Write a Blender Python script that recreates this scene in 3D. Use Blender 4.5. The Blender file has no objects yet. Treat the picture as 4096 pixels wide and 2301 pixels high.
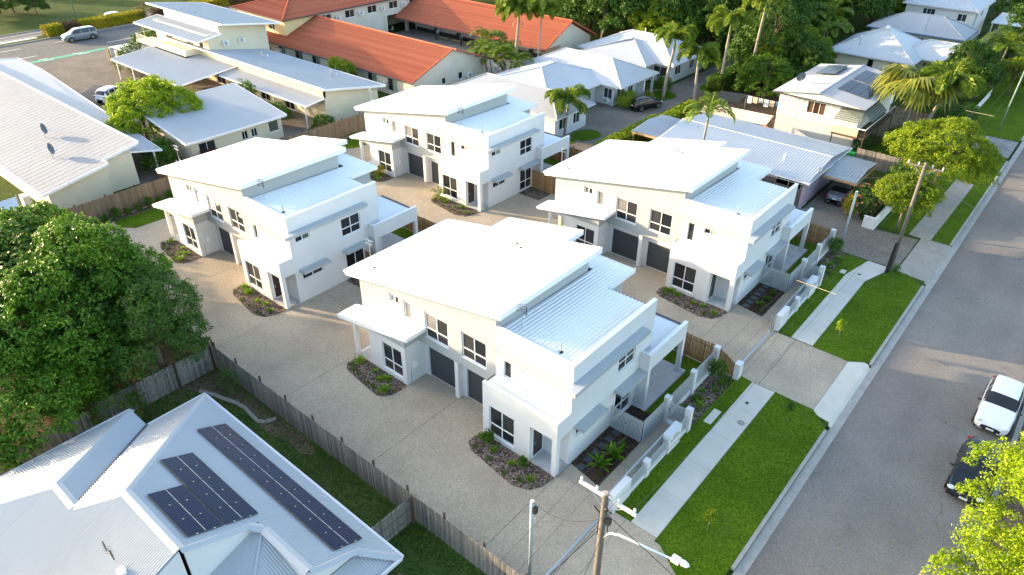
import bpy, math, random
import numpy as np
from mathutils import Vector, Matrix
sc = bpy.context.scene
col = sc.collection
R = math.radians
# ---------------------------------------------------------------- camera
cd = bpy.data.cameras.new('camera'); cam = bpy.data.objects.new('camera', cd); col.objects.link(cam)
yaw, pit, rol = -0.698487, 0.572974, 0.0080116
fw = Vector((math.sin(yaw)*math.cos(pit), math.cos(yaw)*math.cos(pit), -math.sin(pit)))
rt = Vector((math.cos(yaw), -math.sin(yaw), 0)); up = rt.cross(fw)
r2 = rt*math.cos(rol)+up*math.sin(rol); u2 = up*math.cos(rol)-rt*math.sin(rol)
cam.matrix_world = Matrix(((r2.x, u2.x, -fw.x, 0), (r2.y, u2.y, -fw.y, 0), (r2.z, u2.z, -fw.z, 28.6), (0, 0, 0, 1)))
cd.sensor_width = 36; cd.lens = 2857.06/4096*36; cd.clip_end = 2000; cd.clip_start = 0.1
sc.camera = cam
# ---------------------------------------------------------------- sky, sun, exposure
SUN_AZ, SUN_EL = 22.5, 10.8            # travel direction of the light from +X towards +Y; height of the sun
w = bpy.data.worlds.new('World'); sc.world = w; w.use_nodes = True
nt = w.node_tree; bg = nt.nodes['Background']
sk = nt.nodes.new('ShaderNodeTexSky'); sk.sky_type = 'NISHITA'; sk.sun_disc = False
sk.sun_elevation = R(SUN_EL); sk.sun_rotation = R(270-SUN_AZ); sk.air_density = 1.0; sk.dust_density = 1.8; sk.ozone_density = 0.9
nt.links.new(sk.outputs[0], bg.inputs[0]); bg.inputs[1].default_value = 0.15
sl = bpy.data.lights.new('sun', 'SUN'); so = bpy.data.objects.new('sun', sl); col.objects.link(so)
sl.energy = 2.7; sl.angle = R(0.55); sl.color = (1.0, 0.75, 0.46)
sd = Vector((math.cos(R(SUN_AZ))*math.cos(R(SUN_EL)), math.sin(R(SUN_AZ))*math.cos(R(SUN_EL)), -math.sin(R(SUN_EL))))
so.rotation_euler = sd.to_track_quat('-Z', 'Y').to_euler()
vs = sc.view_settings; vs.view_transform = 'Standard'; vs.look = 'None'; vs.gamma = 1.0; vs.exposure = 2.45
vs.use_curve_mapping = False
sc.cycles.max_bounces = 8; sc.cycles.transparent_max_bounces = 8

# ---------------------------------------------------------------- materials
MT = {}
def _mat(name):
    m = bpy.data.materials.new(name); m.use_nodes = True; MT[name] = m
    return m, m.node_tree, m.node_tree.nodes['Principled BSDF']
def _n(nt, t, **k):
    n = nt.nodes.new(t)
    for a, b in k.items(): setattr(n, a, b)
    return n
def _ramp(nt, fac, stops):
    r = _n(nt, 'ShaderNodeValToRGB'); e = r.color_ramp.elements
    while len(e) < len(stops): e.new(0.5)
    for i, (p, c) in enumerate(stops): e[i].position = p; e[i].color = (*c, 1)
    nt.links.new(fac, r.inputs[0]); return r
def _mix(nt, fac, a, b, mode='MIX'):
    m = _n(nt, 'ShaderNodeMix', data_type='RGBA', blend_type=mode)
    for sock, v in ((m.inputs[0], fac), (m.inputs[6], a), (m.inputs[7], b)):
        if isinstance(v, (int, float)): sock.default_value = v
        elif isinstance(v, tuple): sock.default_value = (*v, 1)
        else: nt.links.new(v, sock)
    return m.outputs[2]
def _pos(nt, scale=1.0, sx=(1, 1, 1), obj=False):
    if obj: o = _n(nt, 'ShaderNodeTexCoord').outputs['Object']
    else: o = _n(nt, 'ShaderNodeNewGeometry').outputs['Position']
    mp = _n(nt, 'ShaderNodeMapping'); nt.links.new(o, mp.inputs[0]); mp.inputs['Scale'].default_value = sx
    return mp.outputs[0]
def _noise(nt, vec, scale, detail=3.0, rough=0.55):
    n = _n(nt, 'ShaderNodeTexNoise'); n.inputs['Scale'].default_value = scale; n.inputs['Detail'].default_value = detail
    n.inputs['Roughness'].default_value = rough; nt.links.new(vec, n.inputs[0]); return n.outputs[0]
def _bump(nt, b, h, strength, dist):
    n = _n(nt, 'ShaderNodeBump'); n.inputs['Strength'].default_value = strength; n.inputs['Distance'].default_value = dist
    nt.links.new(h, n.inputs['Height']); nt.links.new(n.outputs[0], b.inputs['Normal'])
def paint(name, c, rough=0.55, var=0.06, scale=0.6, bump=0.0, bscale=30, metal=0.0, spec=0.5, dirt=None):
    m, nt, b = _mat(name); v = _pos(nt)
    n = _noise(nt, v, scale, 4)
    r = _ramp(nt, n, [(0.3, tuple(x*(1-var) for x in c)), (0.7, tuple(min(1, x*(1+var*0.6)) for x in c))])
    out = r.outputs[0]
    if dirt:
        n2 = _noise(nt, _pos(nt, sx=(1, 1, 0.25)), 1.3, 6, 0.7)
        rr = _ramp(nt, n2, [(0.52, (0, 0, 0)), (0.8, (1, 1, 1))])
        mm = _n(nt, 'ShaderNodeMath', operation='MULTIPLY'); mm.inputs[1].default_value = dirt[1]
        nt.links.new(rr.outputs[0], mm.inputs[0]); out = _mix(nt, mm.outputs[0], out, dirt[0])
    nt.links.new(out, b.inputs['Base Color'])
    b.inputs['Roughness'].default_value = rough; b.inputs['Metallic'].default_value = metal
    b.inputs['Specular IOR Level'].default_value = spec
    if bump: _bump(nt, b, _noise(nt, v, bscale, 3), bump, 0.01)
    return m
def speckle(name, stops, fine, big, bigc, rough=0.9, bump=0.3, mid=None):
    """ground: fine voronoi grains with a colour each, and large soft stains"""
    m, nt, b = _mat(name); v = _pos(nt)
    vo = _n(nt, 'ShaderNodeTexVoronoi'); vo.inputs['Scale'].default_value = fine; nt.links.new(v, vo.inputs[0])
    sp = _n(nt, 'ShaderNodeSeparateColor'); nt.links.new(vo.outputs['Color'], sp.inputs[0])
    r = _ramp(nt, sp.outputs[0], stops)
    n = _noise(nt, v, big, 5, 0.62)
    rb = _ramp(nt, n, [(0.32, bigc[0]), (0.68, bigc[1])])
    out = _mix(nt, 1.0, r.outputs[0], rb.outputs[0], 'MULTIPLY')
    if mid:
        n3 = _noise(nt, v, mid[0], 4, 0.7); r3 = _ramp(nt, n3, [(mid[1], (0, 0, 0)), (mid[2], (1, 1, 1))])
        out = _mix(nt, r3.outputs[0], out, mid[3])
    nt.links.new(out, b.inputs['Base Color']); b.inputs['Roughness'].default_value = rough
    b.inputs['Specular IOR Level'].default_value = 0.06
    if bump: _bump(nt, b, sp.outputs[1], bump, 0.01)
    return m
def leafmat(name, c0, c1, c2, trans=0.35, rough=0.5):
    m, nt, b = _mat(name)
    g = _n(nt, 'ShaderNodeNewGeometry')
    r = _ramp(nt, g.outputs['Random Per Island'], [(0.0, c0), (0.55, c1), (1.0, c2)])
    nz = _noise(nt, _pos(nt), 0.55, 2)
    rb = _ramp(nt, nz, [(0.35, (0.72, 0.78, 0.72)), (0.65, (1.15, 1.1, 1.0))])
    c = _mix(nt, 1.0, r.outputs[0], rb.outputs[0], 'MULTIPLY')
    nt.links.new(c, b.inputs['Base Color']); b.inputs['Roughness'].default_value = rough
    b.inputs['Specular IOR Level'].default_value = 0.16
    t = _n(nt, 'ShaderNodeBsdfTranslucent'); nt.links.new(c, t.inputs[0])
    mx = _n(nt, 'ShaderNodeMixShader'); mx.inputs[0].default_value = trans
    nt.links.new(b.outputs[0], mx.inputs[1]); nt.links.new(t.outputs[0], mx.inputs[2])
    nt.links.new(mx.outputs[0], nt.nodes['Material Output'].inputs[0])
    return m
def timber(name, c0, c1, rough=0.85):
    m, nt, b = _mat(name)
    oi = _n(nt, 'ShaderNodeObjectInfo'); gi = _n(nt, 'ShaderNodeNewGeometry')
    ad = _n(nt, 'ShaderNodeMath', operation='ADD'); nt.links.new(oi.outputs['Random'], ad.inputs[0]); nt.links.new(gi.outputs['Random Per Island'], ad.inputs[1])
    fr = _n(nt, 'ShaderNodeMath', operation='FRACT'); nt.links.new(ad.outputs[0], fr.inputs[0])
    r = _ramp(nt, fr.outputs[0], [(0.0, c0), (1.0, c1)])
    n = _noise(nt, _pos(nt, sx=(9, 9, 0.9)), 2.5, 4, 0.7)
    rb = _ramp(nt, n, [(0.3, (0.6, 0.6, 0.6)), (0.7, (1.15, 1.15, 1.15))])
    nt.links.new(_mix(nt, 1.0, r.outputs[0], rb.outputs[0], 'MULTIPLY'), b.inputs['Base Color'])
    b.inputs['Roughness'].default_value = rough; b.inputs['Specular IOR Level'].default_value = 0.2
    _bump(nt, b, n, 0.4, 0.01)
def glass(name, c=(0.012, 0.014, 0.018), rough=0.04, mesh=False, blind=False):
    m, nt, b = _mat(name)
    out = None
    oi = _n(nt, 'ShaderNodeObjectInfo')
    r = _ramp(nt, oi.outputs['Random'], [(0.0, tuple(x*0.55 for x in c)), (1.0, tuple(x*2.3 for x in c))]); out = r.outputs[0]
    if mesh:   # diamond security screen: fine crossed wires
        v = _pos(nt)
        ws = []
        for s in (1, -1):
            d = _n(nt, 'ShaderNodeVectorMath', operation='DOT_PRODUCT'); nt.links.new(v, d.inputs[0]); d.inputs[1].default_value = (0.75, 0.75, 0.66*s)
            f = _n(nt, 'ShaderNodeMath', operation='MULTIPLY'); nt.links.new(d.outputs['Value'], f.inputs[0]); f.inputs[1].default_value = 9.5
            f2 = _n(nt, 'ShaderNodeMath', operation='FRACT'); nt.links.new(f.outputs[0], f2.inputs[0])
            g = _n(nt, 'ShaderNodeMath', operation='GREATER_THAN'); nt.links.new(f2.outputs[0], g.inputs[0]); g.inputs[1].default_value = 0.8; ws.append(g.outputs[0])
        mx = _n(nt, 'ShaderNodeMath', operation='MAXIMUM'); nt.links.new(ws[0], mx.inputs[0]); nt.links.new(ws[1], mx.inputs[1])
        out = _mix(nt, mx.outputs[0], out, (0.07, 0.065, 0.06))
        b.inputs['Roughness'].default_value = 0.25
    else: b.inputs['Roughness'].default_value = rough
    if blind:
        v = _pos(nt); wv = _n(nt, 'ShaderNodeTexWave', wave_type='BANDS', bands_direction='Z'); wv.inputs['Scale'].default_value = 2.6; nt.links.new(v, wv.inputs[0])
        rr = _ramp(nt, wv.outputs[0], [(0.35, (0.10, 0.10, 0.10)), (0.65, (0.28, 0.26, 0.24))]); out = rr.outputs[0]
    nt.links.new(out, b.inputs['Base Color']); b.inputs['IOR'].default_value = 1.5

paint('white_render', (0.61, 0.62, 0.63), 0.7, 0.05, 0.5, 0.15, 60, dirt=((0.5, 0.49, 0.47), 0.22))
paint('white_roof', (0.74, 0.75, 0.765), 0.38, 0.03, 0.3, dirt=((0.62, 0.60, 0.57), 0.12))
paint('white_trim', (0.78, 0.79, 0.80), 0.4, 0.02)
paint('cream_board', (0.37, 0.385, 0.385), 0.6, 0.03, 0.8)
paint('awning_grey', (0.36, 0.39, 0.41), 0.4, 0.03)
paint('charcoal_door', (0.045, 0.05, 0.058), 0.45, 0.05)
paint('dark_door', (0.035, 0.025, 0.02), 0.4, 0.05)
paint('soffit', (0.6, 0.6, 0.58), 0.8)
paint('gutter', (0.55, 0.57, 0.6), 0.4)
paint('gutter_dark', (0.07, 0.075, 0.08), 0.5)
paint('zinc_roof', (0.38, 0.40, 0.42), 0.42, 0.05, 0.25, dirt=((0.42, 0.42, 0.42), 0.2))
paint('grey_roof', (0.38, 0.392, 0.415), 0.65, 0.06, 0.3, spec=0.25, dirt=((0.33, 0.33, 0.34), 0.35))
paint('pale_roof', (0.46, 0.475, 0.50), 0.4, 0.05, 0.3, dirt=((0.45, 0.45, 0.45), 0.25))
paint('mid_roof', (0.33, 0.345, 0.37), 0.4, 0.07, 0.3, dirt=((0.27, 0.27, 0.28), 0.35))
paint('cream_wall', (0.68, 0.62, 0.47), 0.75, 0.05, 0.5, 0.2, 40, dirt=((0.5, 0.44, 0.33), 0.15))
paint('yellow_wall', (0.70, 0.56, 0.30), 0.75, 0.05, 0.5)
paint('brick_wall', (0.62, 0.57, 0.48), 0.8, 0.06, 0.7, 0.3, 25, dirt=((0.42, 0.37, 0.3), 0.25))
paint('grey_wall', (0.60, 0.61, 0.58), 0.7, 0.04)
paint('purple_wall', (0.36, 0.30, 0.40), 0.8, 0.06)
paint('dark_band', (0.03, 0.032, 0.036), 0.7)
paint('dark_room', (0.02, 0.019, 0.018), 0.9)
paint('steel', (0.5, 0.52, 0.54), 0.35, 0.06, metal=0.8)
paint('galv', (0.34, 0.38, 0.40), 0.5, 0.1, 2.0, metal=0.3)
paint('dark_metal', (0.03, 0.032, 0.035), 0.45)
paint('black_plastic', (0.015, 0.015, 0.016), 0.5)
paint('white_plastic', (0.75, 0.75, 0.73), 0.4)
paint('slat_grey', (0.36, 0.39, 0.41), 0.45, 0.03)
paint('kerb_concrete', (0.33, 0.315, 0.29), 0.9, 0.14, 1.2, 0.3, 25, dirt=((0.2, 0.18, 0.16), 0.5))
paint('dish_grey', (0.07, 0.10, 0.13), 0.45)
paint('n2_roof', (0.27, 0.282, 0.305), 0.8, 0.07, 0.3, spec=0.12, dirt=((0.14, 0.14, 0.145), 0.4))
paint('concrete', (0.55, 0.515, 0.45), 0.85, 0.10, 0.7, 0.3, 25, dirt=((0.36, 0.34, 0.3), 0.3))
paint('old_concrete', (0.30, 0.275, 0.24), 0.9, 0.12, 1.2, 0.3, 25, dirt=((0.14, 0.13, 0.12), 0.6))
paint('joint', (0.07, 0.065, 0.06), 0.95)
paint('slate_paver', (0.06, 0.068, 0.08), 0.7, 0.15, 3)
paint('patio_tile', (0.44, 0.44, 0.44), 0.6, 0.14, 2.5, dirt=((0.3, 0.3, 0.3), 0.4))
paint('red_timber', (0.16, 0.045, 0.025), 0.7, 0.1)
paint('sail_cloth', (0.55, 0.58, 0.62), 0.8, 0.05); paint('tan_cloth', (0.52, 0.42, 0.31), 0.85, 0.06)
paint('blue_tarp', (0.05, 0.16, 0.33), 0.5, 0.1); paint('pool_blue', (0.03, 0.22, 0.42), 0.2)
paint('orange_plastic', (0.75, 0.15, 0.02), 0.4); paint('green_plastic', (0.02, 0.30, 0.06), 0.4); paint('yellow_plastic', (0.75, 0.5, 0.03), 0.4)
paint('terracotta', (0.35, 0.12, 0.06), 0.7); paint('blue_glaze', (0.02, 0.15, 0.2), 0.3); paint('awning_green', (0.13, 0.16, 0.15), 0.5)
paint('sign_red', (0.4, 0.02, 0.02), 0.5); paint('line_white', (0.7, 0.7, 0.68), 0.7, 0.1, 4); paint('green_lane', (0.05, 0.30, 0.19), 0.85, 0.15, 2)
paint('line_yellow', (0.62, 0.45, 0.16), 0.7, 0.1, 3)
paint('flower_pink', (0.7, 0.16, 0.12), 0.6); paint('bark', (0.16, 0.12, 0.085), 0.9, 0.3, 3, 0.6, 12); paint('palm_bark', (0.27, 0.23, 0.19), 0.9, 0.2, 3, 0.5, 9)
paint('crownshaft', (0.22, 0.28, 0.06), 0.5); paint('dead_frond', (0.30, 0.19, 0.09), 0.9, 0.2, 3)
paint('pole_wood', (0.13, 0.112, 0.095), 0.9, 0.25, 5, 0.6, 14); paint('white_wood', (0.62, 0.61, 0.58), 0.8, 0.2, 6)
paint('wire', (0.02, 0.02, 0.02), 0.6); paint('wire_grey', (0.16, 0.16, 0.16), 0.6); paint('grey_green', (0.17, 0.24, 0.21), 0.7, 0.2, 3)
for n, c in (('car_white', (0.72, 0.73, 0.75)), ('car_grey', (0.16, 0.19, 0.22)), ('car_black', (0.010, 0.011, 0.014)), ('car_silver', (0.40, 0.43, 0.47)), ('car_charcoal', (0.15, 0.155, 0.165)), ('car_red', (0.28, 0.015, 0.015))):
    m = paint(n, c, 0.25, 0.0); m.node_tree.nodes['Principled BSDF'].inputs['Coat Weight'].default_value = 0.12 if n == 'car_black' else 0.6
paint('tyre', (0.012, 0.012, 0.012), 0.9); paint('rim', (0.3, 0.3, 0.31), 0.35, metal=0.7); paint('tail_red', (0.35, 0.008, 0.008), 0.25); paint('lamp_clear', (0.6, 0.62, 0.65), 0.15)
glass('glass'); glass('screen', mesh=True); glass('blind', blind=True); glass('car_glass', (0.008, 0.009, 0.010)); glass('frost', (0.16, 0.20, 0.15), 0.3); glass('brown_glass', (0.06, 0.035, 0.02), 0.1)
speckle('aggregate', [(0.0, (0.26, 0.21, 0.155)), (0.3, (0.365, 0.31, 0.24)), (0.7, (0.43, 0.37, 0.295)), (1.0, (0.51, 0.45, 0.37))], 34, 0.22, ((0.80, 0.79, 0.78), (1.1, 1.08, 1.04)), 0.9, 0.4, mid=(0.9, 0.62, 0.95, (0.20, 0.17, 0.14)))
speckle('brown_aggregate', [(0.0, (0.14, 0.122, 0.105)), (1.0, (0.26, 0.232, 0.205))], 14, 0.22, ((0.7, 0.7, 0.7), (1.1, 1.08, 1.02)), 0.9, 0.4, mid=(0.5, 0.6, 0.85, (0.07, 0.062, 0.055)))
def asphalt():
    m = speckle('asphalt', [(0.0, (0.175, 0.156, 0.14)), (1.0, (0.27, 0.244, 0.222))], 26, 0.14, ((0.80, 0.80, 0.81), (1.08, 1.07, 1.05)), 0.9, 0.4, mid=(0.33, 0.64, 0.80, (0.12, 0.112, 0.106)))
    nt = m.node_tree; b = nt.nodes['Principled BSDF']; src = b.inputs['Base Color'].links[0].from_socket; v = _pos(nt)
    ds = _n(nt, 'ShaderNodeVectorMath', operation='ADD'); nz = _n(nt, 'ShaderNodeTexNoise'); nz.inputs['Scale'].default_value = 1.3; nz.inputs['Detail'].default_value = 4; nt.links.new(v, nz.inputs[0]); nt.links.new(v, ds.inputs[0]); nt.links.new(nz.outputs[1], ds.inputs[1])
    vo = _n(nt, 'ShaderNodeTexVoronoi', feature='DISTANCE_TO_EDGE'); vo.inputs['Scale'].default_value = 0.17; nt.links.new(ds.outputs[0], vo.inputs[0])
    r = _ramp(nt, vo.outputs[0], [(0.0, (1, 1, 1)), (0.006, (0, 0, 0))]); gate = _ramp(nt, _noise(nt, v, 0.12, 2), [(0.52, (0, 0, 0)), (0.6, (0.55, 0.55, 0.55))])
    fac = _mix(nt, 1.0, r.outputs[0], gate.outputs[0], 'MULTIPLY'); out = _mix(nt, fac, src, (0.05, 0.047, 0.045))
    sx = _n(nt, 'ShaderNodeSeparateXYZ'); nt.links.new(v, sx.inputs[0])
    tr = _n(nt, 'ShaderNodeMapRange'); tr.inputs[1].default_value = -4.9; tr.inputs[2].default_value = 2.8; nt.links.new(sx.outputs[0], tr.inputs[0])
    wr = _ramp(nt, tr.outputs[0], [(0.0, (0.86, 0.85, 0.84)), (0.08, (1.0, 1.0, 1.0)), (0.24, (1.05, 1.04, 1.03)), (0.36, (0.97, 0.97, 0.97)), (0.5, (1.03, 1.03, 1.02)), (0.66, (0.97, 0.97, 0.97)), (0.8, (1.04, 1.03, 1.02)), (1.0, (0.84, 0.83, 0.82))])
    nt.links.new(_mix(nt, 1.0, out, wr.outputs[0], 'MULTIPLY'), b.inputs['Base Color'])
asphalt()
speckle('main_asphalt', [(0.0, (0.13, 0.125, 0.12)), (1.0, (0.2, 0.19, 0.18))], 9, 0.12, ((0.85, 0.85, 0.85), (1.1, 1.08, 1.05)), 0.9, 0.3)
speckle('lawn', [(0.0, (0.034, 0.075, 0.003)), (0.5, (0.062, 0.118, 0.006)), (1.0, (0.105, 0.165, 0.012))], 16, 0.45, ((0.74, 0.80, 0.74), (1.25, 1.14, 1.05)), 0.95, 1.0, mid=(0.55, 0.56, 0.85, (0.085, 0.12, 0.02)))
speckle('old_lawn', [(0.0, (0.028, 0.05, 0.012)), (1.0, (0.08, 0.115, 0.03))], 10, 0.3, ((0.7, 0.75, 0.7), (1.15, 1.1, 1.0)), 0.95, 0.9, mid=(0.35, 0.58, 0.78, (0.10, 0.08, 0.05)))
speckle('earth', [(0.0, (0.09, 0.066, 0.044)), (1.0, (0.20, 0.15, 0.105))], 9, 0.4, ((0.7, 0.7, 0.7), (1.15, 1.1, 1.0)), 0.95, 0.7, mid=(0.7, 0.55, 0.7, (0.05, 0.07, 0.02)))
speckle('mulch', [(0.0, (0.05, 0.034, 0.026)), (0.5, (0.13, 0.098, 0.08)), (1.0, (0.34, 0.28, 0.24))], 13, 1.0, ((0.75, 0.74, 0.72), (1.1, 1.05, 1.0)), 0.95, 1.0)
speckle('dark_mulch', [(0.0, (0.022, 0.016, 0.012)), (1.0, (0.11, 0.075, 0.055))], 15, 1.0, ((0.75, 0.74, 0.72), (1.1, 1.05, 1.0)), 0.95, 1.0)
speckle('paver', [(0.0, (0.22, 0.21, 0.20)), (1.0, (0.34, 0.33, 0.315))], 4, 0.5, ((0.8, 0.8, 0.8), (1.1, 1.1, 1.1)), 0.9, 0.3)
timber('paling_grey', (0.13, 0.125, 0.115), (0.30, 0.28, 0.25)); timber('paling_brown', (0.16, 0.12, 0.085), (0.27, 0.205, 0.145)); timber('paling_new', (0.30, 0.17, 0.07), (0.44, 0.27, 0.12)); timber('dark_timber', (0.05, 0.035, 0.025), (0.12, 0.08, 0.05)); timber('pine', (0.42, 0.26, 0.12), (0.55, 0.36, 0.19))
timber('roof_tile', (0.42, 0.105, 0.052), (0.54, 0.16, 0.08), 0.75)
leafmat('leaf_mango', (0.036, 0.105, 0.008), (0.080, 0.19, 0.014), (0.18, 0.30, 0.03), 0.32, 0.42)
leafmat('leaf_lime', (0.15, 0.235, 0.008), (0.25, 0.37, 0.012), (0.37, 0.47, 0.03), 0.4)
leafmat('leaf_mid', (0.04, 0.10, 0.010), (0.075, 0.16, 0.016), (0.14, 0.24, 0.025), 0.35)
leafmat('leaf_street', (0.10, 0.17, 0.008), (0.19, 0.275, 0.012), (0.30, 0.36, 0.02), 0.4)
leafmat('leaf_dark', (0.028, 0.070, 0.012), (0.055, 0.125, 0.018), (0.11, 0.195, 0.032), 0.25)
leafmat('leaf_palm', (0.06, 0.12, 0.015), (0.13, 0.21, 0.02), (0.26, 0.30, 0.035), 0.35)
leafmat('leaf_fan', (0.12, 0.155, 0.03), (0.20, 0.24, 0.04), (0.32, 0.31, 0.07), 0.35)
leafmat('leaf_fern', (0.09, 0.20, 0.01), (0.16, 0.32, 0.015), (0.26, 0.42, 0.03), 0.4)
leafmat('leaf_yellow', (0.22, 0.21, 0.008), (0.36, 0.32, 0.01), (0.5, 0.42, 0.02), 0.35)
leafmat('leaf_brown', (0.05, 0.032, 0.02), (0.09, 0.055, 0.03), (0.15, 0.10, 0.05), 0.2)
leafmat('leaf_red', (0.06, 0.015, 0.02), (0.12, 0.025, 0.03), (0.20, 0.06, 0.04), 0.3)
def pv():
    m, nt, b = _mat('solar_cell'); v = _pos(nt, obj=True)
    sx = _n(nt, 'ShaderNodeSeparateXYZ'); nt.links.new(v, sx.inputs[0]); ws = []
    for k, per, wd in ((0, 0.1667, 0.07), (1, 0.0833, 0.10)):
        f = _n(nt, 'ShaderNodeMath', operation='DIVIDE'); nt.links.new(sx.outputs[k], f.inputs[0]); f.inputs[1].default_value = per
        f2 = _n(nt, 'ShaderNodeMath', operation='FRACT'); nt.links.new(f.outputs[0], f2.inputs[0])
        g = _n(nt, 'ShaderNodeMath', operation='LESS_THAN'); nt.links.new(f2.outputs[0], g.inputs[0]); g.inputs[1].default_value = wd; ws.append(g.outputs[0])
    mx = _n(nt, 'ShaderNodeMath', operation='MAXIMUM'); nt.links.new(ws[0], mx.inputs[0]); nt.links.new(ws[1], mx.inputs[1])
    nt.links.new(_mix(nt, mx.outputs[0], (0.003, 0.005, 0.028), (0.05, 0.065, 0.125)), b.inputs['Base Color'])
    b.inputs['Roughness'].default_value = 0.15; b.inputs['Specular IOR Level'].default_value = 0.12
pv()
# ---------------------------------------------------------------- mesh helpers
class M:
    def __init__(s): s.v = []; s.f = []
    def add(s, vs, fs):
        o = len(s.v); s.v += [tuple(p) for p in vs]; s.f += [tuple(o+i for i in f) for f in fs]; return s
    def box(s, x0, x1, y0, y1, z0, z1):
        return s.add([(x0, y0, z0), (x1, y0, z0), (x1, y1, z0), (x0, y1, z0), (x0, y0, z1), (x1, y0, z1), (x1, y1, z1), (x0, y1, z1)],
                     [(3, 2, 1, 0), (4, 5, 6, 7), (0, 1, 5, 4), (1, 2, 6, 5), (2, 3, 7, 6), (3, 0, 4, 7)])
    def ext(s, pts, vec):
        """closed prism: polygon pts swept along vec"""
        n = len(pts); P = [Vector(p) for p in pts]; V = Vector(vec)
        nn = Vector((0, 0, 0))
        for i in range(n): nn += P[i].cross(P[(i+1) % n])
        if nn.dot(V) > 0: P.reverse()
        return s.add(P+[p+V for p in P], [tuple(range(n)), tuple(range(2*n-1, n-1, -1))]+[(i, i+n, (i+1) % n+n, (i+1) % n) for i in range(n)])
    def pri(s, poly, z0, z1): return s.ext([(x, y, z0) for x, y in poly], (0, 0, z1-z0))
    def tube(s, pts, r0, r1=None, n=8, cap=True):
        r1 = r0 if r1 is None else r1; P = [Vector(p) for p in pts]; k = len(P); o = len(s.v)
        for i, p in enumerate(P):
            d = (P[min(i+1, k-1)]-P[max(i-1, 0)]).normalized()
            a = d.cross(Vector((0, 0, 1)) if abs(d.z) < 0.95 else Vector((1, 0, 0))).normalized(); b = d.cross(a)
            r = r0+(r1-r0)*i/max(k-1, 1)
            for j in range(n):
                t = 2*math.pi*j/n; s.v.append(tuple(p+a*r*math.cos(t)+b*r*math.sin(t)))
        for i in range(k-1):
            for j in range(n):
                s.f.append((o+i*n+j, o+i*n+(j+1) % n, o+(i+1)*n+(j+1) % n, o+(i+1)*n+j))
        if cap: s.f.append(tuple(o+j for j in range(n-1, -1, -1))); s.f.append(tuple(o+(k-1)*n+j for j in range(n)))
        return s
    def disc(s, c, ax, r, t, n=16):
        c = Vector(c); a = Vector(ax).normalized(); return s.tube([c-a*t/2, c+a*t/2], r, r, n)
    def ball(s, c, rx, ry, rz, n=8, m=6):
        o = len(s.v)
        for i in range(m+1):
            th = math.pi*i/m
            for j in range(n):
                ph = 2*math.pi*j/n; s.v.append((c[0]+rx*math.sin(th)*math.cos(ph), c[1]+ry*math.sin(th)*math.sin(ph), c[2]+rz*math.cos(th)))
        for i in range(m):
            for j in range(n): s.f.append((o+i*n+j, o+(i+1)*n+j, o+(i+1)*n+(j+1) % n, o+i*n+(j+1) % n))
        return s
    def wall(s, ax, c0, c1, u0, u1, z0, z1, holes=()):
        """wall slab between c0 and c1 on axis ax ('x' or 'y'), with real openings (ua, ub, za, zb)"""
        us = sorted({u0, u1, *[min(max(h[k], u0), u1) for h in holes for k in (0, 1)]}); zs = sorted({z0, z1, *[min(max(h[k], z0), z1) for h in holes for k in (2, 3)]})
        for a, b in zip(us, us[1:]):
            run = None
            cells = []
            for c, d in zip(zs, zs[1:]):
                um, zm = (a+b)/2, (c+d)/2
                if any(h[0] < um < h[1] and h[2] < zm < h[3] for h in holes): run = None; continue
                if run: run[1] = d
                else: run = [c, d]; cells.append(run)
            for c, d in cells:
                if ax == 'y': s.box(a, b, c0, c1, c, d)
                else: s.box(c0, c1, a, b, c, d)
        return s
    def mesh(s, name, mat=None, smooth=False):
        me = bpy.data.meshes.new(name); me.from_pydata(s.v, [], s.f); me.update()
        if mat: me.materials.append(MT[mat])
        if smooth: me.polygons.foreach_set('use_smooth', [True]*len(me.polygons))
        return me
    def obj(s, name, mat, parent=None, loc=(0, 0, 0), rz=0, smooth=False):
        return link(name, s.mesh(name, mat, smooth), parent, loc, rz)
def link(name, me, parent=None, loc=(0, 0, 0), rz=0, rot=None, scale=None):
    o = bpy.data.objects.new(name, me); col.objects.link(o); o.location = loc
    o.rotation_euler = rot if rot is not None else (0, 0, rz)
    if scale is not None: o.scale = scale if hasattr(scale, '__len__') else (scale,)*3
    if parent is not None: o.parent = parent
    return o
def tag(o, label, cat, group=None):
    o['label'] = label; o['category'] = cat
    if group: o['group'] = group
    return o
def thing(name, label, cat, loc=(0, 0, 0), rz=0, group=None):
    return tag(link(name, None, None, loc, rz), label, cat, group)
def struct(o): o['kind'] = 'structure'; return o
def stuff(o): o['kind'] = 'stuff'; return o
def copytree(o, parent=None):
    c = o.copy(); col.objects.link(c); c.parent = parent
    for ch in list(KIDS.get(o.name, ())): copytree(ch, c)
    return c
KIDS = {}
def index_kids():
    KIDS.clear()
    for o in bpy.data.objects:
        if o.parent: KIDS.setdefault(o.parent.name, []).append(o)
def npmesh(name, V, nquad, mat):
    me = bpy.data.meshes.new(name); nv = len(V)
    me.vertices.add(nv); me.vertices.foreach_set('co', V.astype(np.float32).ravel())
    me.loops.add(nv); me.loops.foreach_set('vertex_index', np.arange(nv, dtype=np.int32))
    me.polygons.add(nquad); me.polygons.foreach_set('loop_start', np.arange(nquad, dtype=np.int32)*4)
    me.polygons.foreach_set('loop_total', np.full(nquad, 4, dtype=np.int32)); me.update(calc_edges=True)
    me.materials.append(MT[mat]); return me
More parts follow.
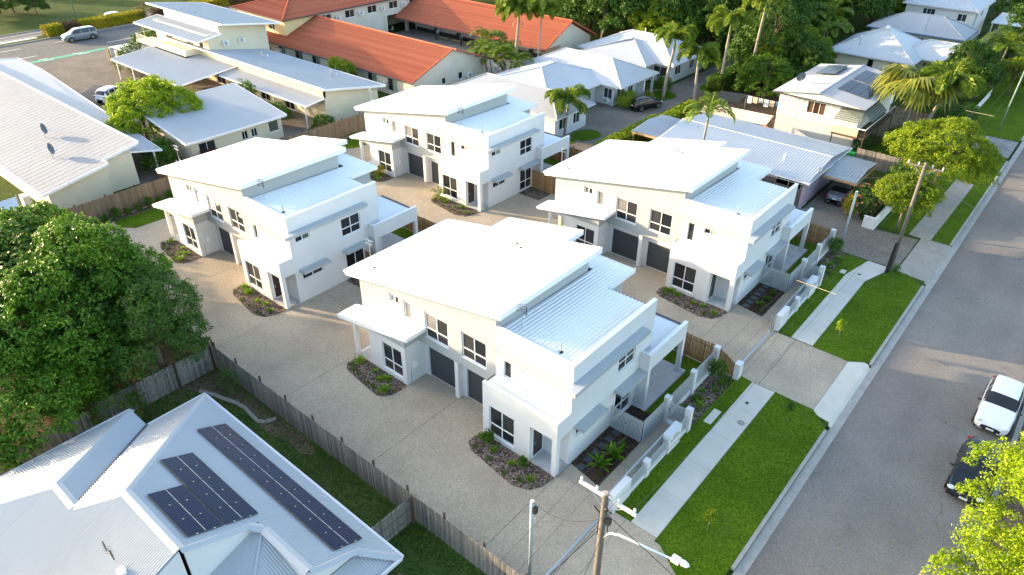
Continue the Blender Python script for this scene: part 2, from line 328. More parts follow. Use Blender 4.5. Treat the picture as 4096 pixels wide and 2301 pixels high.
def ribs(mb, poly, flow, pitch=0.2, h=0.03, prof='trap', thick=0.03):
    """sheet metal over a planar convex polygon: ribs run along flow, real crests and pans"""
    P = [Vector(p) for p in poly]; n = Vector((0, 0, 0))
    for i in range(len(P)): n += P[i].cross(P[(i+1) % len(P)])
    n.normalize()
    if n.z < 0: n = -n
    f = Vector(flow); f = (f-n*f.dot(n)).normalized(); a = f.cross(n).normalized(); o = P[0]
    Q = [((p-o).dot(a), (p-o).dot(f)) for p in P]
    u0, u1 = min(q[0] for q in Q), max(q[0] for q in Q)
    if prof == 'trap': st = [(0, 0), (0.62, 0), (0.74, 1), (0.88, 1)]
    else: st = [(0, 0), (0.25, 0.5), (0.5, 1), (0.75, 0.5)]
    us = []
    k = 0
    while True:
        done = False
        for t, hh in st:
            u = u0+(k+t)*pitch
            if u > u1-1e-4: done = True; break
            us.append((u, hh*h))
        if done: break
        k += 1
    us.append((u1-1e-4, 0)); us[0] = (u0+1e-4, 0)
    bps = sorted(q[0] for q in Q)
    hs = dict(us)
    ks = [u for u, _ in us]
    for b in bps:
        if u0+1e-3 < b < u1-1e-3 and all(abs(b-u) > 1e-3 for u in ks): us.append((b, float(np.interp(b, ks, [x[1] for x in us[:len(ks)]]))))
    us.sort(); rows = []
    for u, hh in us:
        vs = []
        for i in range(len(Q)):
            (ua, va), (ub, vb) = Q[i], Q[(i+1) % len(Q)]
            if (ua-u)*(ub-u) <= 0 and abs(ua-ub) > 1e-9: vs.append(va+(vb-va)*(u-ua)/(ub-ua))
        rows.append((u, min(vs), max(vs), hh))
    base = len(mb.v)
    for u, v0, v1, hh in rows:
        mb.v.append(tuple(o+a*u+f*v0+n*hh)); mb.v.append(tuple(o+a*u+f*v1+n*hh))
    for i in range(len(rows)-1):
        b = base+2*i; mb.f.append((b, b+2, b+3, b+1))
    # underside
    b = len(mb.v); mb.v += [tuple(p-n*thick) for p in P]; mb.f.append(tuple(range(b, b+len(P))))
    return mb
def win(parent, ax, face, sgn, u0, u1, z0, z1, cols=2, split=None, mats=('glass',), rec=0.06, fr=0.05, sill=True, name='window', fmat='white_trim'):
    """window in a wall whose outer face is at face on axis ax, outward sign sgn. frame mesh + one pane each"""
    mb = M(); a = face-sgn*rec; b = a-sgn*0.06; c0, c1 = min(a, b), max(a, b)
    def bx(m, ua, ub, za, zb, d0, d1):
        if ax == 'y': m.box(ua, ub, d0, d1, za, zb)
        else: m.box(d0, d1, ua, ub, za, zb)
    zs = [z0, z1] if split is None else [z0, z0+(z1-z0)*split, z1]
    us = [u0+(u1-u0)*i/cols for i in range(cols+1)]
    bx(mb, u0, u1, z0, z0+fr, c0, c1); bx(mb, u0, u1, z1-fr, z1, c0, c1)
    for i, u in enumerate(us):
        e = fr if i in (0, cols) else fr/2
        ua, ub = (u, u+fr) if i == 0 else (u-fr, u) if i == cols else (u-e, u+e)
        bx(mb, ua, ub, z0+fr, z1-fr, c0, c1)
    if split is not None:
        for i in range(cols): bx(mb, us[i]+(fr if i == 0 else fr/2), us[i+1]-(fr if i == cols-1 else fr/2), zs[1]-fr*0.6, zs[1]+fr*0.6, c0+0.002, c1-0.002)
    o = mb.obj(name, fmat, parent)
    m2 = (a+b)/2-sgn*0.01; d0, d1 = min(m2, m2-sgn*0.012), max(m2, m2-sgn*0.012); k = 0
    for i in range(cols):
        for j in range(len(zs)-1):
            p = M(); bx(p, us[i]+0.02, us[i+1]-0.02, zs[j]+0.02, zs[j+1]-0.02, d0, d1)
            p.obj('pane', mats[k % len(mats)], o); k += 1
    if sill:
        p = M(); s0, s1 = min(face+sgn*0.03, a), max(face+sgn*0.03, a); bx(p, u0-0.02, u1+0.02, z0-0.05, z0-0.002, s0, s1); p.obj('sill', fmat, o)
    return o
# ---------------------------------------------------------------- foliage helpers
def rng(seed): return np.random.default_rng(seed)
def leaves(P, N, L, W, g, droop=0.25, spread=0.6):
    """one folded quad a leaf: P base points, N outward directions"""
    n = len(P); O = N/(np.linalg.norm(N, axis=1)[:, None]+1e-9); d = g.normal(0, 1, (n, 3)); d -= O*(d*O).sum(1)[:, None]
    d = d/(np.linalg.norm(d, axis=1)[:, None]+1e-9)+O*0.45+g.normal(0, spread*0.4, (n, 3)); d[:, 2] -= droop; d /= np.linalg.norm(d, axis=1)[:, None]+1e-9
    s = np.cross(d, O+g.normal(0, spread*0.55, (n, 3))); s /= np.linalg.norm(s, axis=1)[:, None]+1e-9
    L = L*g.uniform(0.7, 1.3, (n, 1)); W = W*g.uniform(0.7, 1.3, (n, 1)); up = np.cross(s, d)
    V = np.empty((n, 4, 3)); V[:, 0] = P; V[:, 1] = P+d*L*0.5+s*W*0.5+up*W*0.15; V[:, 2] = P+d*L; V[:, 3] = P+d*L*0.5-s*W*0.5+up*W*0.15
    return V.reshape(-1, 3)
def crown_pts(blobs, ncl, per, cr, g, inner=0.75, low=-0.35):
    """clumps of leaves over the shells of several ellipsoids"""
    B = np.array(blobs, float); area = B[:, 3]*B[:, 4]+B[:, 3]*B[:, 5]+B[:, 4]*B[:, 5]; pr = area/area.sum()
    k = g.choice(len(B), ncl*3, p=pr); d = g.normal(0, 1, (ncl*3, 3)); d /= np.linalg.norm(d, axis=1)[:, None]
    d = d[d[:, 2] > low] if low is not None else d; k = k[:len(d)]
    rad = g.uniform(inner, 1.06, (len(d), 1)); C = B[k, :3]+d*B[k, 3:6]*rad
    keep = np.ones(len(C), bool)
    for i in range(len(B)):
        q = (C-B[i, :3])/B[i, 3:6]; keep &= ~((np.linalg.norm(q, axis=1) < inner-0.08) & (k != i))
    C = C[keep][:ncl]; d = d[keep][:ncl]; n = len(C)
    cs = cr*g.uniform(0.6, 1.35, (n, 1, 1)); e = g.normal(0, 1, (n, per, 3)); e /= np.linalg.norm(e, axis=2)[:, :, None]
    e[:, :, 2] = np.abs(e[:, :, 2])*np.where(g.uniform(0, 1, (n, per)) < 0.78, 1, -1); e = e*g.uniform(0.55, 1.0, (n, per, 1)); e[:, :, 2] *= 0.8
    P = C[:, None, :]+e*cs; N = e*1.0+d[:, None, :]*0.45+np.array([0, 0, 0.25])
    return P.reshape(-1, 3), N.reshape(-1, 3)
def lumps(blobs, n, r, seed, low=-0.25):
    """boughs: many small rounded masses over the shells of a few big ones"""
    g = rng(seed); B = np.array(blobs, float); ar = B[:, 3]*B[:, 4]+B[:, 3]*B[:, 5]+B[:, 4]*B[:, 5]; k = g.choice(len(B), n*3, p=ar/ar.sum()); d = g.normal(0, 1, (n*3, 3)); d /= np.linalg.norm(d, axis=1)[:, None]
    o = []
    for i in range(n*3):
        if d[i, 2] < low or len(o) >= n: continue
        c = B[k[i], :3]+d[i]*B[k[i], 3:6]*g.uniform(0.82, 1.04)
        if any(np.linalg.norm((c-B[j, :3])/B[j, 3:6]) < 0.72 for j in range(len(B)) if j != k[i]): continue
        s = r*g.uniform(0.65, 1.35); o.append((*c, s*1.1, s*1.1, s*0.85))
    return o
def crown_mesh(name, mat, blobs, ncl, per, cr, L, W, seed, inner=0.75, droop=0.25, low=-0.35):
    g = rng(seed); P, N = crown_pts(blobs, ncl, per, cr, g, inner, low); V = leaves(P, N, L, W, g, droop)
    return npmesh(name, V, len(P), mat)
def limbs(h, r, seed, top, nl=6, spread=0.7, lean=(0, 0)):
    g = random.Random(seed); m = M(); fork = h*0.45
    m.tube([(0, 0, -0.1), (lean[0]*0.3, lean[1]*0.3, fork*0.5), (lean[0], lean[1], fork)], r, r*0.75, 9)
    for i in range(nl):
        a = 2*math.pi*i/nl+g.uniform(-0.4, 0.4); s = top*spread*g.uniform(0.6, 1.0); z = h*g.uniform(0.75, 1.0)
        p0 = Vector((lean[0], lean[1], fork-0.05)); p3 = Vector((lean[0]+s*math.cos(a), lean[1]+s*math.sin(a), z)); mid = p0.lerp(p3, 0.5)+Vector((0, 0, 0.12*h))
        m.tube([p0, p0.lerp(mid, 0.5), mid, p3], r*0.5, r*0.12, 6)
        for q in range(2):
            e = mid+Vector((g.uniform(-1, 1)*s*0.5, g.uniform(-1, 1)*s*0.5, g.uniform(0.2, 0.35)*h)); m.tube([mid, mid.lerp(e, 0.5)+Vector((0, 0, 0.1)), e], r*0.25, r*0.06, 5)
    return m
def tree(name, label, loc, h, mat, blobs, ncl, per, cr, L, W, seed, r=0.2, group=None, inner=0.75, droop=0.25, low=-0.35, cat='tree', bark='bark', nl=6, lump=None):
    t = thing(name, label, cat, loc, 0, group)
    top = max(b[3] for b in blobs)
    if lump: blobs = lumps(blobs, lump[0], lump[1], seed+500); low = -0.5
    limbs(h, r, seed, top, nl).obj('trunk', bark, t, smooth=True)
    link('crown', crown_mesh(name+'_crown', mat, blobs, ncl, per, cr, L, W, seed, inner, droop, low), t)
    return t
def retree(src, label, loc, rz=0, s=1.0, group=None):
    """another tree of the same kind: its own trunk and crown, sharing mesh data"""
    c = copytree(src); c.location = loc; c.rotation_euler = (0, 0, rz); c.scale = (s, s, s) if not hasattr(s, '__len__') else s
    c['label'] = label
    if group: c['group'] = group
    return c
def shrub(name, label, loc, mat, blobs, ncl, per, cr, L, W, seed, group=None, cat='shrub', droop=0.0, low=-0.6, stem=True):
    t = thing(name, label, cat, loc, 0, group)
    link('foliage', crown_mesh(name+'_leaf', mat, blobs, ncl, per, cr, L, W, seed, 0.6, droop, low), t)
    if stem:
        m = M(); zc = blobs[0][2]
        for i in range(4):
            a = i*1.7; m.tube([(0, 0, -0.03), (0.12*math.cos(a)*blobs[0][3], 0.12*math.sin(a)*blobs[0][4], zc*0.5), (0.4*math.cos(a)*blobs[0][3], 0.4*math.sin(a)*blobs[0][4], zc)], 0.03, 0.01, 5)
        m.obj('stem', 'bark', t)
    return t
def frond_mesh(name, mat, L, seed, bend=1.0, lw=0.05, ll=0.5, pairs=46, bushy=False, rise=0.9):
    """arching palm leaf: rachis with leaflets on both sides, real strips"""
    g = rng(seed); V = []; n = 0
    def pt(t):
        a = rise-t*bend*1.6; return None
    pts = []; x = z = 0.0; a = rise
    for i in range(25):
        pts.append((x, z, a)); st = L/24; x += math.cos(a)*st; z += math.sin(a)*st; a -= bend*(1.9*(i+3)/25)/14*1.25
    pts = np.array(pts)
    for i in range(24):      # rachis, a thin flat strip plus a cross strip
        x0, z0, _ = pts[i]; x1, z1, _ = pts[i+1]; w0, w1 = 0.035*(1-i/25), 0.035*(1-(i+1)/25)
        V += [(x0, -w0, z0), (x1, -w1, z1), (x1, w1, z1), (x0, w0, z0)]; n += 1
    for k in range(pairs):
        t = 0.16+0.84*(k+0.5)/pairs; f = t*24; i = min(int(f), 23); q = pts[i]+(pts[i+1]-pts[i])*(f-i)
        le = ll*(math.sin(math.pi*min(1, t*0.92+0.1))**0.7)*L/3
        tx, tz = math.cos(q[2]), math.sin(q[2])
        reps = (0.0, 0.9, -0.8) if bushy else (0.0,)
        for s in (1, -1):
            for up in reps:
                up2 = up+g.uniform(-0.2, 0.2)+0.35
                d = np.array([tx*0.55, s*math.cos(up2), tz*0.55+math.sin(up2)*0.7]); d /= np.linalg.norm(d)
                p = np.array([q[0], 0, q[1]]); lw2 = lw*g.uniform(0.8, 1.2); m1 = p+d*le*0.5; e = p+d*le*g.uniform(0.85, 1.1)+np.array([0, 0, -le*g.uniform(0.12, 0.4)])
                sd = np.array([tx, 0, tz])*lw2
                V += [tuple(p), tuple(m1+sd), tuple(e), tuple(m1-sd)]; n += 1
    return npmesh(name, np.array(V), n, mat)
FR = {}
def palm(name, label, loc, h, nf, fm, lean=(0, 0), r=0.13, shaft=0.8, group=None, seed=0, dead=0, spear=True, smin=0.85, smax=1.1, cat='palm'):
    t = thing(name, label, cat, loc, 0, group); g = random.Random(seed)
    m = M(); k = 7
    m.tube([(lean[0]*(i/k)**1.4, lean[1]*(i/k)**1.4, -0.1+(h-shaft+0.1)*i/k) for i in range(k+1)], r*1.15, r*0.8, 10); m.obj('trunk', 'palm_bark', t, smooth=True)
    tx, ty = lean
    if shaft > 0: M().tube([(tx, ty, h-shaft-0.02), (tx, ty, h-shaft*0.5), (tx, ty, h+0.05)], r*0.85, r*0.45, 10).obj('crownshaft', 'crownshaft', t, smooth=True)
    for i in range(nf):
        me = FR[fm][i % len(FR[fm])]
        link('frond', me, t, (tx, ty, h), rot=(g.uniform(-0.25, 0.25), g.uniform(-0.35, 0.45)*(0.4+1.1*(i % 3)/2), 2*math.pi*(i*0.382+g.uniform(-0.05, 0.05))), scale=g.uniform(smin, smax))
    if spear: M().tube([(tx, ty, h), (tx+0.08, ty, h+1.0), (tx+0.22, ty+0.05, h+1.9)], 0.045, 0.008, 6).obj('spear_leaf', 'crownshaft', t)
    for i in range(dead):
        link('dead_frond', FR['dead'][0], t, (tx, ty, h-shaft), rot=(0, 1.0, g.uniform(0, 6.28)), scale=g.uniform(0.5, 0.7))
    return t
def fan_mesh(name, mat, seed, L=1.5):
    g = rng(seed); V = []; n = 0
    V += [(0, -0.02, 0), (L*0.75, -0.015, 0.35), (L*0.75, 0.015, 0.35), (0, 0.02, 0)]; n += 1
    c = np.array([L*0.75, 0, 0.35])
    for k in range(22):
        a = -2.1+4.2*k/21; d = np.array([math.cos(a), math.sin(a), -0.1]); s = np.array([-math.sin(a), math.cos(a), 0.25*(-1)**k])*0.075
        l = L*0.75*g.uniform(0.85, 1.1)*(0.75+0.25*math.cos(a)); m1 = c+d*l*0.55; e = c+d*l+np.array([0, 0, -l*g.uniform(0.25, 0.6)])
        V += [tuple(c), tuple(m1+s), tuple(e), tuple(m1-s)]; n += 1
    return npmesh(name, np.array(V), n, mat)
FR['fox'] = [frond_mesh('fox_frond', 'leaf_palm', 3.0, i, 1.15, 0.05, 0.62, 44, True) for i in range(3)]
FR['alex'] = [frond_mesh('alex_frond', 'leaf_palm', 3.0, 10+i, 1.05, 0.055, 0.85, 40) for i in range(3)]
FR['gold'] = [frond_mesh('gold_frond', 'leaf_palm', 3.2, 20+i, 0.95, 0.06, 0.85, 36) for i in range(3)]
FR['dead'] = [frond_mesh('dead_frond', 'dead_frond', 2.6, 30, 1.2, 0.03, 0.4, 24)]
FR['fan'] = [fan_mesh('fan_leaf', 'leaf_fan', i) for i in range(3)]
# ================================================================ the setting
def sheet(name, mat, poly, z0, z1, parent=None):
    o = M().pri(poly, z0, z1).obj(name, mat, parent)
    if parent is None: struct(o)
    return o
def rect(x0, x1, y0, y1): return [(x0, y0), (x1, y0), (x1, y1), (x0, y1)]
struct(M().box(-900, 900, -500, 1300, -0.6, -0.16).obj('ground', 'old_lawn'))
sheet('lot_ground', 'old_lawn', rect(-116.6, -5.52, -90, 400), -0.155, -0.03)
# street: asphalt, gutter, kerbs
road = sheet('road', 'asphalt', rect(-4.86, 2.75, -60, 320), -0.155, -0.125)
def kerb_run(x0, x1, y0, y1, top, mat='concrete', name='kerb', step=3.0):
    r = struct(link(name, None)); n = max(1, round((y1-y0)/step)); d = (y1-y0)/n
    me = M().box(x0, x1, 0.006, d-0.006, -0.15, top).mesh(name, mat)
    for i in range(n): link('kerb_stone', me, r, (0, y0+i*d, 0))
    return r
g = struct(M().add([(-5.32, -60, -0.10), (-4.86, -60, -0.118), (-4.86, 320, -0.118), (-5.32, 320, -0.10)], [(0, 1, 2, 3)]).obj('gutter', 'kerb_concrete'))
for a, b in ((-40, 13.5), (22.4, 34.2), (42.0, 54.2), (62.5, 85.6), (93.5, 150)): kerb_run(-5.52, -5.34, a, b, 0.03, 'kerb_concrete')
kerb_run(2.75, 3.0, -40, 160, 0.02, 'old_concrete', 'kerb', 4.0)
sheet('verge_east', 'earth', rect(3.0, 90, -60, 320), -0.155, 0.0)
# crossovers
for k, (ya, yb, xa) in enumerate(((14.9, 20.4, -6.6), (35.3, 41.3, -6.6), (55.3, 61.9, -7.6))):
    struct(M().ext([(xa, ya, -0.15), (xa, ya, 0.005), (-5.52, ya-0.3, -0.03), (-5.3, ya-0.6, -0.095), (-5.3, ya-0.6, -0.15)], (0, yb-ya+0.9, 0)).obj('crossover', 'concrete' if k < 2 else 'old_concrete'))
# aggregate driveway, cast in slabs with open joints
dv = struct(M().box(-61.8, -11.4, 14.95, 55.2, -0.1, -0.022).obj('driveway', 'joint'))
xc = [-61.8, -55.2, -46.6, -38.4, -30.95, -23.05, -14.9, -11.5]; yc = [14.98, 24.5, 35.0, 45.0, 55.1]
for a, b in zip(xc, xc[1:]):
    for c, d in zip(yc, yc[1:]): M().box(a+0.012, b-0.012, c+0.012, d-0.012, -0.02, 0.0).obj('slab', 'aggregate', dv)
for a, b, c, d in ((-11.48, -6.62, 15.0, 21.35), (-11.48, -10.05, 35.45, 41.4), (-10.02, -6.62, 35.45, 41.4)): M().box(a, b, c, d, -0.03, 0.0).obj('slab', 'aggregate', dv)
M().pri([(-8.95, 21.35), (-11.4, 21.35), (-11.4, 21.6), (-8.95, 21.6)], -0.03, 0.0).obj('slab', 'aggregate', dv)
for y in (35.5, 41.4): pass
M().box(-11.78, -11.66, 35.3, 41.35, 0.0, 0.02).obj('gate_rail', 'steel', dv)
M().box(-11.78, -11.66, 14.95, 21.4, 0.0, 0.02).obj('gate_rail', 'steel', dv)
# footpath in bays
fp = struct(M().box(-10.36, -8.98, 21.65, 52.0, -0.1, -0.024).obj('footpath', 'joint'))
for ya, yb, n in ((21.6, 35.4, 5), (41.5, 52.0, 4)):
    d = (yb-ya)/n; me = M().box(-10.4, -8.95, 0.008, d-0.008, -0.1, 0.018).mesh('bay', 'concrete')
    for i in range(n): link('bay', me, fp, (0, ya+i*d, 0))
M().pri([(-10.4, 52.02), (-8.95, 52.02), (-8.0, 55.2), (-9.75, 55.3)], -0.1, 0.018).obj('bay', 'concrete', fp)
pt = M().disc((-9.35, 31.6, 0.02), (0, 0, 1), 0.22, 0.012, 20); pt.obj('access_cover', 'old_concrete', fp); M().box(-9.9, -9.72, 33.3, 33.52, 0.012, 0.024).obj('meter_lid', 'dark_metal', fp); M().box(-9.7, -9.5, 52.6, 52.85, 0.012, 0.024).obj('meter_lid', 'dark_metal', fp)
# verge lawns
LW = []
def lawn(poly, mat='lawn', z=0.03, name='lawn'):
    return sheet(name, mat, poly, -0.05, z)
lawn([(-8.94, 21.55), (-7.2, 20.35), (-5.53, 19.9), (-5.53, 34.3), (-6.55, 35.35), (-8.94, 35.45)])
lawn([(-8.94, 41.5), (-6.6, 41.35), (-5.53, 42.2), (-5.53, 54.1), (-6.8, 55.1), (-7.95, 55.1), (-8.94, 51.8)])
lawn([(-11.35, 21.65), (-10.41, 21.62), (-10.41, 35.4), (-11.35, 35.55)]); lawn([(-11.35, 41.75), (-10.41, 41.55), (-10.41, 52), (-9.8, 55.2), (-11.4, 55.2)])
lawn([(-60.9, 19.6), (-59.6, 19.4), (-58.4, 20.3), (-58.2, 26), (-60.6, 26)]); lawn([(-61.2, 42.6), (-59.6, 42.2), (-58.5, 44), (-58.4, 49), (-60.9, 49)])
sheet('service_pad', 'concrete', rect(-11.05, -10.6, 30.3, 31.7), 0.0, 0.045); sheet('service_pad', 'concrete', rect(-10.9, -10.5, 52.0, 52.6), 0.0, 0.045)
# lots around
lawn(rect(-36.4, -18.7, 4, 14.72), 'old_lawn', 0.0, 'back_lawn'); lawn(rect(-18.5, -6, -12, 14.72), 'old_lawn', 0.0, 'back_lawn')
sheet('bare_earth', 'earth', [(-36.3, 12.4), (-34.2, 13.2), (-32.4, 13.8), (-30.2, 13.6), (-28.8, 13.6), (-27.6, 13.9), (-26.4, 13.8), (-25.8, 14.3), (-26.5, 14.7), (-36.3, 14.7)], -0.02, 0.012)
sheet('bare_earth', 'earth', [(-16.9, 12.3), (-15.2, 12.7), (-13.8, 13.4), (-13.2, 12.4), (-14.0, 11.2), (-15.8, 10.9), (-17.1, 11.5)], -0.02, 0.012)
sheet('garden_earth', 'earth', rect(-61.5, -36.6, -2, 14.7), -0.03, 0.0)
pts = [(-35.2, 12.9), (-34.2, 13.3), (-33.4, 13.5), (-32.6, 13.75), (-31.8, 13.85), (-31.0, 13.75), (-30.3, 13.7), (-29.9, 13.95), (-29.7, 14.5)]
ed = thing('garden_edging', 'curved pale concrete garden edging along the back fence', 'edging', (0, 0, 0))
for (x0, y0), (x1, y1) in zip(pts, pts[1:]): M().tube([(x0, y0, 0.06), (x1*0.985+x0*0.015, y1*0.985+y0*0.015, 0.06)], 0.12, 0.12, 6).obj('edging_piece', 'old_concrete', ed)
sheet('car_park', 'brown_aggregate', rect(-116.5, -66.2, 24.5, 47), -0.05, 0.0); sheet('courtyard', 'old_concrete', rect(-93, -62, 70, 84), -0.05, 0.004)
sheet('car_park', 'brown_aggregate', rect(-116.5, -104.5, 47.01, 60), -0.05, 0.0)
sheet('shared_driveway', 'brown_aggregate', [(-49, 56.4), (-37.4, 56.4), (-37.3, 71), (-38.8, 80), (-40.5, 92), (-41, 104), (-44.3, 104), (-44.5, 83), (-48.5, 78)], -0.05, 0.0)
sheet('shared_driveway', 'brown_aggregate', [(-17.2, 55.45), (-7.7, 55.45), (-7.7, 61.6), (-11.1, 61.2), (-12.6, 62.2), (-13.4, 64), (-13.9, 70.5), (-17.2, 70.5)], -0.05, 0.0)
for x, y, a, b in ((-42.4, 63.0, 1.5, 1.9), (-43.4, 80.6, 1.9, 2.4), (-42.9, 60.2, 0.9, 0.9), (-40.2, 88.5, 1.2, 2.6)):
    lawn([(x+a*math.cos(t*0.5236)*(1+0.08*math.sin(t*2.1)), y+b*math.sin(t*0.5236)) for t in range(12)], 'lawn', 0.03, 'island_lawn')
lawn([(-11, 61.9), (-5.53, 62.3), (-5.53, 85.3), (-10.8, 86.5), (-12, 80), (-12.2, 66)], 'lawn', 0.005, 'lawn'); lawn(rect(-12.5, -5.53, 92.6, 150), 'lawn', 0.005); lawn(rect(-17, -12.6, 74.4, 84), 'lawn', 0.005)
sheet('strip_path', 'old_concrete', [(-8.6, 62.1), (-6.9, 62.0), (-6.7, 76.8), (-8.3, 77.2)], -0.02, 0.02)
pd = struct(M().box(-13.2, -5.5, 86.4, 92.4, -0.06, 0.0).obj('paver_drive', 'joint'))
pm = M()
for i in range(28):
    for j in range(26):
        x = -13.1+i*0.27; y = 86.45+j*0.225+(0.11 if i % 2 else 0); pm.box(x, x+0.255, y, y+0.21, 0.0, 0.02)
stuff(pm.obj('paver', 'paver', pd))
sheet('bare_earth', 'earth', rect(-27, -12.8, 84.2, 96), -0.02, 0.008); sheet('yard_earth', 'earth', rect(-40, -27.2, 70.5, 92), -0.02, 0.01)
# main road far off to the west
mr = sheet('main_road', 'main_asphalt', rect(-138.2, -116.6, -60, 300), -0.155, -0.08)
sheet('median', 'old_lawn', rect(-133.2, -131, 40.5, 300), -0.15, 0.04); sheet('median', 'old_lawn', rect(-132.2, -131, -60, 40.49), -0.15, 0.04); sheet('median', 'concrete', rect(-133.2, -132.21, -60, 40.4), -0.15, 0.045)
sheet('verge_west', 'old_lawn', rect(-320, -138.2, -60, 400), -0.155, 0.0)
kerb_run(-138.2, -138.0, 0, 130, 0.03, 'old_concrete', 'kerb', 10); kerb_run(-131.0, -130.8, 20, 130, 0.06, 'old_concrete', 'kerb', 10)
lines = [(-127.8, 33.0, 3.2), (-127.8, 41, 3), (-124.6, 36, 0.1), (-121.8, 33.5, 2.8), (-121.9, 46.5, 4), (-121.8, 56, 4), (-118.9, 45.4, 5.5), (-118.9, 40, 1.6), (-118.0, 40.6, 1.6), (-119.2, 35.5, 1.2), (-118.2, 35.8, 1.4), (-136.6, 30, 90), (-134.6, 30, 90), (-130.4, 44, 60)]
for x, y, l in lines: M().box(x, x+(0.1 if l > 20 else 0.16), y, y+l, -0.08, -0.072).obj('lane_line', 'line_white', mr)
M().box(-119.0, -117.9, 28, 45.2, -0.08, -0.075).obj('bike_lane', 'green_lane', mr)
for i in range(9): M().box(-85.5+i*2.6+0.2, -85.5+i*2.6+2.0, 83.1, 83.3, 0.0, 0.11).obj('wheel_stop', 'line_yellow', bpy.data.objects['courtyard'])
for i in range(5): M().box(-84+i*4.2, -83.9+i*4.2, 78.8, 81.5, 0.0, 0.012).obj('parking_line', 'line_white', bpy.data.objects['courtyard'])
# mulch beds
def bed(poly, mat='mulch', name='mulch_bed', n=500, seed=1, z=0.02):
    o = sheet(name, mat, poly, -0.02, z)
    g = random.Random(seed); m = M(); xs = [p[0] for p in poly]; ys = [p[1] for p in poly]; k = 0; t = 0
    while k < n and t < n*6:
        t += 1; x = g.uniform(min(xs), max(xs)); y = g.uniform(min(ys), max(ys)); c = False
        for i in range(len(poly)):
            (xa, ya), (xb, yb) = poly[i], poly[i-1]
            if (ya > y) != (yb > y) and x < (xb-xa)*(y-ya)/(yb-ya)+xa: c = not c
        if not c: continue
        k += 1; a = g.uniform(0, 3.14); l = g.uniform(0.04, 0.12); w_ = g.uniform(0.012, 0.03); ca, sa = math.cos(a), math.sin(a); dz = g.uniform(0, 0.05)
        m.add([(x-ca*l-sa*w_, y-sa*l+ca*w_, z+0.004), (x+ca*l-sa*w_, y+sa*l+ca*w_, z+0.01+dz), (x+ca*l+sa*w_, y+sa*l-ca*w_, z+0.012+dz), (x-ca*l+sa*w_, y-sa*l-ca*w_, z+0.006)], [(0, 1, 2, 3)])
    stuff(m.obj('wood_chip', mat, o)); return o
BEDL = [(-15.3, -0.02), (-15.75, -0.55), (-15.75, -1.05), (-15.2, -1.45), (-12.9, -1.75), (-12.0, -1.85), (-11.45, -1.55), (-11.25, -0.9), (-11.25, -0.02)]
BEDR = [(-5.0, -0.02), (-5.25, -0.55), (-5.15, -1.1), (-4.7, -1.4), (-2.3, -1.75), (-1.4, -1.85), (-0.5, -1.55), (-0.12, -0.9), (0.0, -0.02)]
HOUSES = {'A': (-14.95, 21.42), 'B': (-14.95, 41.48), 'C': (-38.53, 21.42), 'D': (-38.53, 41.48)}
for i, (k, (ox, oy)) in enumerate(HOUSES.items()):
    bed([(ox+x, oy+y) for x, y in BEDL], 'mulch', seed=i); bed([(ox+x, oy+y) for x, y in BEDR], 'mulch', seed=i+9)
    if k in 'AB':
        bed([(ox+0.05, oy+1.35), (ox+2.05, oy+1.0), (ox+2.05, oy+7.38), (ox+0.05, oy+7.38)], 'dark_mulch', seed=i+20)
        bed([(ox+2.25, oy+7.9), (ox+3.55, oy+7.9), (ox+3.55, oy+13.6), (ox+2.25, oy+13.6)], 'mulch', seed=i+30)
        lawn([(ox+0.95, oy+7.4), (ox+2.05, oy+7.4), (ox+2.05, oy+13.6), (ox-3.5, oy+13.6), (ox-3.5, oy+12.3), (ox+0.95, oy+12.3)])
    else:
        lawn([(ox+0.95, oy+7.4), (ox+2.5, oy+7.4), (ox+2.5, oy+13.6), (ox-3.5, oy+13.6), (ox-3.5, oy+12.3), (ox+0.95, oy+12.3)])
        bed([(ox+0.02, oy+5.2), (ox+2.4, oy+5.2), (ox+2.4, oy+7.05), (ox+0.02, oy+7.05)], 'mulch', n=200, seed=i+40)
bed([(-61.5, 15.2), (-60.9, 15.2), (-60.9, 19.5), (-60.6, 26), (-60.6, 35), (-61.5, 35)], 'mulch', seed=50); bed([(-61.5, 38), (-61.2, 38), (-61.2, 42.6), (-60.9, 50), (-61.5, 50)], 'mulch', seed=51)
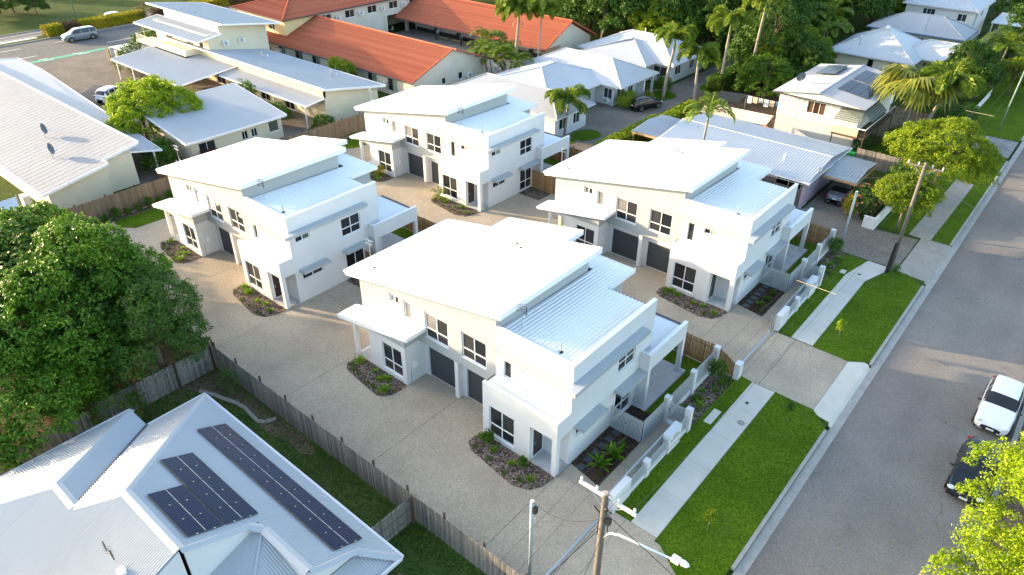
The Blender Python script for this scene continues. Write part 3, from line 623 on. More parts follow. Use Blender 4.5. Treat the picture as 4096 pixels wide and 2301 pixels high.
# ================================================================ the four white duplexes
def duplex():
    h = thing('duplex_house', 'x', 'house', (0, 0, 0))
    def P(m, name, mat, par=None): return m.obj(name, mat, par or h)
    zr = lambda x: 5.46+(x+17.3)*0.1915            # main skillion roof, top of sheet
    zl = lambda x: 2.86+(x+17.0)*0.184             # porch skillion
    # ---- ground floor masonry
    m = M()
    eh = [(-4.6, -2.83, 0.3, 2.32), (-1.75, -0.3, -0.01, 2.52)]
    m.wall('y', 0.0, 0.2, -5.05, 0.0, 0.0, 3.5, eh); m.wall('x', -0.2, 0.0, 0.2, 1.09, 0.0, 3.5, [(0.3, 1.09, 0.1, 2.52)])
    m.box(-0.3, -0.2, 0.2, 0.3, 0, 3.5)
    m.box(-5.05, 0.0, 0.0, 0.2, 3.502, 3.73); m.box(-0.2, 0.0, 0.2, 1.087, 3.502, 3.73)      # parapet
    m.box(-1.95, -1.75, 0.2, 1.15, 0.1, 3.4); m.box(-1.75, -0.2, 1.15, 1.35, 0.1, 3.4)        # entry recess
    m.box(-1.748, -0.205, 0.205, 1.148, 2.56, 2.62)
    rh = [(1.67, 3.38, 1.68, 2.2), (5.45, 7.15, 0.12, 2.12)]
    m.wall('x', -0.2, 0.0, 1.092, 8.88, 0.0, 3.5, rh); m.box(-5.05, -4.85, 0.2, 1.7, 0, 3.4)
    lh = [(-13.35, -11.6, 0.35, 2.35), (-15.87, -14.5, 0.02, 2.52)]
    m.wall('y', 0.0, 0.2, -16.1, -11.25, 0.0, 2.8, lh); m.wall('x', -11.45, -11.25, 0.2, 1.72, 0.0, 2.8)
    m.box(-16.1, -15.87, 0.2, 0.25, 0, 2.8); m.wall('x', -16.1, -15.87, 0.25, 1.65, 0, 2.8, [(0.25, 1.4, 0.02, 2.52)])
    m.box(-14.5, -14.3, 0.2, 1.65, 0.02, 2.8); m.box(-15.868, -14.502, 0.205, 1.645, 2.56, 2.62); m.box(-15.87, -14.5, 1.65, 1.8, 0, 2.8)
    m.box(-11.25, -10.9, 1.55, 1.8, 0, 2.7); m.box(-8.33, -8.05, 1.17, 1.8, 0, 2.7); m.box(-8.05, -7.72, 1.55, 1.8, 0, 2.7); m.box(-5.25, -5.05, 1.55, 1.8, 0, 2.7)
    m.box(-10.9, -8.33, 1.62, 1.8, 2.2, 2.7); m.box(-7.72, -5.25, 1.62, 1.8, 2.2, 2.7)
    m.box(-16.32, -16.1, 1.7, 9.4, 0, 2.8); m.box(-16.1, -8.0, 9.2, 9.4, 0, 2.8); m.box(-8.0, -0.2, 8.68, 8.88, 0, 3.5)
    P(m, 'ground_floor_wall', 'white_render')
    # ---- upper white block
    m = M()
    m.wall('y', 1.09, 1.29, -5.05, 0.0, 3.504, 6.5, [(-4.5, -3.98, 3.72, 5.15), (-3.25, -2.35, 4.7, 5.12)])
    m.wall('x', -0.2, 0.0, 1.292, 8.88, 3.504, 6.5, [(1.57, 2.74, 4.67, 5.1), (5.4, 7.1, 3.55, 4.97)])
    m.box(-5.05, 0.0, 1.09, 1.3, 6.502, 6.72); m.box(-0.22, 0.0, 1.302, 8.88, 6.502, 6.72)
    m.box(-5.06, -0.2, 8.5, 8.68, 3.5, 6.2)
    P(m, 'upper_wall', 'white_render')
    for nm, q in (('upper', ((-5.06, 0.012, 1.078, 1.312, 6.722, 6.745), (-0.232, 0.012, 1.3125, 8.89, 6.722, 6.745))), ('entry', ((-5.06, 0.012, -0.012, 0.212, 3.732, 3.755), (-0.212, 0.012, 0.2125, 1.087, 3.732, 3.755))), ('patio', ((0.408, 0.632, 7.748, 12.11, 3.742, 3.765),))):
        cp = M()
        for b_ in q: cp.box(*b_)
        P(cp, 'parapet_capping', 'white_trim')
    # ---- cream clad upper storey: backing wall with openings and lapped boards
    fh = [(-13.53, -12.77, 4.63, 5.17), (-12.29, -11.74, 4.02, 5.17), (-10.53, -8.72, 3.45, 5.17), (-7.6, -5.8, 3.46, 5.17)]
    m = M(); m.wall('y', 1.17, 1.37, -16.35, -5.07, 2.8, 5.2, fh)
    m.ext([(-16.35, 1.17, 5.2), (-5.07, 1.17, 5.2), (-5.07, 1.17, zr(-5.07)-0.34), (-16.35, 1.17, zr(-16.35)-0.34)], (0, 0.2, 0))
    m.box(-16.35, -5.07, 1.37, 1.62, 2.72, 2.8)
    m.ext([(-5.27, 1.372, 6.2), (-5.07, 1.372, 6.2), (-5.07, 1.372, zr(-5.07)-0.34), (-5.27, 1.372, zr(-5.27)-0.34)], (0, 8.1, 0))
    m.ext([(-16.35, 1.372, 2.8), (-16.15, 1.372, 2.8), (-16.15, 1.372, zr(-16.15)-0.34), (-16.35, 1.372, zr(-16.35)-0.34)], (0, 8.03, 0)); m.box(-3.8, -3.6, 8.7, 11.2, 3.2, 6.15); m.box(-13.2, -3.8, 11.0, 11.2, 2.8, 6.05)
    m.ext([(-13.2, 9.4, 2.8), (-13.0, 9.4, 2.8), (-13.0, 9.4, 5.6), (-13.2, 9.4, 5.6)], (0, 1.6, 0)); m.box(-16.15, -13.2, 9.2, 9.4, 2.8, 5.2)
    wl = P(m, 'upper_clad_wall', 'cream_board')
    z = 2.8; rows = []
    while z < 7.6:
        rows.append(z); z += 0.205
    for z in rows:     # boards on the front, stopped at windows and at the raking roof line
        xa, xb = -16.35, -5.07
        if z+0.205 > zr(xa)-0.36: xa = (z+0.205+0.36-5.46)/0.1915-17.3
        if xa > xb-0.3: continue
        segs = [(xa, xb)]
        for ua, ub, za, zb in fh:
            if z < zb-0.02 and z+0.205 > za+0.02:
                ns = []
                for a, b in segs:
                    if ua-0.03 > a and ua < b: ns.append((a, ua-0.03))
                    if ub+0.03 < b and ub > a: ns.append((ub+0.03, b))
                    if ub <= a or ua >= b: ns.append((a, b))
                segs = ns
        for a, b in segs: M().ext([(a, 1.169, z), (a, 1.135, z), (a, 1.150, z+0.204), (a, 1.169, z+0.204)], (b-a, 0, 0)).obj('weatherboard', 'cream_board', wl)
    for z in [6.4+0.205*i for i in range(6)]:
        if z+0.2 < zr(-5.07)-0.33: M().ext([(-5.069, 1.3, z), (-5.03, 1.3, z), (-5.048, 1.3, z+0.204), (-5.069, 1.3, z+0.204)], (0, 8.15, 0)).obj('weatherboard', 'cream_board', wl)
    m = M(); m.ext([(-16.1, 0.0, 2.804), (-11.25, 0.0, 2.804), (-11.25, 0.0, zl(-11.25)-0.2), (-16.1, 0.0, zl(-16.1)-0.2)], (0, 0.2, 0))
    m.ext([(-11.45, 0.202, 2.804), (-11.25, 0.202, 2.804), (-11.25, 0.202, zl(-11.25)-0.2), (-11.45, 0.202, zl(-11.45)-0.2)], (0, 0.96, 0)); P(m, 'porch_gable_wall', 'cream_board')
    # ---- roofs
    def slab(m, x0, x1, y0, y1, zf, d, t=0.03): m.ext([(x0, y0, zf(x0)-d), (x1, y0, zf(x1)-d), (x1, y0, zf(x1)-t), (x0, y0, zf(x0)-t)], (0, y1-y0, 0))
    def roof(name, x0, x1, y0, y1, zf, d):
        m = M(); ribs(m, [(x0+0.03, y0+0.02, zf(x0+0.03)), (x1-0.02, y0+0.02, zf(x1-0.02)), (x1-0.02, y1-0.02, zf(x1-0.02)), (x0+0.03, y1-0.02, zf(x0+0.03))], (1, 0, 0.19), 0.2, 0.028)
        o = P(m, name, 'white_roof'); m = M()
        slab(m, x0+0.1, x1, y0, y0+0.05, zf, d, -0.03); slab(m, x0+0.1, x1, y1-0.05, y1, zf, d, -0.03); m.box(x1-0.05, x1, y0+0.052, y1-0.052, zf(x1)-d, zf(x1)+0.02)
        P(m, 'fascia', 'white_trim', o); m = M(); slab(m, x0+0.12, x1-0.06, y0+0.055, y1-0.055, zf, d-0.01, d-0.05); P(m, 'soffit', 'soffit', o)
        m = M(); m.box(x0-0.06, x0+0.1, y0, y1, zf(x0)-0.15, zf(x0)-0.02); P(m, 'gutter', 'gutter', o); return o
    roof('main_roof', -17.3, -4.42, 0.75, 9.85, zr, 0.34)
    roof('rear_roof', -13.7, -7.4, 9.852, 12.25, lambda x: zr(x)-0.3, 0.3)
    roof('porch_roof', -17.0, -10.5, -0.42, 1.13, zl, 0.22)
    m = M(); zf = lambda y: 6.46-(y-1.3)*0.026
    ribs(m, [(-5.0, 1.32, zf(1.32)), (-0.24, 1.32, zf(1.32)), (-0.24, 8.66, zf(8.66)), (-5.0, 8.66, zf(8.66))], (0, 1, -0.026), 0.24, 0.045)
    ribs(m, [(-5.0, 8.661, zf(8.661)), (-3.08, 8.661, zf(8.661)), (-3.08, 11.55, zf(11.55)), (-5.0, 11.55, zf(11.55))], (0, 1, -0.026), 0.24, 0.045)
    ribs(m, [(-7.4, 9.9, zf(9.9)-0.02), (-5.002, 9.9, zf(9.9)-0.02), (-5.002, 11.55, zf(11.55)), (-7.4, 11.55, zf(11.55))], (0, 1, -0.026), 0.24, 0.045)
    lr = P(m, 'lower_roof', 'white_roof')
    m = M(); m.box(-3.078, -3.03, 8.75, 11.6, 5.98, 6.3); m.box(-7.4, -3.08, 11.56, 11.6, 5.98, 6.22); P(m, 'fascia', 'white_trim', lr)
    m = M(); m.box(-3.03, -0.24, 8.69, 8.83, 6.06, 6.2); P(m, 'gutter', 'gutter_dark', lr)
    m = M(); ribs(m, [(-5.0, 0.22, 3.56), (-0.22, 0.22, 3.62), (-0.22, 1.085, 3.62), (-5.0, 1.085, 3.56)], (1, 0, 0.012), 0.12, 0.02); er = P(m, 'entry_roof', 'white_roof')
    m = M(); m.box(-5.12, -4.98, 0.22, 1.08, 3.42, 3.55); P(m, 'gutter', 'gutter_dark', er)
    # ---- awnings
    m = M(); m.box(-5.0, 0.57, 0.5, 1.088, 5.44, 5.66); m.box(0.002, 0.57, 1.0885, 7.5, 5.44, 5.66); P(m, 'hood_awning', 'awning_grey')
    for a, b, z in ((1.47, 3.71, 2.45), (5.2, 7.72, 2.4)): P(M().box(0.002, 0.62, a, b, z, z+0.18), 'window_awning', 'awning_grey')
    # ---- windows and doors
    S4 = ('glass', 'glass', 'screen', 'screen')
    win(h, 'y', 0.0, -1, -4.6, -2.83, 0.3, 2.32, 2, 0.38, ('screen', 'glass', 'glass', 'screen')); win(h, 'y', 0.0, -1, -13.35, -11.6, 0.35, 2.35, 2, 0.38, ('screen', 'glass', 'screen', 'glass'))
    win(h, 'y', 1.13, -1, -13.53, -12.77, 4.63, 5.17, 2, None, ('frost', 'screen')); win(h, 'y', 1.13, -1, -12.29, -11.74, 4.02, 5.17, 1, None, ('blind',))
    win(h, 'y', 1.13, -1, -10.53, -8.72, 3.45, 5.17, 2, 0.38, ('glass', 'blind', 'screen', 'screen')); win(h, 'y', 1.13, -1, -7.6, -5.8, 3.46, 5.17, 2, 0.38, ('screen', 'screen', 'glass', 'glass'))
    win(h, 'y', 1.09, -1, -4.5, -3.98, 3.72, 5.15, 1, None, ('glass',), sill=False); win(h, 'y', 1.09, -1, -3.25, -2.35, 4.7, 5.12, 2, None, ('screen', 'frost'), sill=False)
    win(h, 'x', 0.0, 1, 1.67, 3.38, 1.68, 2.2, 2, None, ('glass', 'screen')); win(h, 'x', 0.0, 1, 5.45, 7.15, 0.12, 2.12, 2, 0.4, ('glass', 'glass', 'screen', 'glass'))
    win(h, 'x', 0.0, 1, 1.57, 2.74, 4.67, 5.1, 2, None, ('glass', 'frost')); win(h, 'x', 0.0, 1, 5.4, 7.1, 3.55, 4.97, 2, 0.42, ('glass',))
    for a, b in ((-10.9, -8.33), (-7.72, -5.25)):
        d = M()
        for i in range(4): d.box(a+0.002, b-0.002, 1.66+0.001*(i % 2), 1.7, 0.05+i*0.54, 0.05+i*0.54+0.532)
        d = P(d, 'garage_door', 'charcoal_door'); P(M().box(a, b, 1.62, 1.9, 0.0, 0.045), 'threshold', 'concrete')
    d = P(M().box(-1.749, -1.72, 0.28, 1.06, 0.14, 2.25), 'front_door', 'dark_door'); P(M().wall('x', -1.75, -1.70, 0.2, 1.13, 0.1, 2.32, [(0.27, 1.07, 0.16, 2.26)]), 'door_frame', 'white_trim', d); P(M().box(-1.72, -1.66, 0.36, 0.40, 1.0, 1.2), 'handle', 'steel', d)
    # ---- alfresco on the street side
    m = M(); m.box(0.34, 0.62, 7.76, 8.04, 0, 2.6); m.box(0.34, 0.62, 11.82, 12.1, 0, 2.6); m.box(-3.6, -3.32, 11.82, 12.1, 0, 2.6)
    m.box(0.42, 0.62, 7.76, 12.1, 2.602, 3.74); m.box(0.002, 0.418, 7.76, 7.96, 2.602, 3.74); m.box(0.002, 0.34, 7.76, 7.94, 0, 2.1); m.box(-3.8, 0.418, 11.9, 12.1, 2.602, 3.3)
    P(m, 'patio_frame', 'white_render')
    m = M(); ribs(m, [(0.01, 7.98, 3.46), (0.40, 7.98, 3.46), (0.40, 11.88, 3.38), (0.01, 11.88, 3.38)], (0, 1, -0.02), 0.1, 0.02); ribs(m, [(-3.6, 8.9, 3.44), (0.008, 8.9, 3.44), (0.008, 11.88, 3.38), (-3.6, 11.88, 3.38)], (0, 1, -0.02), 0.1, 0.02); ar = P(m, 'patio_roof', 'white_roof')
    P(M().box(-3.6, 0.42, 12.1, 12.24, 3.2, 3.36), 'gutter', 'gutter_dark', ar); P(M().box(-3.78, 0.41, 8.89, 11.88, 2.9, 2.95), 'ceiling', 'soffit', ar)
    P(M().box(-3.6, 0.9, 7.4, 12.3, -0.02, 0.06), 'patio_floor', 'patio_tile'); P(M().box(-1.75, 0.0, 0.02, 1.15, 0.0, 0.10), 'porch_floor', 'patio_tile'); P(M().box(-15.86, -14.5, 0.02, 1.65, 0.0, 0.06), 'porch_floor', 'patio_tile')
    P(M().box(-1.0, -0.1, 8.882, 8.94, 0.1, 2.2).box(-2.9, -1.3, 8.882, 8.94, 0.1, 2.2), 'patio_door', 'glass')
    # ---- small fittings
    m = M()
    for x, y in ((-15.6, 1.8), (-9.6, 8.3), (-9.0, 7.9)):
        m.tube([(x, y, zr(x)-0.02), (x, y, zr(x)+0.55)], 0.035, 0.035, 6)
    m.tube([(-1.4, 1.9, 6.42), (-1.4, 1.9, 7.05)], 0.04, 0.04, 6); o = P(m, 'vent_pipe', 'galv')
    m = M()
    for x, y in ((-15.6, 1.8), (-9.6, 8.3), (-9.0, 7.9)): m.tube([(x, y, zr(x)-0.01), (x, y, zr(x)+0.08)], 0.14, 0.06, 8)
    m.tube([(-1.4, 1.9, 6.46), (-1.4, 1.9, 6.54)], 0.14, 0.06, 8); P(m, 'flashing', 'black_plastic', o)
    P(M().box(-11.249, -11.12, 0.55, 0.85, 1.1, 1.5), 'meter_box', 'white_plastic'); P(M().tube([(-11.22, 0.35, 0), (-11.22, 0.35, 1.0)], 0.02, 0.02, 5), 'tap_pipe', 'galv')
    P(M().tube([(-5.1, 1.05, 0.0), (-5.1, 1.05, 3.4)], 0.045, 0.045, 6), 'downpipe', 'white_trim')
    return h
LBL = {'A': 'white two-storey duplex beside the timber power pole that carries a streetlight', 'B': 'white two-storey duplex next to the ribbed-roof house with a purple wall',
       'C': 'white two-storey duplex behind the huge dark green tree, by the brown back fence', 'D': 'white two-storey duplex between the cream long building and the hip-roofed villa with a curving palm'}
h0 = duplex(); index_kids(); HS = {}
for k, (ox, oy) in HOUSES.items():
    h = h0 if k == 'A' else copytree(h0)
    h.location = (ox, oy, 0); h['label'] = LBL[k]; h['group'] = 'white duplexes of the complex'; HS[k] = h
# antennas standing on the roofs
def antenna(loc, hgt, label, yagi=False, group='television antennas on roofs'):
    t = thing('antenna', label, 'antenna', loc, 0, group)
    M().tube([(0, 0, 0), (0, 0, hgt)], 0.014, 0.014, 6).tube([(0.25, 0, 0), (0, 0, hgt*0.3)], 0.012, 0.012, 5).tube([(-0.15, 0.2, 0), (0, 0, hgt*0.3)], 0.012, 0.012, 5).obj('mast', 'steel', t)
    m = M()
    if yagi:
        for zz in (hgt, hgt-0.25): m.tube([(-0.36, 0, zz), (0.36, 0, zz)], 0.008, 0.008, 5)
        for i in range(8): m.tube([(-0.34+i*0.09, -0.22+0.01*i, hgt), (-0.34+i*0.09, 0.22-0.01*i, hgt)], 0.006, 0.006, 4)
        for i in range(5): m.tube([(-0.3+i*0.14, -0.17, hgt-0.25), (-0.3+i*0.14, 0.17, hgt-0.25)], 0.006, 0.006, 4)
    else:
        for s in (-0.3, 0.3): m.tube([(s, 0, hgt-0.55), (s, 0, hgt)], 0.028, 0.028, 5)
        for zz in (hgt-0.45, hgt-0.1, hgt-0.28): m.tube([(-0.3, 0.02, zz), (0.3, -0.02, zz)], 0.01, 0.01, 4)
        for i in range(4): m.tube([(-0.2, -0.1, hgt-0.5+i*0.15), (0.2, 0.1, hgt-0.42+i*0.15)], 0.009, 0.009, 4)
    m.obj('elements', 'dark_metal' if not yagi else 'galv', t); return t
antenna((-14.95-4.2, 21.42+2.2, 6.45), 1.5, 'dark two-bar antenna on the lower roof of the duplex beside the streetlight pole')
antenna((-38.53-4.2, 21.42+2.2, 6.45), 1.5, 'dark two-bar antenna on the lower roof of the duplex behind the huge tree')
antenna((-38.53-4.2, 41.48+2.2, 6.45), 1.5, 'dark two-bar antenna on the lower roof of the duplex by the cream long building')
antenna((-14.95-16.9, 21.42+2.6, 5.53), 1.4, 'pale antenna on the low eave of the duplex beside the streetlight pole', True)
antenna((-14.95-16.9, 41.48+2.6, 5.53), 1.4, 'pale antenna on the low eave of the duplex by the purple-walled house', True)
antenna((-38.53-16.9, 21.42+2.6, 5.53), 1.4, 'pale antenna on the low eave of the duplex behind the huge tree', True)
antenna((-38.53-16.9, 41.48+2.6, 5.53), 1.4, 'pale antenna on the low eave of the duplex by the cream long building', True)
# ================================================================ neighbouring buildings
def hipplanes(x0, x1, y0, y1, ze, zr, ax='x', e0='hip', e1='hip'):
    """planes [(poly, flow)] and ridge lines of a hip or gable roof"""
    if ax == 'x':
        ym = (y0+y1)/2; r = (y1-y0)/2; k = (zr-ze)/r; a = x0+(r if e0 == 'hip' else 0); b = x1-(r if e1 == 'hip' else 0)
        A, B = (a, ym, zr), (b, ym, zr); c = [(x0, y0, ze), (x1, y0, ze), (x1, y1, ze), (x0, y1, ze)]
        pl = [([c[0], c[1], B, A], (0, 1, k)), ([c[2], c[3], A, B], (0, -1, k))]
        if e0 == 'hip': pl.append(([c[3], c[0], A], (1, 0, k)))
        if e1 == 'hip': pl.append(([c[1], c[2], B], (-1, 0, k)))
        rl = [(A, B)]+([(c[0], A), (c[3], A)] if e0 == 'hip' else [])+([(c[1], B), (c[2], B)] if e1 == 'hip' else [])
    else:
        xm = (x0+x1)/2; r = (x1-x0)/2; k = (zr-ze)/r; a = y0+(r if e0 == 'hip' else 0); b = y1-(r if e1 == 'hip' else 0)
        A, B = (xm, a, zr), (xm, b, zr); c = [(x0, y0, ze), (x1, y0, ze), (x1, y1, ze), (x0, y1, ze)]
        pl = [([c[1], c[2], B, A], (-1, 0, k)), ([c[3], c[0], A, B], (1, 0, k))]
        if e0 == 'hip': pl.append(([c[0], c[1], A], (0, 1, k)))
        if e1 == 'hip': pl.append(([c[2], c[3], B], (0, -1, k)))
        rl = [(A, B)]+([(c[0], A), (c[1], A)] if e0 == 'hip' else [])+([(c[2], B), (c[3], B)] if e1 == 'hip' else [])
    return pl, rl
def hiproof(root, x0, x1, y0, y1, ze, zr, ax='x', e0='hip', e1='hip', mat='grey_roof', pitch=0.15, h=0.02, prof='sin', gut='gutter', cap=0.09):
    pl, rl = hipplanes(x0, x1, y0, y1, ze, zr, ax, e0, e1); m = M()
    for p, f in pl: ribs(m, p, f, pitch, h, prof)
    o = m.obj('roof', mat, root); m = M()
    for a, b in rl: m.tube([Vector(a)+Vector((0, 0, 0.02)), Vector(b)+Vector((0, 0, 0.02))], cap, cap, 6)
    m.obj('ridge_capping', mat, o); m = M()
    m.box(x0-0.1, x1+0.1, y0-0.1, y0, ze-0.13, ze-0.01).box(x0-0.1, x1+0.1, y1, y1+0.1, ze-0.13, ze-0.01).box(x1, x1+0.1, y0+0.001, y1-0.001, ze-0.13, ze-0.01).box(x0-0.1, x0, y0+0.001, y1-0.001, ze-0.13, ze-0.01)
    m.obj('gutter', gut, o)
    M().box(x0+0.02, x1-0.02, y0+0.02, y1-0.02, ze-0.09, ze-0.06).obj('soffit', 'soffit', o)
    for e, yy in ((e0, 0), (e1, 1)):       # gable infill
        if e != 'hip':
            if ax == 'x': xx = (x0+0.3 if yy == 0 else x1-0.45); M().ext([(xx, y0+0.4, ze-0.06), (xx, y1-0.4, ze-0.06), (xx, (y0+y1)/2, zr-0.16)], (0.15, 0, 0)).obj('gable', MATW[0], o)
            else: yv = (y0+0.3 if yy == 0 else y1-0.45); M().ext([(x0+0.4, yv, ze-0.06), (x1-0.4, yv, ze-0.06), ((x0+x1)/2, yv, zr-0.16)], (0, 0.15, 0)).obj('gable', MATW[0], o)
    return o
MATW = ['cream_wall']
def block(root, x0, x1, y0, y1, z0, z1, mat, wins=(), name='wall', fm='white_trim', gl=('glass', 'screen')):
    """four real walls; wins: (side, u0, u1, za, zb, cols)"""
    m = M(); t = 0.2
    for side in 'SNEW':
        hs = [w_[1:5] for w_ in wins if w_[0] == side]
        if side == 'S': m.wall('y', y0, y0+t, x0, x1, z0, z1, hs)
        if side == 'N': m.wall('y', y1-t, y1, x0, x1, z0, z1, hs)
        if side == 'E': m.wall('x', x1-t, x1, y0+t+0.001, y1-t-0.001, z0, z1, hs)
        if side == 'W': m.wall('x', x0, x0+t, y0+t+0.001, y1-t-0.001, z0, z1, hs)
    o = m.obj(name, mat, root)
    for s, a, b, c, d, n in wins:
        if s == 'S': win(root, 'y', y0, -1, a, b, c, d, n, None, gl, fmat=fm)
        if s == 'E': win(root, 'x', x1, 1, a, b, c, d, n, None, gl, fmat=fm)
    return o
def sheetroof(root, poly, flow, mat, pitch=0.2, h=0.02, prof='trap', name='roof', edge=0.16, emat='white_trim'):
    m = M(); ribs(m, poly, flow, pitch, h, prof); o = m.obj(name, mat, root); m = M(); P = [Vector(p) for p in poly]
    c = sum(P, Vector())/len(P)
    for i in range(len(P)):
        a, b = P[i], P[(i+1) % len(P)]; d = (b-a).normalized(); n = Vector((d.y, -d.x, 0)).normalized()
        if n.dot(a-c) < 0: n = -n
        m.ext([a+n*0.002+Vector((0, 0, 0.03)), b+n*0.002+Vector((0, 0, 0.03)), b+n*0.002-Vector((0, 0, edge)), a+n*0.002-Vector((0, 0, edge))], n*0.06)
    m.obj('fascia', emat, o); return o
def ac_unit(root, x, y, z, side):
    if side == 'E': o = M().box(x+0.05, x+0.4, y, y+0.85, z, z+0.6).obj('air_conditioner', 'white_plastic', root); M().disc((x+0.41, y+0.36, z+0.3), (1, 0, 0), 0.24, 0.02, 14).obj('fan_grille', 'galv', o)
    else: o = M().box(x, x+0.85, y-0.4, y-0.05, z, z+0.6).obj('air_conditioner', 'white_plastic', root); M().disc((x+0.36, y-0.41, z+0.3), (0, 1, 0), 0.24, 0.02, 14).obj('fan_grille', 'galv', o)
def dish(loc, label, rz=0.6, s=1.25):
    t = thing('satellite_dish', label, 'satellite dish', loc, rz, 'satellite dishes'); m = M(); o = len(m.v); n = 16
    for i in range(4):
        r = 0.42*s*i/3+0.001; d = 0.10*(i/3)**2*s
        for j in range(n): a = 6.2832*j/n; m.v.append((d-0.25*r*math.sin(a), r*math.cos(a), 0.75*s+r*math.sin(a)*0.95))
    for i in range(3):
        for j in range(n): m.f.append((i*n+j, (i+1)*n+j, (i+1)*n+(j+1) % n, i*n+(j+1) % n))
    m.obj('reflector', 'dish_grey', t, smooth=True)
    M().tube([(0, 0, 0), (0, 0, 0.5*s), (-0.05, 0, 0.75*s)], 0.03, 0.03, 6).tube([(0.35*s, 0.2, 0), (0, 0, 0.35*s)], 0.015, 0.015, 5).tube([(0.05, 0, 0.4*s), (0.5*s, 0, 0.62*s)], 0.018, 0.018, 5).obj('mount', 'steel', t)
    M().box(0.48*s, 0.58*s, -0.04, 0.04, 0.6*s, 0.72*s).obj('receiver', 'white_plastic', t); return t
# ---- house with solar panels in the near corner
n1 = thing('solar_house', 'low white brick house with pale corrugated hip roof, under two solar arrays', 'house')
S_ = 0.44; ys = -1.35; zs = lambda y: 2.6+S_*(y-ys); zn = lambda y: 2.6+S_*(11.75-y)
m = M()
for p, f in (([(-31.65, 11.75, 2.6), (-25.1, 11.75, 2.6), (-25.1, 5.2, zn(5.2))], (0, 1, -S_)), ([(-25.1, 11.75, 2.6), (-20.75, 11.75, 2.6), (-20.75, 5.2, zn(5.2)), (-25.1, 5.2, zn(5.2))], (0, 1, -S_)),
             ([(-20.75, 11.75, 2.6), (-17.2, 11.75, 2.6), (-17.2, 8.3, zn(8.3)), (-20.75, 8.3, zn(8.3))], (0, 1, -S_)), ([(-17.2, 11.75, 2.6), (-15.9, 11.75, 2.6), (-17.2, 10.45, zn(10.45))], (0, 1, -S_)),
             ([(-25.1, 5.2, zn(5.2)), (-31.65, 11.75, 2.6), (-31.65, 8.6, 2.6), (-26.67, 3.62, zs(3.62))], (1, 0, S_)),
             ([(-33.47, 8.6, 2.6), (-31.65, 8.6, 2.6), (-26.67, 3.62, zs(3.62)), (-28.5, 3.62, zs(3.62))], (0, 1, -S_)), ([(-33.47, 8.6, 2.6), (-28.5, 3.62, zs(3.62)), (-33.47, -1.35, 2.6)], (1, 0, S_)),
             ([(-33.47, ys, 2.6), (-28.5, ys, 2.6), (-28.5, 3.62, zs(3.62))], (0, 1, S_)), ([(-28.5, ys, 2.6), (-26.67, ys, 2.6), (-26.67, 3.62, zs(3.62)), (-28.5, 3.62, zs(3.62))], (0, 1, S_)),
             ([(-26.67, ys, 2.6), (-25.1, ys, 2.6), (-25.1, 5.2, zs(5.2)), (-26.67, 3.62, zs(3.62))], (0, 1, S_)), ([(-25.1, ys, 2.6), (-20.75, ys, 2.6), (-20.75, 5.2, zs(5.2)), (-25.1, 5.2, zs(5.2))], (0, 1, S_))):
    ribs(m, p, f, 0.115, 0.036, 'sin')
r1 = m.obj('roof', 'zinc_roof', n1); m = M()
for pts in ([(-33.47, 8.6, 2.6), (-28.5, 3.62, zs(3.62)), (-26.67, 3.62, zs(3.62)), (-25.1, 5.2, zn(5.2)), (-20.75, 5.2, zn(5.2))], [(-31.65, 11.75, 2.6), (-25.1, 5.2, zn(5.2))], [(-33.47, ys, 2.6), (-28.5, 3.62, zs(3.62))], [(-20.75, 5.2, zn(5.2)), (-20.78, 7.9, zn(7.9)), (-20.3, 8.3, zn(8.3)), (-17.2, 8.3, zn(8.3)), (-17.2, 10.45, zn(10.45)), (-15.9, 11.75, 2.6)]):
    for a, b in zip(pts, pts[1:]):
        a, b = Vector(a), Vector(b); d = (b-a).normalized(); n = Vector((d.y, -d.x, 0)).normalized()
        w_ = 0.22; u = Vector((0, 0, 0.05)); dz = Vector((0, 0, 0.05))
        m.add([a+n*w_-dz, b+n*w_-dz, b+u, a+u, a-n*w_-dz, b-n*w_-dz], [(0, 1, 2, 3), (3, 2, 5, 4)])
m.obj('ridge_capping', 'zinc_roof', r1)
m = M(); m.tube([(-31.65, 8.6, 2.63), (-26.75, 3.7, zs(3.62)-0.06)], 0.07, 0.07, 6); m.obj('valley_gutter', 'gutter_dark', r1)
m = M().box(-31.7, -15.85, 11.76, 11.88, 2.45, 2.6).box(-15.9, -15.78, 2, 11.75, 2.45, 2.6).box(-31.78, -31.66, 8.62, 11.86, 2.45, 2.6).box(-33.6, -33.48, -1.35, 8.6, 2.45, 2.6); m.obj('gutter', 'gutter', r1)
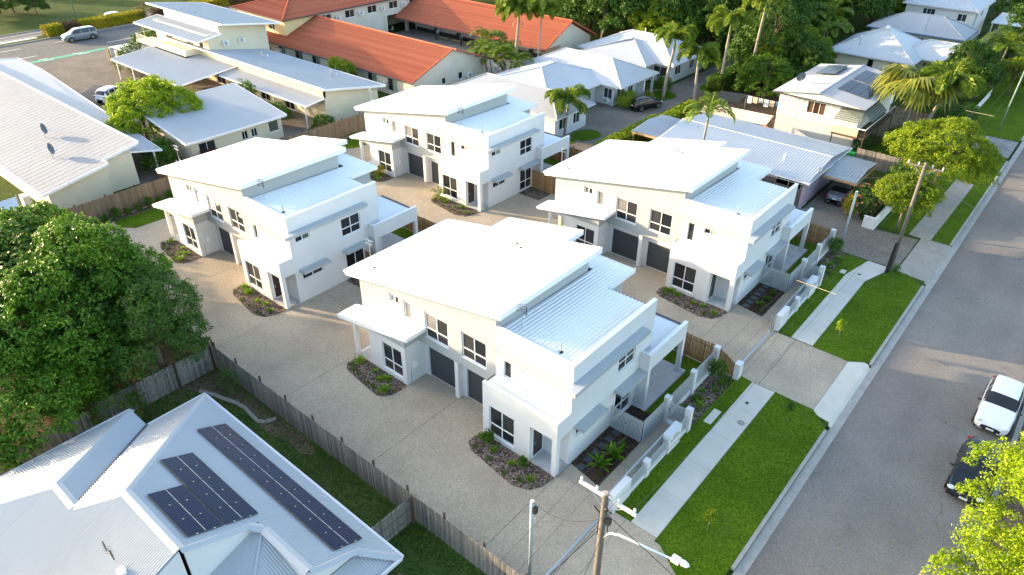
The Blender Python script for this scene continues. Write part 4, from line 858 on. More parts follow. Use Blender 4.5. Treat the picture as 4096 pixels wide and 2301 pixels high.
# lower east wing of that house
m = M(); ribs(m, [(-20.7, 8.2, 3.98), (-20.3, 8.2, 3.98), (-15.2, 3.1, 2.3), (-20.7, 3.1, 2.3)], (0, 1, 0.33), 0.115, 0.036, 'sin'); ribs(m, [(-20.3, 8.2, 3.98), (-15.2, 8.2, 2.3), (-15.2, 3.1, 2.3)], (-1, 0, 0.33), 0.115, 0.036, 'sin'); m.tube([(-20.3, 8.2, 4.0), (-15.2, 3.1, 2.32)], 0.06, 0.06, 6)
ribs(m, [(-17.15, 8.25, 2.96), (-15.95, 8.25, 2.5), (-15.95, 11.6, 2.5), (-17.15, 10.4, 2.96)], (1, 0, -0.4), 0.115, 0.036, 'sin')
m.obj('lower_roof', 'zinc_roof', n1)
M().ext([(-20.7, -1.2, 2.4), (-20.7, 5.15, 2.4), (-20.7, 5.15, zs(5.15)-0.06), (-20.7, -1.2, zs(-1.2)-0.06)], (-0.12, 0, 0)).ext([(-20.7, 5.3, 2.4), (-20.7, 8.2, 2.4), (-20.7, 8.2, zn(8.3)-0.06), (-20.7, 5.3, zn(5.3)-0.06)], (-0.12, 0, 0)).box(-20.7, -17.25, 8.2, 8.28, 2.4, zn(8.3)-0.05).ext([(-17.2, 8.2, 2.4), (-17.2, 10.4, 2.4), (-17.2, 10.4, zn(10.4)-0.05), (-17.2, 8.2, zn(8.3)-0.05)], (-0.1, 0, 0)).obj('gable_wall', 'white_render', n1)
block(n1, -30.9, -16.6, -0.6, 11.0, 0, 2.45, 'brick_wall', (('E', 3, 4.6, 0.9, 2.1, 2),)); block(n1, -32.8, -31.1, -0.6, 8.0, 0, 2.45, 'brick_wall')
pm1 = M().box(0, 1.055, 0, 1.53, 0.0, 0.035).mesh('frame', 'dark_metal'); pm2 = M().box(0.018, 1.037, 0.018, 0.755, 0.036, 0.04).box(0.018, 1.037, 0.775, 1.512, 0.036, 0.04).mesh('cell_sheet', 'solar_cell'); pm3 = M().box(0.018, 1.037, 0.757, 0.773, 0.036, 0.041).mesh('busbar_strip', 'line_white'); pm4 = M().box(1.05, 1.09, 0.36, 0.42, 0.02, 0.05).box(1.05, 1.09, 1.1, 1.16, 0.02, 0.05).mesh('clamp', 'steel')
def panel(x, y, lab, grp, zf, sl, sc_=1.0):
    t = link('solar_panel', pm1, n1, (x, y, zf(y)+0.09)); t.rotation_euler = (math.atan(sl), 0, 0); t.scale = (sc_, 1, 1)
    for n, me in (('cell_sheet', pm2), ('busbar_strip', pm3), ('clamp', pm4)): link(n, me, t)
    return t
for i in range(10): panel(-28.3+i*1.073, 9.72, 'dark blue solar panel in the long single row above the back lawn eave', 'solar panels in the long row', zn, -S_)
for i in range(5): panel(-26.5+i*1.073, 7.2, 'dark blue solar panel in the middle row of the array, five panels long', 'solar panels in the five-panel row', zn, -S_)
for i in range(3): panel(-24.35+i*1.073, 5.72, 'dark blue solar panel in the short row nearest the roof ridge', 'solar panels in the three-panel row', zn, -S_)
an = antenna((-22.5, 3.4, zs(3.4)), 1.3, 'dark antenna and white box on the south slope of the solar panel house', False)
M().box(0.35, 0.62, -0.1, 0.16, 0.05, 0.3).obj('junction_box', 'white_plastic', an)
# ---- long cream building with dishes, west
n2 = thing('long_cream_building', 'long cream building under a broad grey skillion roof with two satellite dishes', 'building')
zq = lambda y: 2.4+(y-16.4)*0.19
m = M(); ribs(m, [(-118, 16.3, zq(16.3)), (-66.2, 16.3, zq(16.3)), (-66.2, 25.3, zq(25.3)), (-118, 25.3, zq(25.3))], (0, 1, 0.19), 0.76, 0.014); ribs(m, [(-66.199, 16.3, zq(16.3)), (-65.1, 16.3, zq(16.3)), (-65.1, 21.95, zq(21.95)), (-66.199, 21.95, zq(21.95))], (0, 1, 0.19), 0.76, 0.014)
rn2 = m.obj('roof', 'n2_roof', n2); m = M()
for a, b, nx, ny in (((-118, 16.3), (-65.1, 16.3), 0, -1), ((-65.1, 16.3), (-65.1, 21.95), 1, 0), ((-66.2, 21.952), (-65.1, 21.952), 0, 1), ((-66.2, 22.02), (-66.2, 25.3), 1, 0), ((-118, 25.3), (-66.2, 25.3), 0, 1)):
    A_ = [Vector((p[0]+nx*0.002, p[1]+ny*0.002, zq(p[1]))) for p in (a, b)]; m.ext([A_[0]+Vector((0, 0, 0.04)), A_[1]+Vector((0, 0, 0.04)), A_[1]-Vector((0, 0, 0.2)), A_[0]-Vector((0, 0, 0.2))], (nx*0.07, ny*0.07, 0))
m.obj('fascia', 'white_trim', rn2)
sheetroof(n2, [(-112, 24.6, 3.2), (-66.9, 24.6, 3.2), (-66.9, 27.6, 2.5), (-104, 31, 2.4), (-112, 31, 2.4)], (0, -1, 0.2), 'grey_roof', 0.2, 0.02, name='verandah_roof', edge=0.1)
M().box(-112, -66.3, 25.31, 25.5, zq(25.3)-0.1, zq(25.3)+0.06).obj('roof_edge', 'white_trim', n2)
m = M(); m.ext([(-66.0, 16.9, -0.1), (-66.0, 21.95, -0.1), (-66.0, 21.95, zq(21.95)-0.15), (-66.0, 16.9, zq(16.9)-0.15)], (-0.2, 0, 0)); m.ext([(-66.9, 21.96, -0.1), (-66.9, 24.8, -0.1), (-66.9, 24.8, zq(24.8)-0.15), (-66.9, 21.96, zq(21.96)-0.15)], (-0.2, 0, 0))
m.wall('y', 16.9, 17.1, -116, -66.2, -0.1, zq(16.9)-0.15, [(-78, -77.2, 1.2, 2.0), (-75, -74.2, 1.2, 2.0), (-72, -71.2, 1.2, 2.0)]); m.box(-66.9, -66.2, 21.76, 21.95, -0.1, 3.2); m.box(-116, -67.1, 24.6, 24.8, -0.1, 3.9)
m.obj('wall', 'cream_wall', n2)
for x in (-78, -75, -72): win(n2, 'y', 16.9, -1, x, x+0.8, 1.2, 2.0, 1)
m = M()
for i in range(6): m.box(-67.4-i*7, -67.25-i*7, 26.9+i*0.45, 27.05+i*0.45, 0, 2.5)
m.obj('verandah_post', 'white_trim', n2); ac_unit(n2, -67.2, 16.9, 0.1, 'S'); M().box(-69.5, -68.6, 15.6, 16.2, 0, 1.3).obj('plant_box', 'white_plastic', n2)
dish((-76.0, 21.0, zq(21)), 'satellite dish standing higher up the broad grey roof', 0.9); dish((-71.0, 19.6, zq(19.6)), 'satellite dish standing nearer the low eave of the broad grey roof', 0.9)
# ---- small cream building with skillion roof
n3 = thing('skillion_cottage', 'small cream building with a corrugated skillion roof beyond the back fence', 'building')
zc = lambda x: 2.6-(x+66.2)*0.149
sheetroof(n3, [(-75.8, 29.7, zc(-75.8)), (-66.2, 29.7, zc(-66.2)), (-66.2, 41.1, zc(-66.2)), (-75.8, 41.1, zc(-75.8))], (1, 0, -0.149), 'grey_roof', 0.16, 0.025, 'sin', edge=0.18)
m = M(); m.ext([(-75.2, 30.5, 0), (-66.9, 30.5, 0), (-66.9, 30.5, zc(-66.9)-0.2), (-75.2, 30.5, zc(-75.2)-0.2)], (0, 0.2, 0)); m.wall('x', -67.1, -66.9, 30.705, 40.6, 0, 2.3, [(31.2, 33.0, 0.05, 2.0), (36.0, 36.7, 1.0, 1.9), (37.1, 37.8, 1.0, 1.9), (39.2, 40.4, 0.9, 2.1)]); m.box(-75.2, -66.9, 40.6, 40.8, 0, 2.3); m.box(-75.2, -75.0, 30.7, 40.6, 0, 3.5)
m.obj('wall', 'cream_wall', n3)
win(n3, 'x', -66.9, 1, 31.2, 33.0, 0.05, 2.0, 2, None, ('glass', 'screen')); win(n3, 'x', -66.9, 1, 36.0, 36.7, 1.0, 1.9, 2); win(n3, 'x', -66.9, 1, 37.1, 37.8, 1.0, 1.9, 2); win(n3, 'x', -66.9, 1, 39.2, 40.4, 0.9, 2.1, 1, None, ('frost',)); ac_unit(n3, -66.9, 34.6, 0.3, 'E')
# ---- long cream building with clerestory and two-storey end
n4 = thing('clerestory_building', 'long cream building with a sunlit clerestory strip and a two-storey balcony end', 'building')
sheetroof(n4, [(-101.5, 38.6, 2.6), (-84, 38.6, 2.6), (-84, 46.3, 3.3), (-101.5, 46.3, 3.3)], (0, 1, 0.09), 'grey_roof', 0.2, 0.02, edge=0.12, name='carport_roof')
sheetroof(n4, [(-83.99, 43.8, 2.75), (-66.4, 43.8, 2.75), (-66.4, 46.3, 3.05), (-83.99, 46.3, 3.05)], (0, 1, 0.09), 'grey_roof', 0.2, 0.02, edge=0.12, name='verandah_roof')
sheetroof(n4, [(-101, 46.0, 4.25), (-65.7, 46.0, 4.25), (-65.7, 54.6, 2.75), (-101, 54.6, 2.75)], (0, -1, 0.17), 'grey_roof', 0.2, 0.02, edge=0.2)
cw = M().box(-100.8, -66.5, 46.4, 46.6, 3.0, 4.1).obj('clerestory_wall', 'yellow_wall', n4)
for i in range(19): M().box(-100+i*1.8, -99.94+i*1.8, 46.37, 46.402, 3.1, 4.05).obj('batten', 'cream_wall', cw)
m = M(); m.ext([(-66.5, 46.4, 0), (-66.5, 54.0, 0), (-66.5, 54.0, 2.75), (-66.5, 46.4, 4.05)], (-0.2, 0, 0)); m.wall('y', 46.6, 46.8, -100, -66.7, 0, 3.0, [(-95+i*5, -93+i*5, 0.05, 2.1) for i in range(5)]); m.box(-100, -66.7, 53.8, 54, 0, 2.7); m.obj('wall', 'cream_wall', n4)
for i in range(5): win(n4, 'y', 46.6, -1, -95+i*5, -93+i*5, 0.05, 2.1, 2)
m = M()
for x in (-101, -96.7, -92.4, -88.1, -84.3): m.box(x, x+0.12, 38.9, 39.02, 0, 2.6)
for x in (-79, -73, -67): m.box(x, x+0.12, 43.95, 44.07, 0, 2.75)
m.obj('carport_post', 'white_trim', n4)
block(n4, -104.5, -90.6, 46.7, 55.4, 0, 5.9, 'cream_wall', (('S', -101.8, -100, 3.5, 5.4, 2), ('S', -96, -94.4, 3.4, 5.4, 2), ('S', -93, -92, 3.4, 5.4, 1)), name='upper_wall')
sheetroof(n4, [(-106.4, 44.8, 5.5), (-89.8, 44.8, 5.5), (-89.8, 48.3, 6.0), (-106.4, 48.3, 6.0)], (0, 1, 0.13), 'grey_roof', 0.2, 0.02, name='upper_roof'); sheetroof(n4, [(-108.6, 48.1, 7.3), (-88.9, 48.1, 7.3), (-88.9, 56.6, 6.1), (-108.6, 56.6, 6.1)], (0, -1, 0.16), 'grey_roof', 0.2, 0.02, name='upper_roof')
m = M().box(-104.5, -90.6, 48.45, 48.6, 5.9, 7.1); m.obj('clerestory_band', 'white_render', n4); M().ext([(-90.8, 48.6, 5.9), (-90.8, 55.4, 5.9), (-90.8, 55.4, 6.1), (-90.8, 48.6, 7.05)], (0.2, 0, 0)).obj('gable_wall', 'cream_wall', n4)
M().box(-106, -92.6, 44.4, 46.7, 3.1, 3.32).obj('balcony_floor', 'cream_wall', n4); M().box(-101, -92.6, 44.4, 44.55, 2.9, 4.1).box(-92.75, -92.6, 44.552, 46.7, 2.9, 4.1).obj('balcony_wall', 'cream_wall', n4)
rl = M().box(-106, -101, 44.44, 44.5, 4.15, 4.22).box(-106, -105.9, 44.51, 46.7, 4.15, 4.22).obj('balcony_rail', 'galv', n4)
for i in range(6): M().box(-106, -101.1, 44.45, 44.49, 3.36+i*0.13, 3.40+i*0.13).obj('rail_bar', 'galv', rl)
ac_unit(n4, -90.6, 48.6, 4.3, 'E'); ac_unit(n4, -90.6, 50.9, 4.3, 'E'); M().tube([(-104.4, 45.0, 3.3), (-104.4, 45.0, 5.6)], 0.06, 0.06, 6).obj('balcony_post', 'yellow_wall', n4)
dish((-81.5, 48.6, 3.75), 'satellite dish halfway along the clerestory building roof', 1.1); dish((-69.2, 49.6, 3.6), 'satellite dish near the east end of the clerestory building roof', 1.1)
bs = thing('bin_store', 'small white bin enclosure with flat roof and dark gate at the car park entry', 'shed', (-108, 43, 0))
M().box(-1.6, 2.6, -1.2, 0.2, 0, 0.05).obj('floor', 'concrete', bs); M().box(-1.6, -1.4, -1.2, 2.4, 0, 2.1).box(2.3, 2.5, -1.2, 2.4, 0, 2.1).box(0.2, 0.9, -1.25, -1.1, 0, 2.1).obj('wall', 'white_render', bs); M().box(-2.8, -1.61, -1.3, -1.22, 0, 2.0).obj('gate', 'dark_metal', bs)
sl_ = M()
for i in range(12): sl_.box(0.95, 2.3, -1.2, -1.16, 0.1+i*0.16, 0.22+i*0.16)
stuff(sl_.obj('slat', 'slat_grey', bs)); M().box(-1.3, 3.2, -0.9, 2.8, 2.15, 2.22).obj('roof', 'white_roof', bs)
# ---- red tiled motel
def clip(poly, f, lo, hi):
    def cut(P, v, s):
        o = []
        for i in range(len(P)):
            a, b = P[i], P[(i+1) % len(P)]; da, db = s*(a.dot(f)-v), s*(b.dot(f)-v)
            if da >= 0: o.append(a)
            if da*db < 0: o.append(a.lerp(b, da/(da-db)))
        return o
    return cut(cut(poly, lo, 1), hi, -1)
def tiles(root, poly, flow, course=0.34, name='roof_tiles'):
    P = [Vector(p) for p in poly]; f = Vector(flow).normalized(); m = M(); vs = [p.dot(f) for p in P]; v = min(vs)
    while v < max(vs)-0.02:
        q = clip(P, f, v, v+course)
        if len(q) >= 3:
            lo = min(p.dot(f) for p in q)
            q = [p+Vector((0, 0, 0.035*(1-(p.dot(f)-lo)/course))) for p in q]
            try: ribs(m, q, flow, 0.3, 0.05, 'sin', 0.012)
            except ValueError: pass
        v += course
    o = stuff(m.obj(name, 'roof_tile', root)); return o
n5 = thing('tiled_motel', 'red terracotta-tiled motel of two long wings and a two-storey end around a courtyard', 'building')
k = (5.15-2.5)/7.2
tiles(n5, [(-99.5, 57.7, 2.5), (-64.4, 57.7, 2.5), (-64.4, 64.9, 5.15), (-99.5, 64.9, 5.15)], (0, 1, k)); tiles(n5, [(-64.4, 72.1, 2.5), (-93, 72.1, 2.5), (-93, 64.91, 5.15), (-64.4, 64.91, 5.15)], (0, -1, k))
m = M()
for i in range(88): m.tube([(-99+i*0.4, 64.9, 5.2), (-98.62+i*0.4, 64.9, 5.22)], 0.13, 0.13, 6)
for s in (0, 1):
    for i in range(19): t0 = i/19; t1 = (i+0.95)/19; ya, yb = (57.7, 64.9) if s == 0 else (72.1, 64.9); m.tube([(-64.4, ya+(yb-ya)*t0, 2.55+2.65*t0), (-64.4, ya+(yb-ya)*t1, 2.57+2.65*t1)], 0.11, 0.11, 6)
stuff(m.obj('ridge_tiles', 'roof_tile', n5))
m = M(); m.wall('x', -65.1, -64.9, 58.35, 71.4, 0, 2.45, [(66.2, 67.0, 1.0, 1.9), (63.2, 63.9, 1.0, 1.8)]); m.ext([(-65.1, 58.0, 2.45), (-65.1, 71.8, 2.45), (-65.1, 64.9, 4.98)], (0.2, 0, 0))
sw = [(-97+i*3.9, -95.2+i*3.9, 0.5 if i % 2 else 0.9, 2.1) for i in range(8)]; m.wall('y', 58.35, 58.55, -99, -65.1, 0, 2.45, sw); m.wall('y', 71.2, 71.4, -93, -65.1, 0, 2.45); m.obj('wall', 'brick_wall', n5)
for i, (a, b, c, d) in enumerate(sw): win(n5, 'y', 58.35, -1, a, b, c, d, 2, None, ('glass', 'frost'), fmat='slat_grey')
for a, b, c, d in ((66.2, 67.0, 1.0, 1.9), (63.2, 63.9, 1.0, 1.8)): win(n5, 'x', -64.9, 1, a, b, c, d, 1)
ac_unit(n5, -64.9, 67.6, 1.0, 'E'); ac_unit(n5, -79.3, 58.35, 0.9, 'S'); ac_unit(n5, -91.0, 58.35, 0.9, 'S'); ac_unit(n5, -70.6, 58.35, 0.9, 'S'); M().box(-99.5, -64.3, 57.6, 57.7, 2.36, 2.5).obj('gutter', 'gutter_dark', n5)
for x in (-97.0, -93.4): M().box(x, x+1.1, 58.0, 58.34, 0.8, 1.8).obj('window_hood', 'white_trim', n5)
ew = [(66+i*4.4, 67.8+i*4.4, 3.9, 5.0) for i in range(5)]
block(n5, -104.3, -92.6, 59.6, 66, 0, 5.4, 'yellow_wall', (('S', -101.5, -101, 4.2, 4.9, 1), ('S', -99, -98.5, 4.2, 4.9, 1), ('S', -96.6, -95.2, 3.6, 4.9, 2)), name='upper_wall')
m = M(); m.wall('x', -92.8, -92.6, 66.01, 100, 3.0, 5.4, [(a, b, c, d) for a, b, c, d in ew]); m.box(-92.8, -92.6, 66.01, 78, 0, 2.99); m.box(-92.9, -92.5, 78.0, 78.5, 0, 2.99); m.box(-92.9, -92.5, 82.5, 83, 0, 2.99); m.box(-92.9, -92.5, 86, 86.5, 0, 2.99); m.box(-104, -103.8, 66.01, 100, 0, 5.4); m.box(-98, -97.8, 76, 100, 0, 2.99); m.box(-103.8, -92.81, 66.02, 100, 2.99, 3.1); m.obj('upper_wall', 'brick_wall', n5)
for i, (a, b, c, d) in enumerate(ew): win(n5, 'x', -92.6, 1, a, b, c, d, 2, None, ('glass', 'brown_glass')); ac_unit(n5, -92.6, b+0.6, 4.0, 'E')
k2 = (7.4-5.5)/6.3
tiles(n5, [(-105, 59, 5.5), (-92.0, 59, 5.5), (-98.5, 65.3, 7.4)], (0, 1, k2)); tiles(n5, [(-92.0, 59, 5.5), (-92.0, 101, 5.5), (-98.5, 101, 7.4), (-98.5, 65.3, 7.4)], (-1, 0, k2)); tiles(n5, [(-105, 101, 5.5), (-105, 59, 5.5), (-98.5, 65.3, 7.4), (-98.5, 101, 7.4)], (1, 0, k2))
M().box(-105.1, -91.9, 58.9, 59, 5.36, 5.5).box(-92.0, -91.9, 59.01, 101, 5.36, 5.5).obj('gutter', 'gutter_dark', n5); m = M().tube([(-92, 59, 5.56), (-98.5, 65.3, 7.46), (-98.5, 101, 7.46)], 0.14, 0.14, 6).tube([(-105, 59, 5.56), (-98.5, 65.3, 7.46)], 0.14, 0.14, 6); m.obj('ridge_tiles', 'roof_tile', n5)
kf = (5.5-2.55)/6.2
tiles(n5, [(-92.5, 79.9, 2.55), (-61.5, 79.9, 2.55), (-61.5, 86.1, 5.5), (-92.5, 86.1, 5.5)], (0, 1, kf)); tiles(n5, [(-61.5, 92.3, 2.55), (-92.5, 92.3, 2.55), (-92.5, 86.11, 5.5), (-61.5, 86.11, 5.5)], (0, -1, kf))
m = M(); m.wall('x', -62.3, -62.1, 84.6, 91.7, 0, 2.5); m.ext([(-62.3, 80.6, 2.5), (-62.3, 91.7, 2.5), (-62.3, 86.1, 5.3)], (0.2, 0, 0)); dws = [(-88+i*5, -87.1+i*5, 0.02, 2.0) for i in range(5)]; m.wall('y', 84.4, 84.6, -92.4, -62.1, 0, 2.5, dws); m.obj('wall', 'brick_wall', n5)
for a, b, c, d in dws: M().box(a, b, 84.45, 84.5, c, d).obj('door', 'dark_door', n5); M().box(a+1.5, a+3.2, 84.36, 84.39, 1.1, 1.8).obj('window', 'glass', n5)
M().box(-92, -62.2, 84.3, 84.39, 0, 0.5).obj('dark_dado', 'dark_band', n5); M().box(-92.6, -61.4, 79.8, 79.9, 2.42, 2.55).obj('gutter', 'gutter_dark', n5); m = M().tube([(-92.5, 86.1, 5.56), (-61.5, 86.1, 5.56)], 0.13, 0.13, 6).tube([(-61.5, 79.9, 2.6), (-61.5, 86.1, 5.55), (-61.5, 92.3, 2.6)], 0.12, 0.12, 6); m.obj('ridge_tiles', 'roof_tile', n5)
for x in (-90, -84.5, -79.0, -73.5, -68): M().box(x, x+0.12, 81.3, 81.42, 0, 2.9).obj('verandah_post', 'dark_metal', n5)
for i, (x, y) in enumerate(((-93.6, 80.2), (-86.4, 83.6), (-81.2, 83.7), (-76.3, 83.7), (-71.5, 83.7))):
    c = thing('chair', 'small outdoor chair standing in front of the motel rooms', 'chair', (x, y, 0), 0.3*i, 'chairs outside the motel rooms')
    M().box(-0.22, 0.22, -0.22, 0.22, 0.42, 0.46).obj('seat', 'white_plastic', c); M().box(-0.22, 0.22, 0.19, 0.23, 0.5, 0.9).obj('backrest', 'white_plastic', c)
    for a in (-0.2, 0.2):
        for b in (-0.2, 0.2): M().box(a-0.015, a+0.015, b-0.015, b+0.015, 0, 0.42).obj('leg', 'steel', c)
# ---- pale hip-roofed villas
MATW[0] = 'white_render'
n6 = thing('hip_villa', 'white brick villa pair with joined pale hip roofs beside the black hatchback', 'house')
hiproof(n6, -60, -43.5, 59.0, 66.0, 2.6, 4.2, 'x', mat='mid_roof'); hiproof(n6, -59.2, -47.2, 62.5, 77, 2.6, 4.3, 'y', mat='pale_roof'); hiproof(n6, -60, -44.3, 72.6, 81.2, 2.6, 4.5, 'x', mat='pale_roof')
block(n6, -59.3, -45.6, 73.2, 80.5, 0, 2.5, 'white_render', (('S', -46.9-0.2, -45.9, 0.6, 2.0, 2), ('E', 74.0, 75.6, 0.8, 2.0, 2), ('E', 76.4, 77.6, 0.8, 2.0, 2), ('E', 78.4, 79.2, 0.05, 2.1, 1)))
block(n6, -58.6, -48.2, 63, 73.1, 0, 2.5, 'white_render', (('E', 69.6, 72.2, 0.05, 2.1, 1),), gl=('frost',)); block(n6, -59.3, -44.2, 59.6, 65.4, 0, 2.5, 'white_render', (('E', 60.4, 61.8, 0.8, 2.0, 2), ('E', 63, 64.2, 0.8, 2.0, 2)))
M().box(-45.55, -44.5, 78.2, 78.5, 0, 2.5).box(-44.8, -44.5, 80.4, 80.6, 0, 2.5).obj('porch_column', 'white_render', n6); ac_unit(n6, -46.9, 73.2, 0.3, 'S'); M().tube([(-52, 76.9, 4.4), (-52, 76.9, 5.0)], 0.06, 0.06, 6).tube([(-53, 62.5, 4.1), (-53, 62.5, 4.7)], 0.06, 0.06, 6).obj('vent_pipe', 'white_plastic', n6)
n6b = thing('hip_villa', 'white brick villa with pale hip roof standing half behind the tall foxtail palm', 'house')
hiproof(n6b, -59.5, -44.3, 85, 95.6, 2.6, 4.7, 'x', mat='pale_roof'); hiproof(n6b, -58, -47.0, 82.6, 93, 2.6, 4.3, 'y', mat='pale_roof')
block(n6b, -58.6, -45.0, 85.7, 94.8, 0, 2.5, 'white_render', (('S', -47.6, -45.6, 0.6, 2.0, 2), ('E', 87.0, 88.6, 0.8, 2.0, 2), ('E', 91, 92.2, 0.8, 2.0, 2))); ac_unit(n6b, -46.0, 85.7, 0.3, 'S'); block(n6b, -57.2, -48.0, 83.2, 85.6, 0, 2.5, 'white_render'); M().tube([(-52, 90.3, 4.7), (-52, 90.3, 5.3)], 0.06, 0.06, 6).obj('vent_pipe', 'white_plastic', n6b)
antenna((-60.2, 81.5, 0), 4.6, 'tall pale antenna mast behind the villa pair', True); dish((-58.9, 66.5, 2.6), 'satellite dish on the ridge of the villa pair', 1.0)
# ---- ribbed low roof house with carports
n7 = thing('ribbed_roof_house', 'low house under a wide pale ribbed gable roof, with a purple end wall', 'house')
MATW[0] = 'purple_wall'
hiproof(n7, -32.5, -17.1, 60.4, 71.2, 2.7, 3.45, 'x', 'gable', 'gable', 'pale_roof', 0.26, 0.045, 'trap', gut='white_trim', cap=0.06)
block(n7, -32, -17.5, 62.2, 70.8, 0, 2.6, 'purple_wall', (('S', -20.6, -18.2, 0.9, 2.2, 2),)); M().box(-17.7, -17.4, 60.9, 62.2, 0, 2.6).obj('end_wall', 'purple_wall', n7)
vb = M().box(-21.8, -17.75, 60.9, 61.0, 0, 1.7).obj('verandah_boards', 'paling_grey', n7)
m = M()
for i in range(15): m.tube([(-26+i*0.6, 60.55, 2.35 if i % 2 else 2.62), (-25.4+i*0.6, 60.55, 2.62 if i % 2 else 2.35)], 0.02, 0.02, 4)
m.tube([(-26, 60.55, 2.34), (-17.3, 60.55, 2.34)], 0.025, 0.025, 4).tube([(-26, 60.55, 2.63), (-17.3, 60.55, 2.63)], 0.025, 0.025, 4); m.obj('truss', 'white_trim', n7)
for x in (-30, -25.9, -21.8): M().box(x, x+0.12, 60.5, 60.62, 0, 2.6).obj('verandah_post', 'white_trim', n7)
M().tube([(-20.5, 63.0, 3.0), (-20.5, 63.0, 3.75)], 0.08, 0.08, 8).obj('vent_pipe', 'white_plastic', n7); M().tube([(-16.9, 62.0, 2.2), (-16.9, 62.0, 3.6)], 0.03, 0.03, 6).box(-16.95, -16.7, 61.9, 62.1, 3.4, 3.7).obj('service_mast', 'galv', n7)
c7 = thing('carport', 'timber-edged carport with ribbed metal roof sheltering the grey sedan', 'carport')
m = M(); ribs(m, [(-17.0, 63.9, 2.35), (-14.1, 63.9, 2.35), (-14.1, 66.8, 2.7), (-17.0, 66.8, 2.7)], (0, 1, 0.1), 0.26, 0.045); ribs(m, [(-17.0, 66.81, 2.7), (-14.1, 66.81, 2.7), (-14.1, 69.8, 2.4), (-17.0, 69.8, 2.4)], (0, 1, -0.1), 0.26, 0.045); m.obj('roof', 'mid_roof', c7)
M().box(-17.0, -14.1, 63.8, 63.88, 2.15, 2.36).box(-14.1, -14.02, 63.8, 69.8, 2.15, 2.34).obj('beam', 'pine', c7)
for x, y in ((-14.3, 64.1), (-14.3, 69.4)): M().box(x, x+0.12, y, y+0.12, 0, 2.3).obj('post', 'pine', c7)
c7b = thing('carport', 'small carport with ribbed metal roof standing by the clipped hedge', 'carport')
m = M(); ribs(m, [(-36.0, 61.8, 2.45), (-32.7, 61.8, 2.45), (-32.7, 65.0, 2.8), (-36.0, 65.0, 2.8)], (0, 1, 0.1), 0.26, 0.045); ribs(m, [(-36.0, 65.01, 2.8), (-32.7, 65.01, 2.8), (-32.7, 68.0, 2.5), (-36.0, 68.0, 2.5)], (0, 1, -0.1), 0.26, 0.045); m.obj('roof', 'mid_roof', c7b)
M().box(-36.0, -32.7, 61.7, 61.78, 2.25, 2.46).obj('beam', 'pine', c7b)
for x in (-35.9, -33.0):
    for y in (61.9, 67.6): M().box(x, x+0.12, y, y+0.12, 0, 2.4).obj('post', 'pine', c7b)
# ---- highset grey house with solar
n8 = thing('highset_house', 'highset pale grey house on stumps with green awnings and rooftop solar', 'house')
MATW[0] = 'grey_wall'
hiproof(n8, -27.5, -17.9, 76.0, 90.0, 5.0, 5.7, 'y', 'gable', 'gable', 'mid_roof', 0.2, 0.03, 'trap', gut='dark_metal', cap=0.08)
block(n8, -27.0, -18.5, 77.0, 89.6, 2.3, 4.95, 'grey_wall', (('S', -23.9, -22.0, 3.2, 4.5, 3),), gl=('brown_glass',), name='upper_wall')
ub = bpy.data.objects[n8.name]
for i in range(17): M().box(-26.9+i*0.5, -26.86+i*0.5, 76.97, 77.0, 2.35, 4.9 if not (-24.0 < -26.9+i*0.5 < -21.9) else 3.1).obj('batten', 'grey_wall', n8)
m = M()
for i in range(13): m.box(-27.0, -18.6, 77.15-0.0, 77.2+0.02*(i % 2), 0.1+i*0.17, 0.1+i*0.17+0.168)
m.obj('lower_cladding', 'pale_roof', n8); M().box(-27, -18.6, 77.25, 89.4, 0, 2.3).obj('lower_wall', 'grey_wall', n8)
for pts, v in (([(-20.4, 76.96, 4.6), (-18.1, 76.96, 4.6), (-18.0, 75.7, 3.6), (-20.6, 75.7, 3.6)], 0), ([(-18.48, 77.2, 4.6), (-18.48, 82.0, 4.6), (-17.2, 82.1, 3.6), (-17.2, 77.0, 3.6)], 0)):
    m = M(); P = [Vector(p) for p in pts]
    for i in range(7):
        t0, t1 = i/7, (i+0.92)/7; m.add([P[0].lerp(P[3], t0), P[1].lerp(P[2], t0), P[1].lerp(P[2], t1)+Vector((0, 0, 0.02)), P[0].lerp(P[3], t1)+Vector((0, 0, 0.02))], [(0, 1, 2, 3)])
    m.obj('slat_awning', 'awning_green', n8)
M().box(-20.6, -18.0, 75.9, 76.99, 2.0, 2.15).box(-18.49, -17.3, 76.0, 86, 2.0, 2.15).obj('balcony_floor', 'dark_timber', n8); M().box(-20.6, -18.0, 75.9, 75.96, 2.2, 3.0).obj('balcony_screen', 'tan_cloth', n8); M().box(-20.6, -17.3, 75.88, 75.94, 3.05, 3.13).box(-17.36, -17.3, 76, 86, 3.05, 3.13).obj('rail', 'white_trim', n8)
for x, y in ((-20.5, 75.95), (-17.4, 75.95), (-17.4, 81), (-17.4, 86)): M().box(x, x+0.09, y, y+0.09, 0, 3.1).obj('stump', 'dark_timber', n8)
dish((-25.9, 79.3, 5.1), 'satellite dish on the roof of the highset grey house', 2.4)
zg = lambda y: 5.42
for lab, xs_, ys_, nx, ny, sl in (('solar panel in the lower block nearest the awnings of the highset house', -21.9, 79.2, 3, 4, -1), ('solar panel in the upper block on the street slope of the highset house', -21.9, 84.0, 3, 4, -1), ('solar panel on the rear slope of the highset house', -26.0, 84.0, 2, 4, 1)):
    for i in range(nx):
        for j in range(ny):
            x = xs_+i*1.09*0.98; t = link('solar_panel', pm1, n8, (x, ys_+j*1.08*0.98, 5.0+0.75-abs(x+0.5+22.7)*0.146+0.09))
            t.rotation_euler = (0, math.atan(0.146)*(1 if sl < 0 else -1), 0); t.scale = (1.0, 0.69, 1)
            link('cell_sheet', pm2, t)
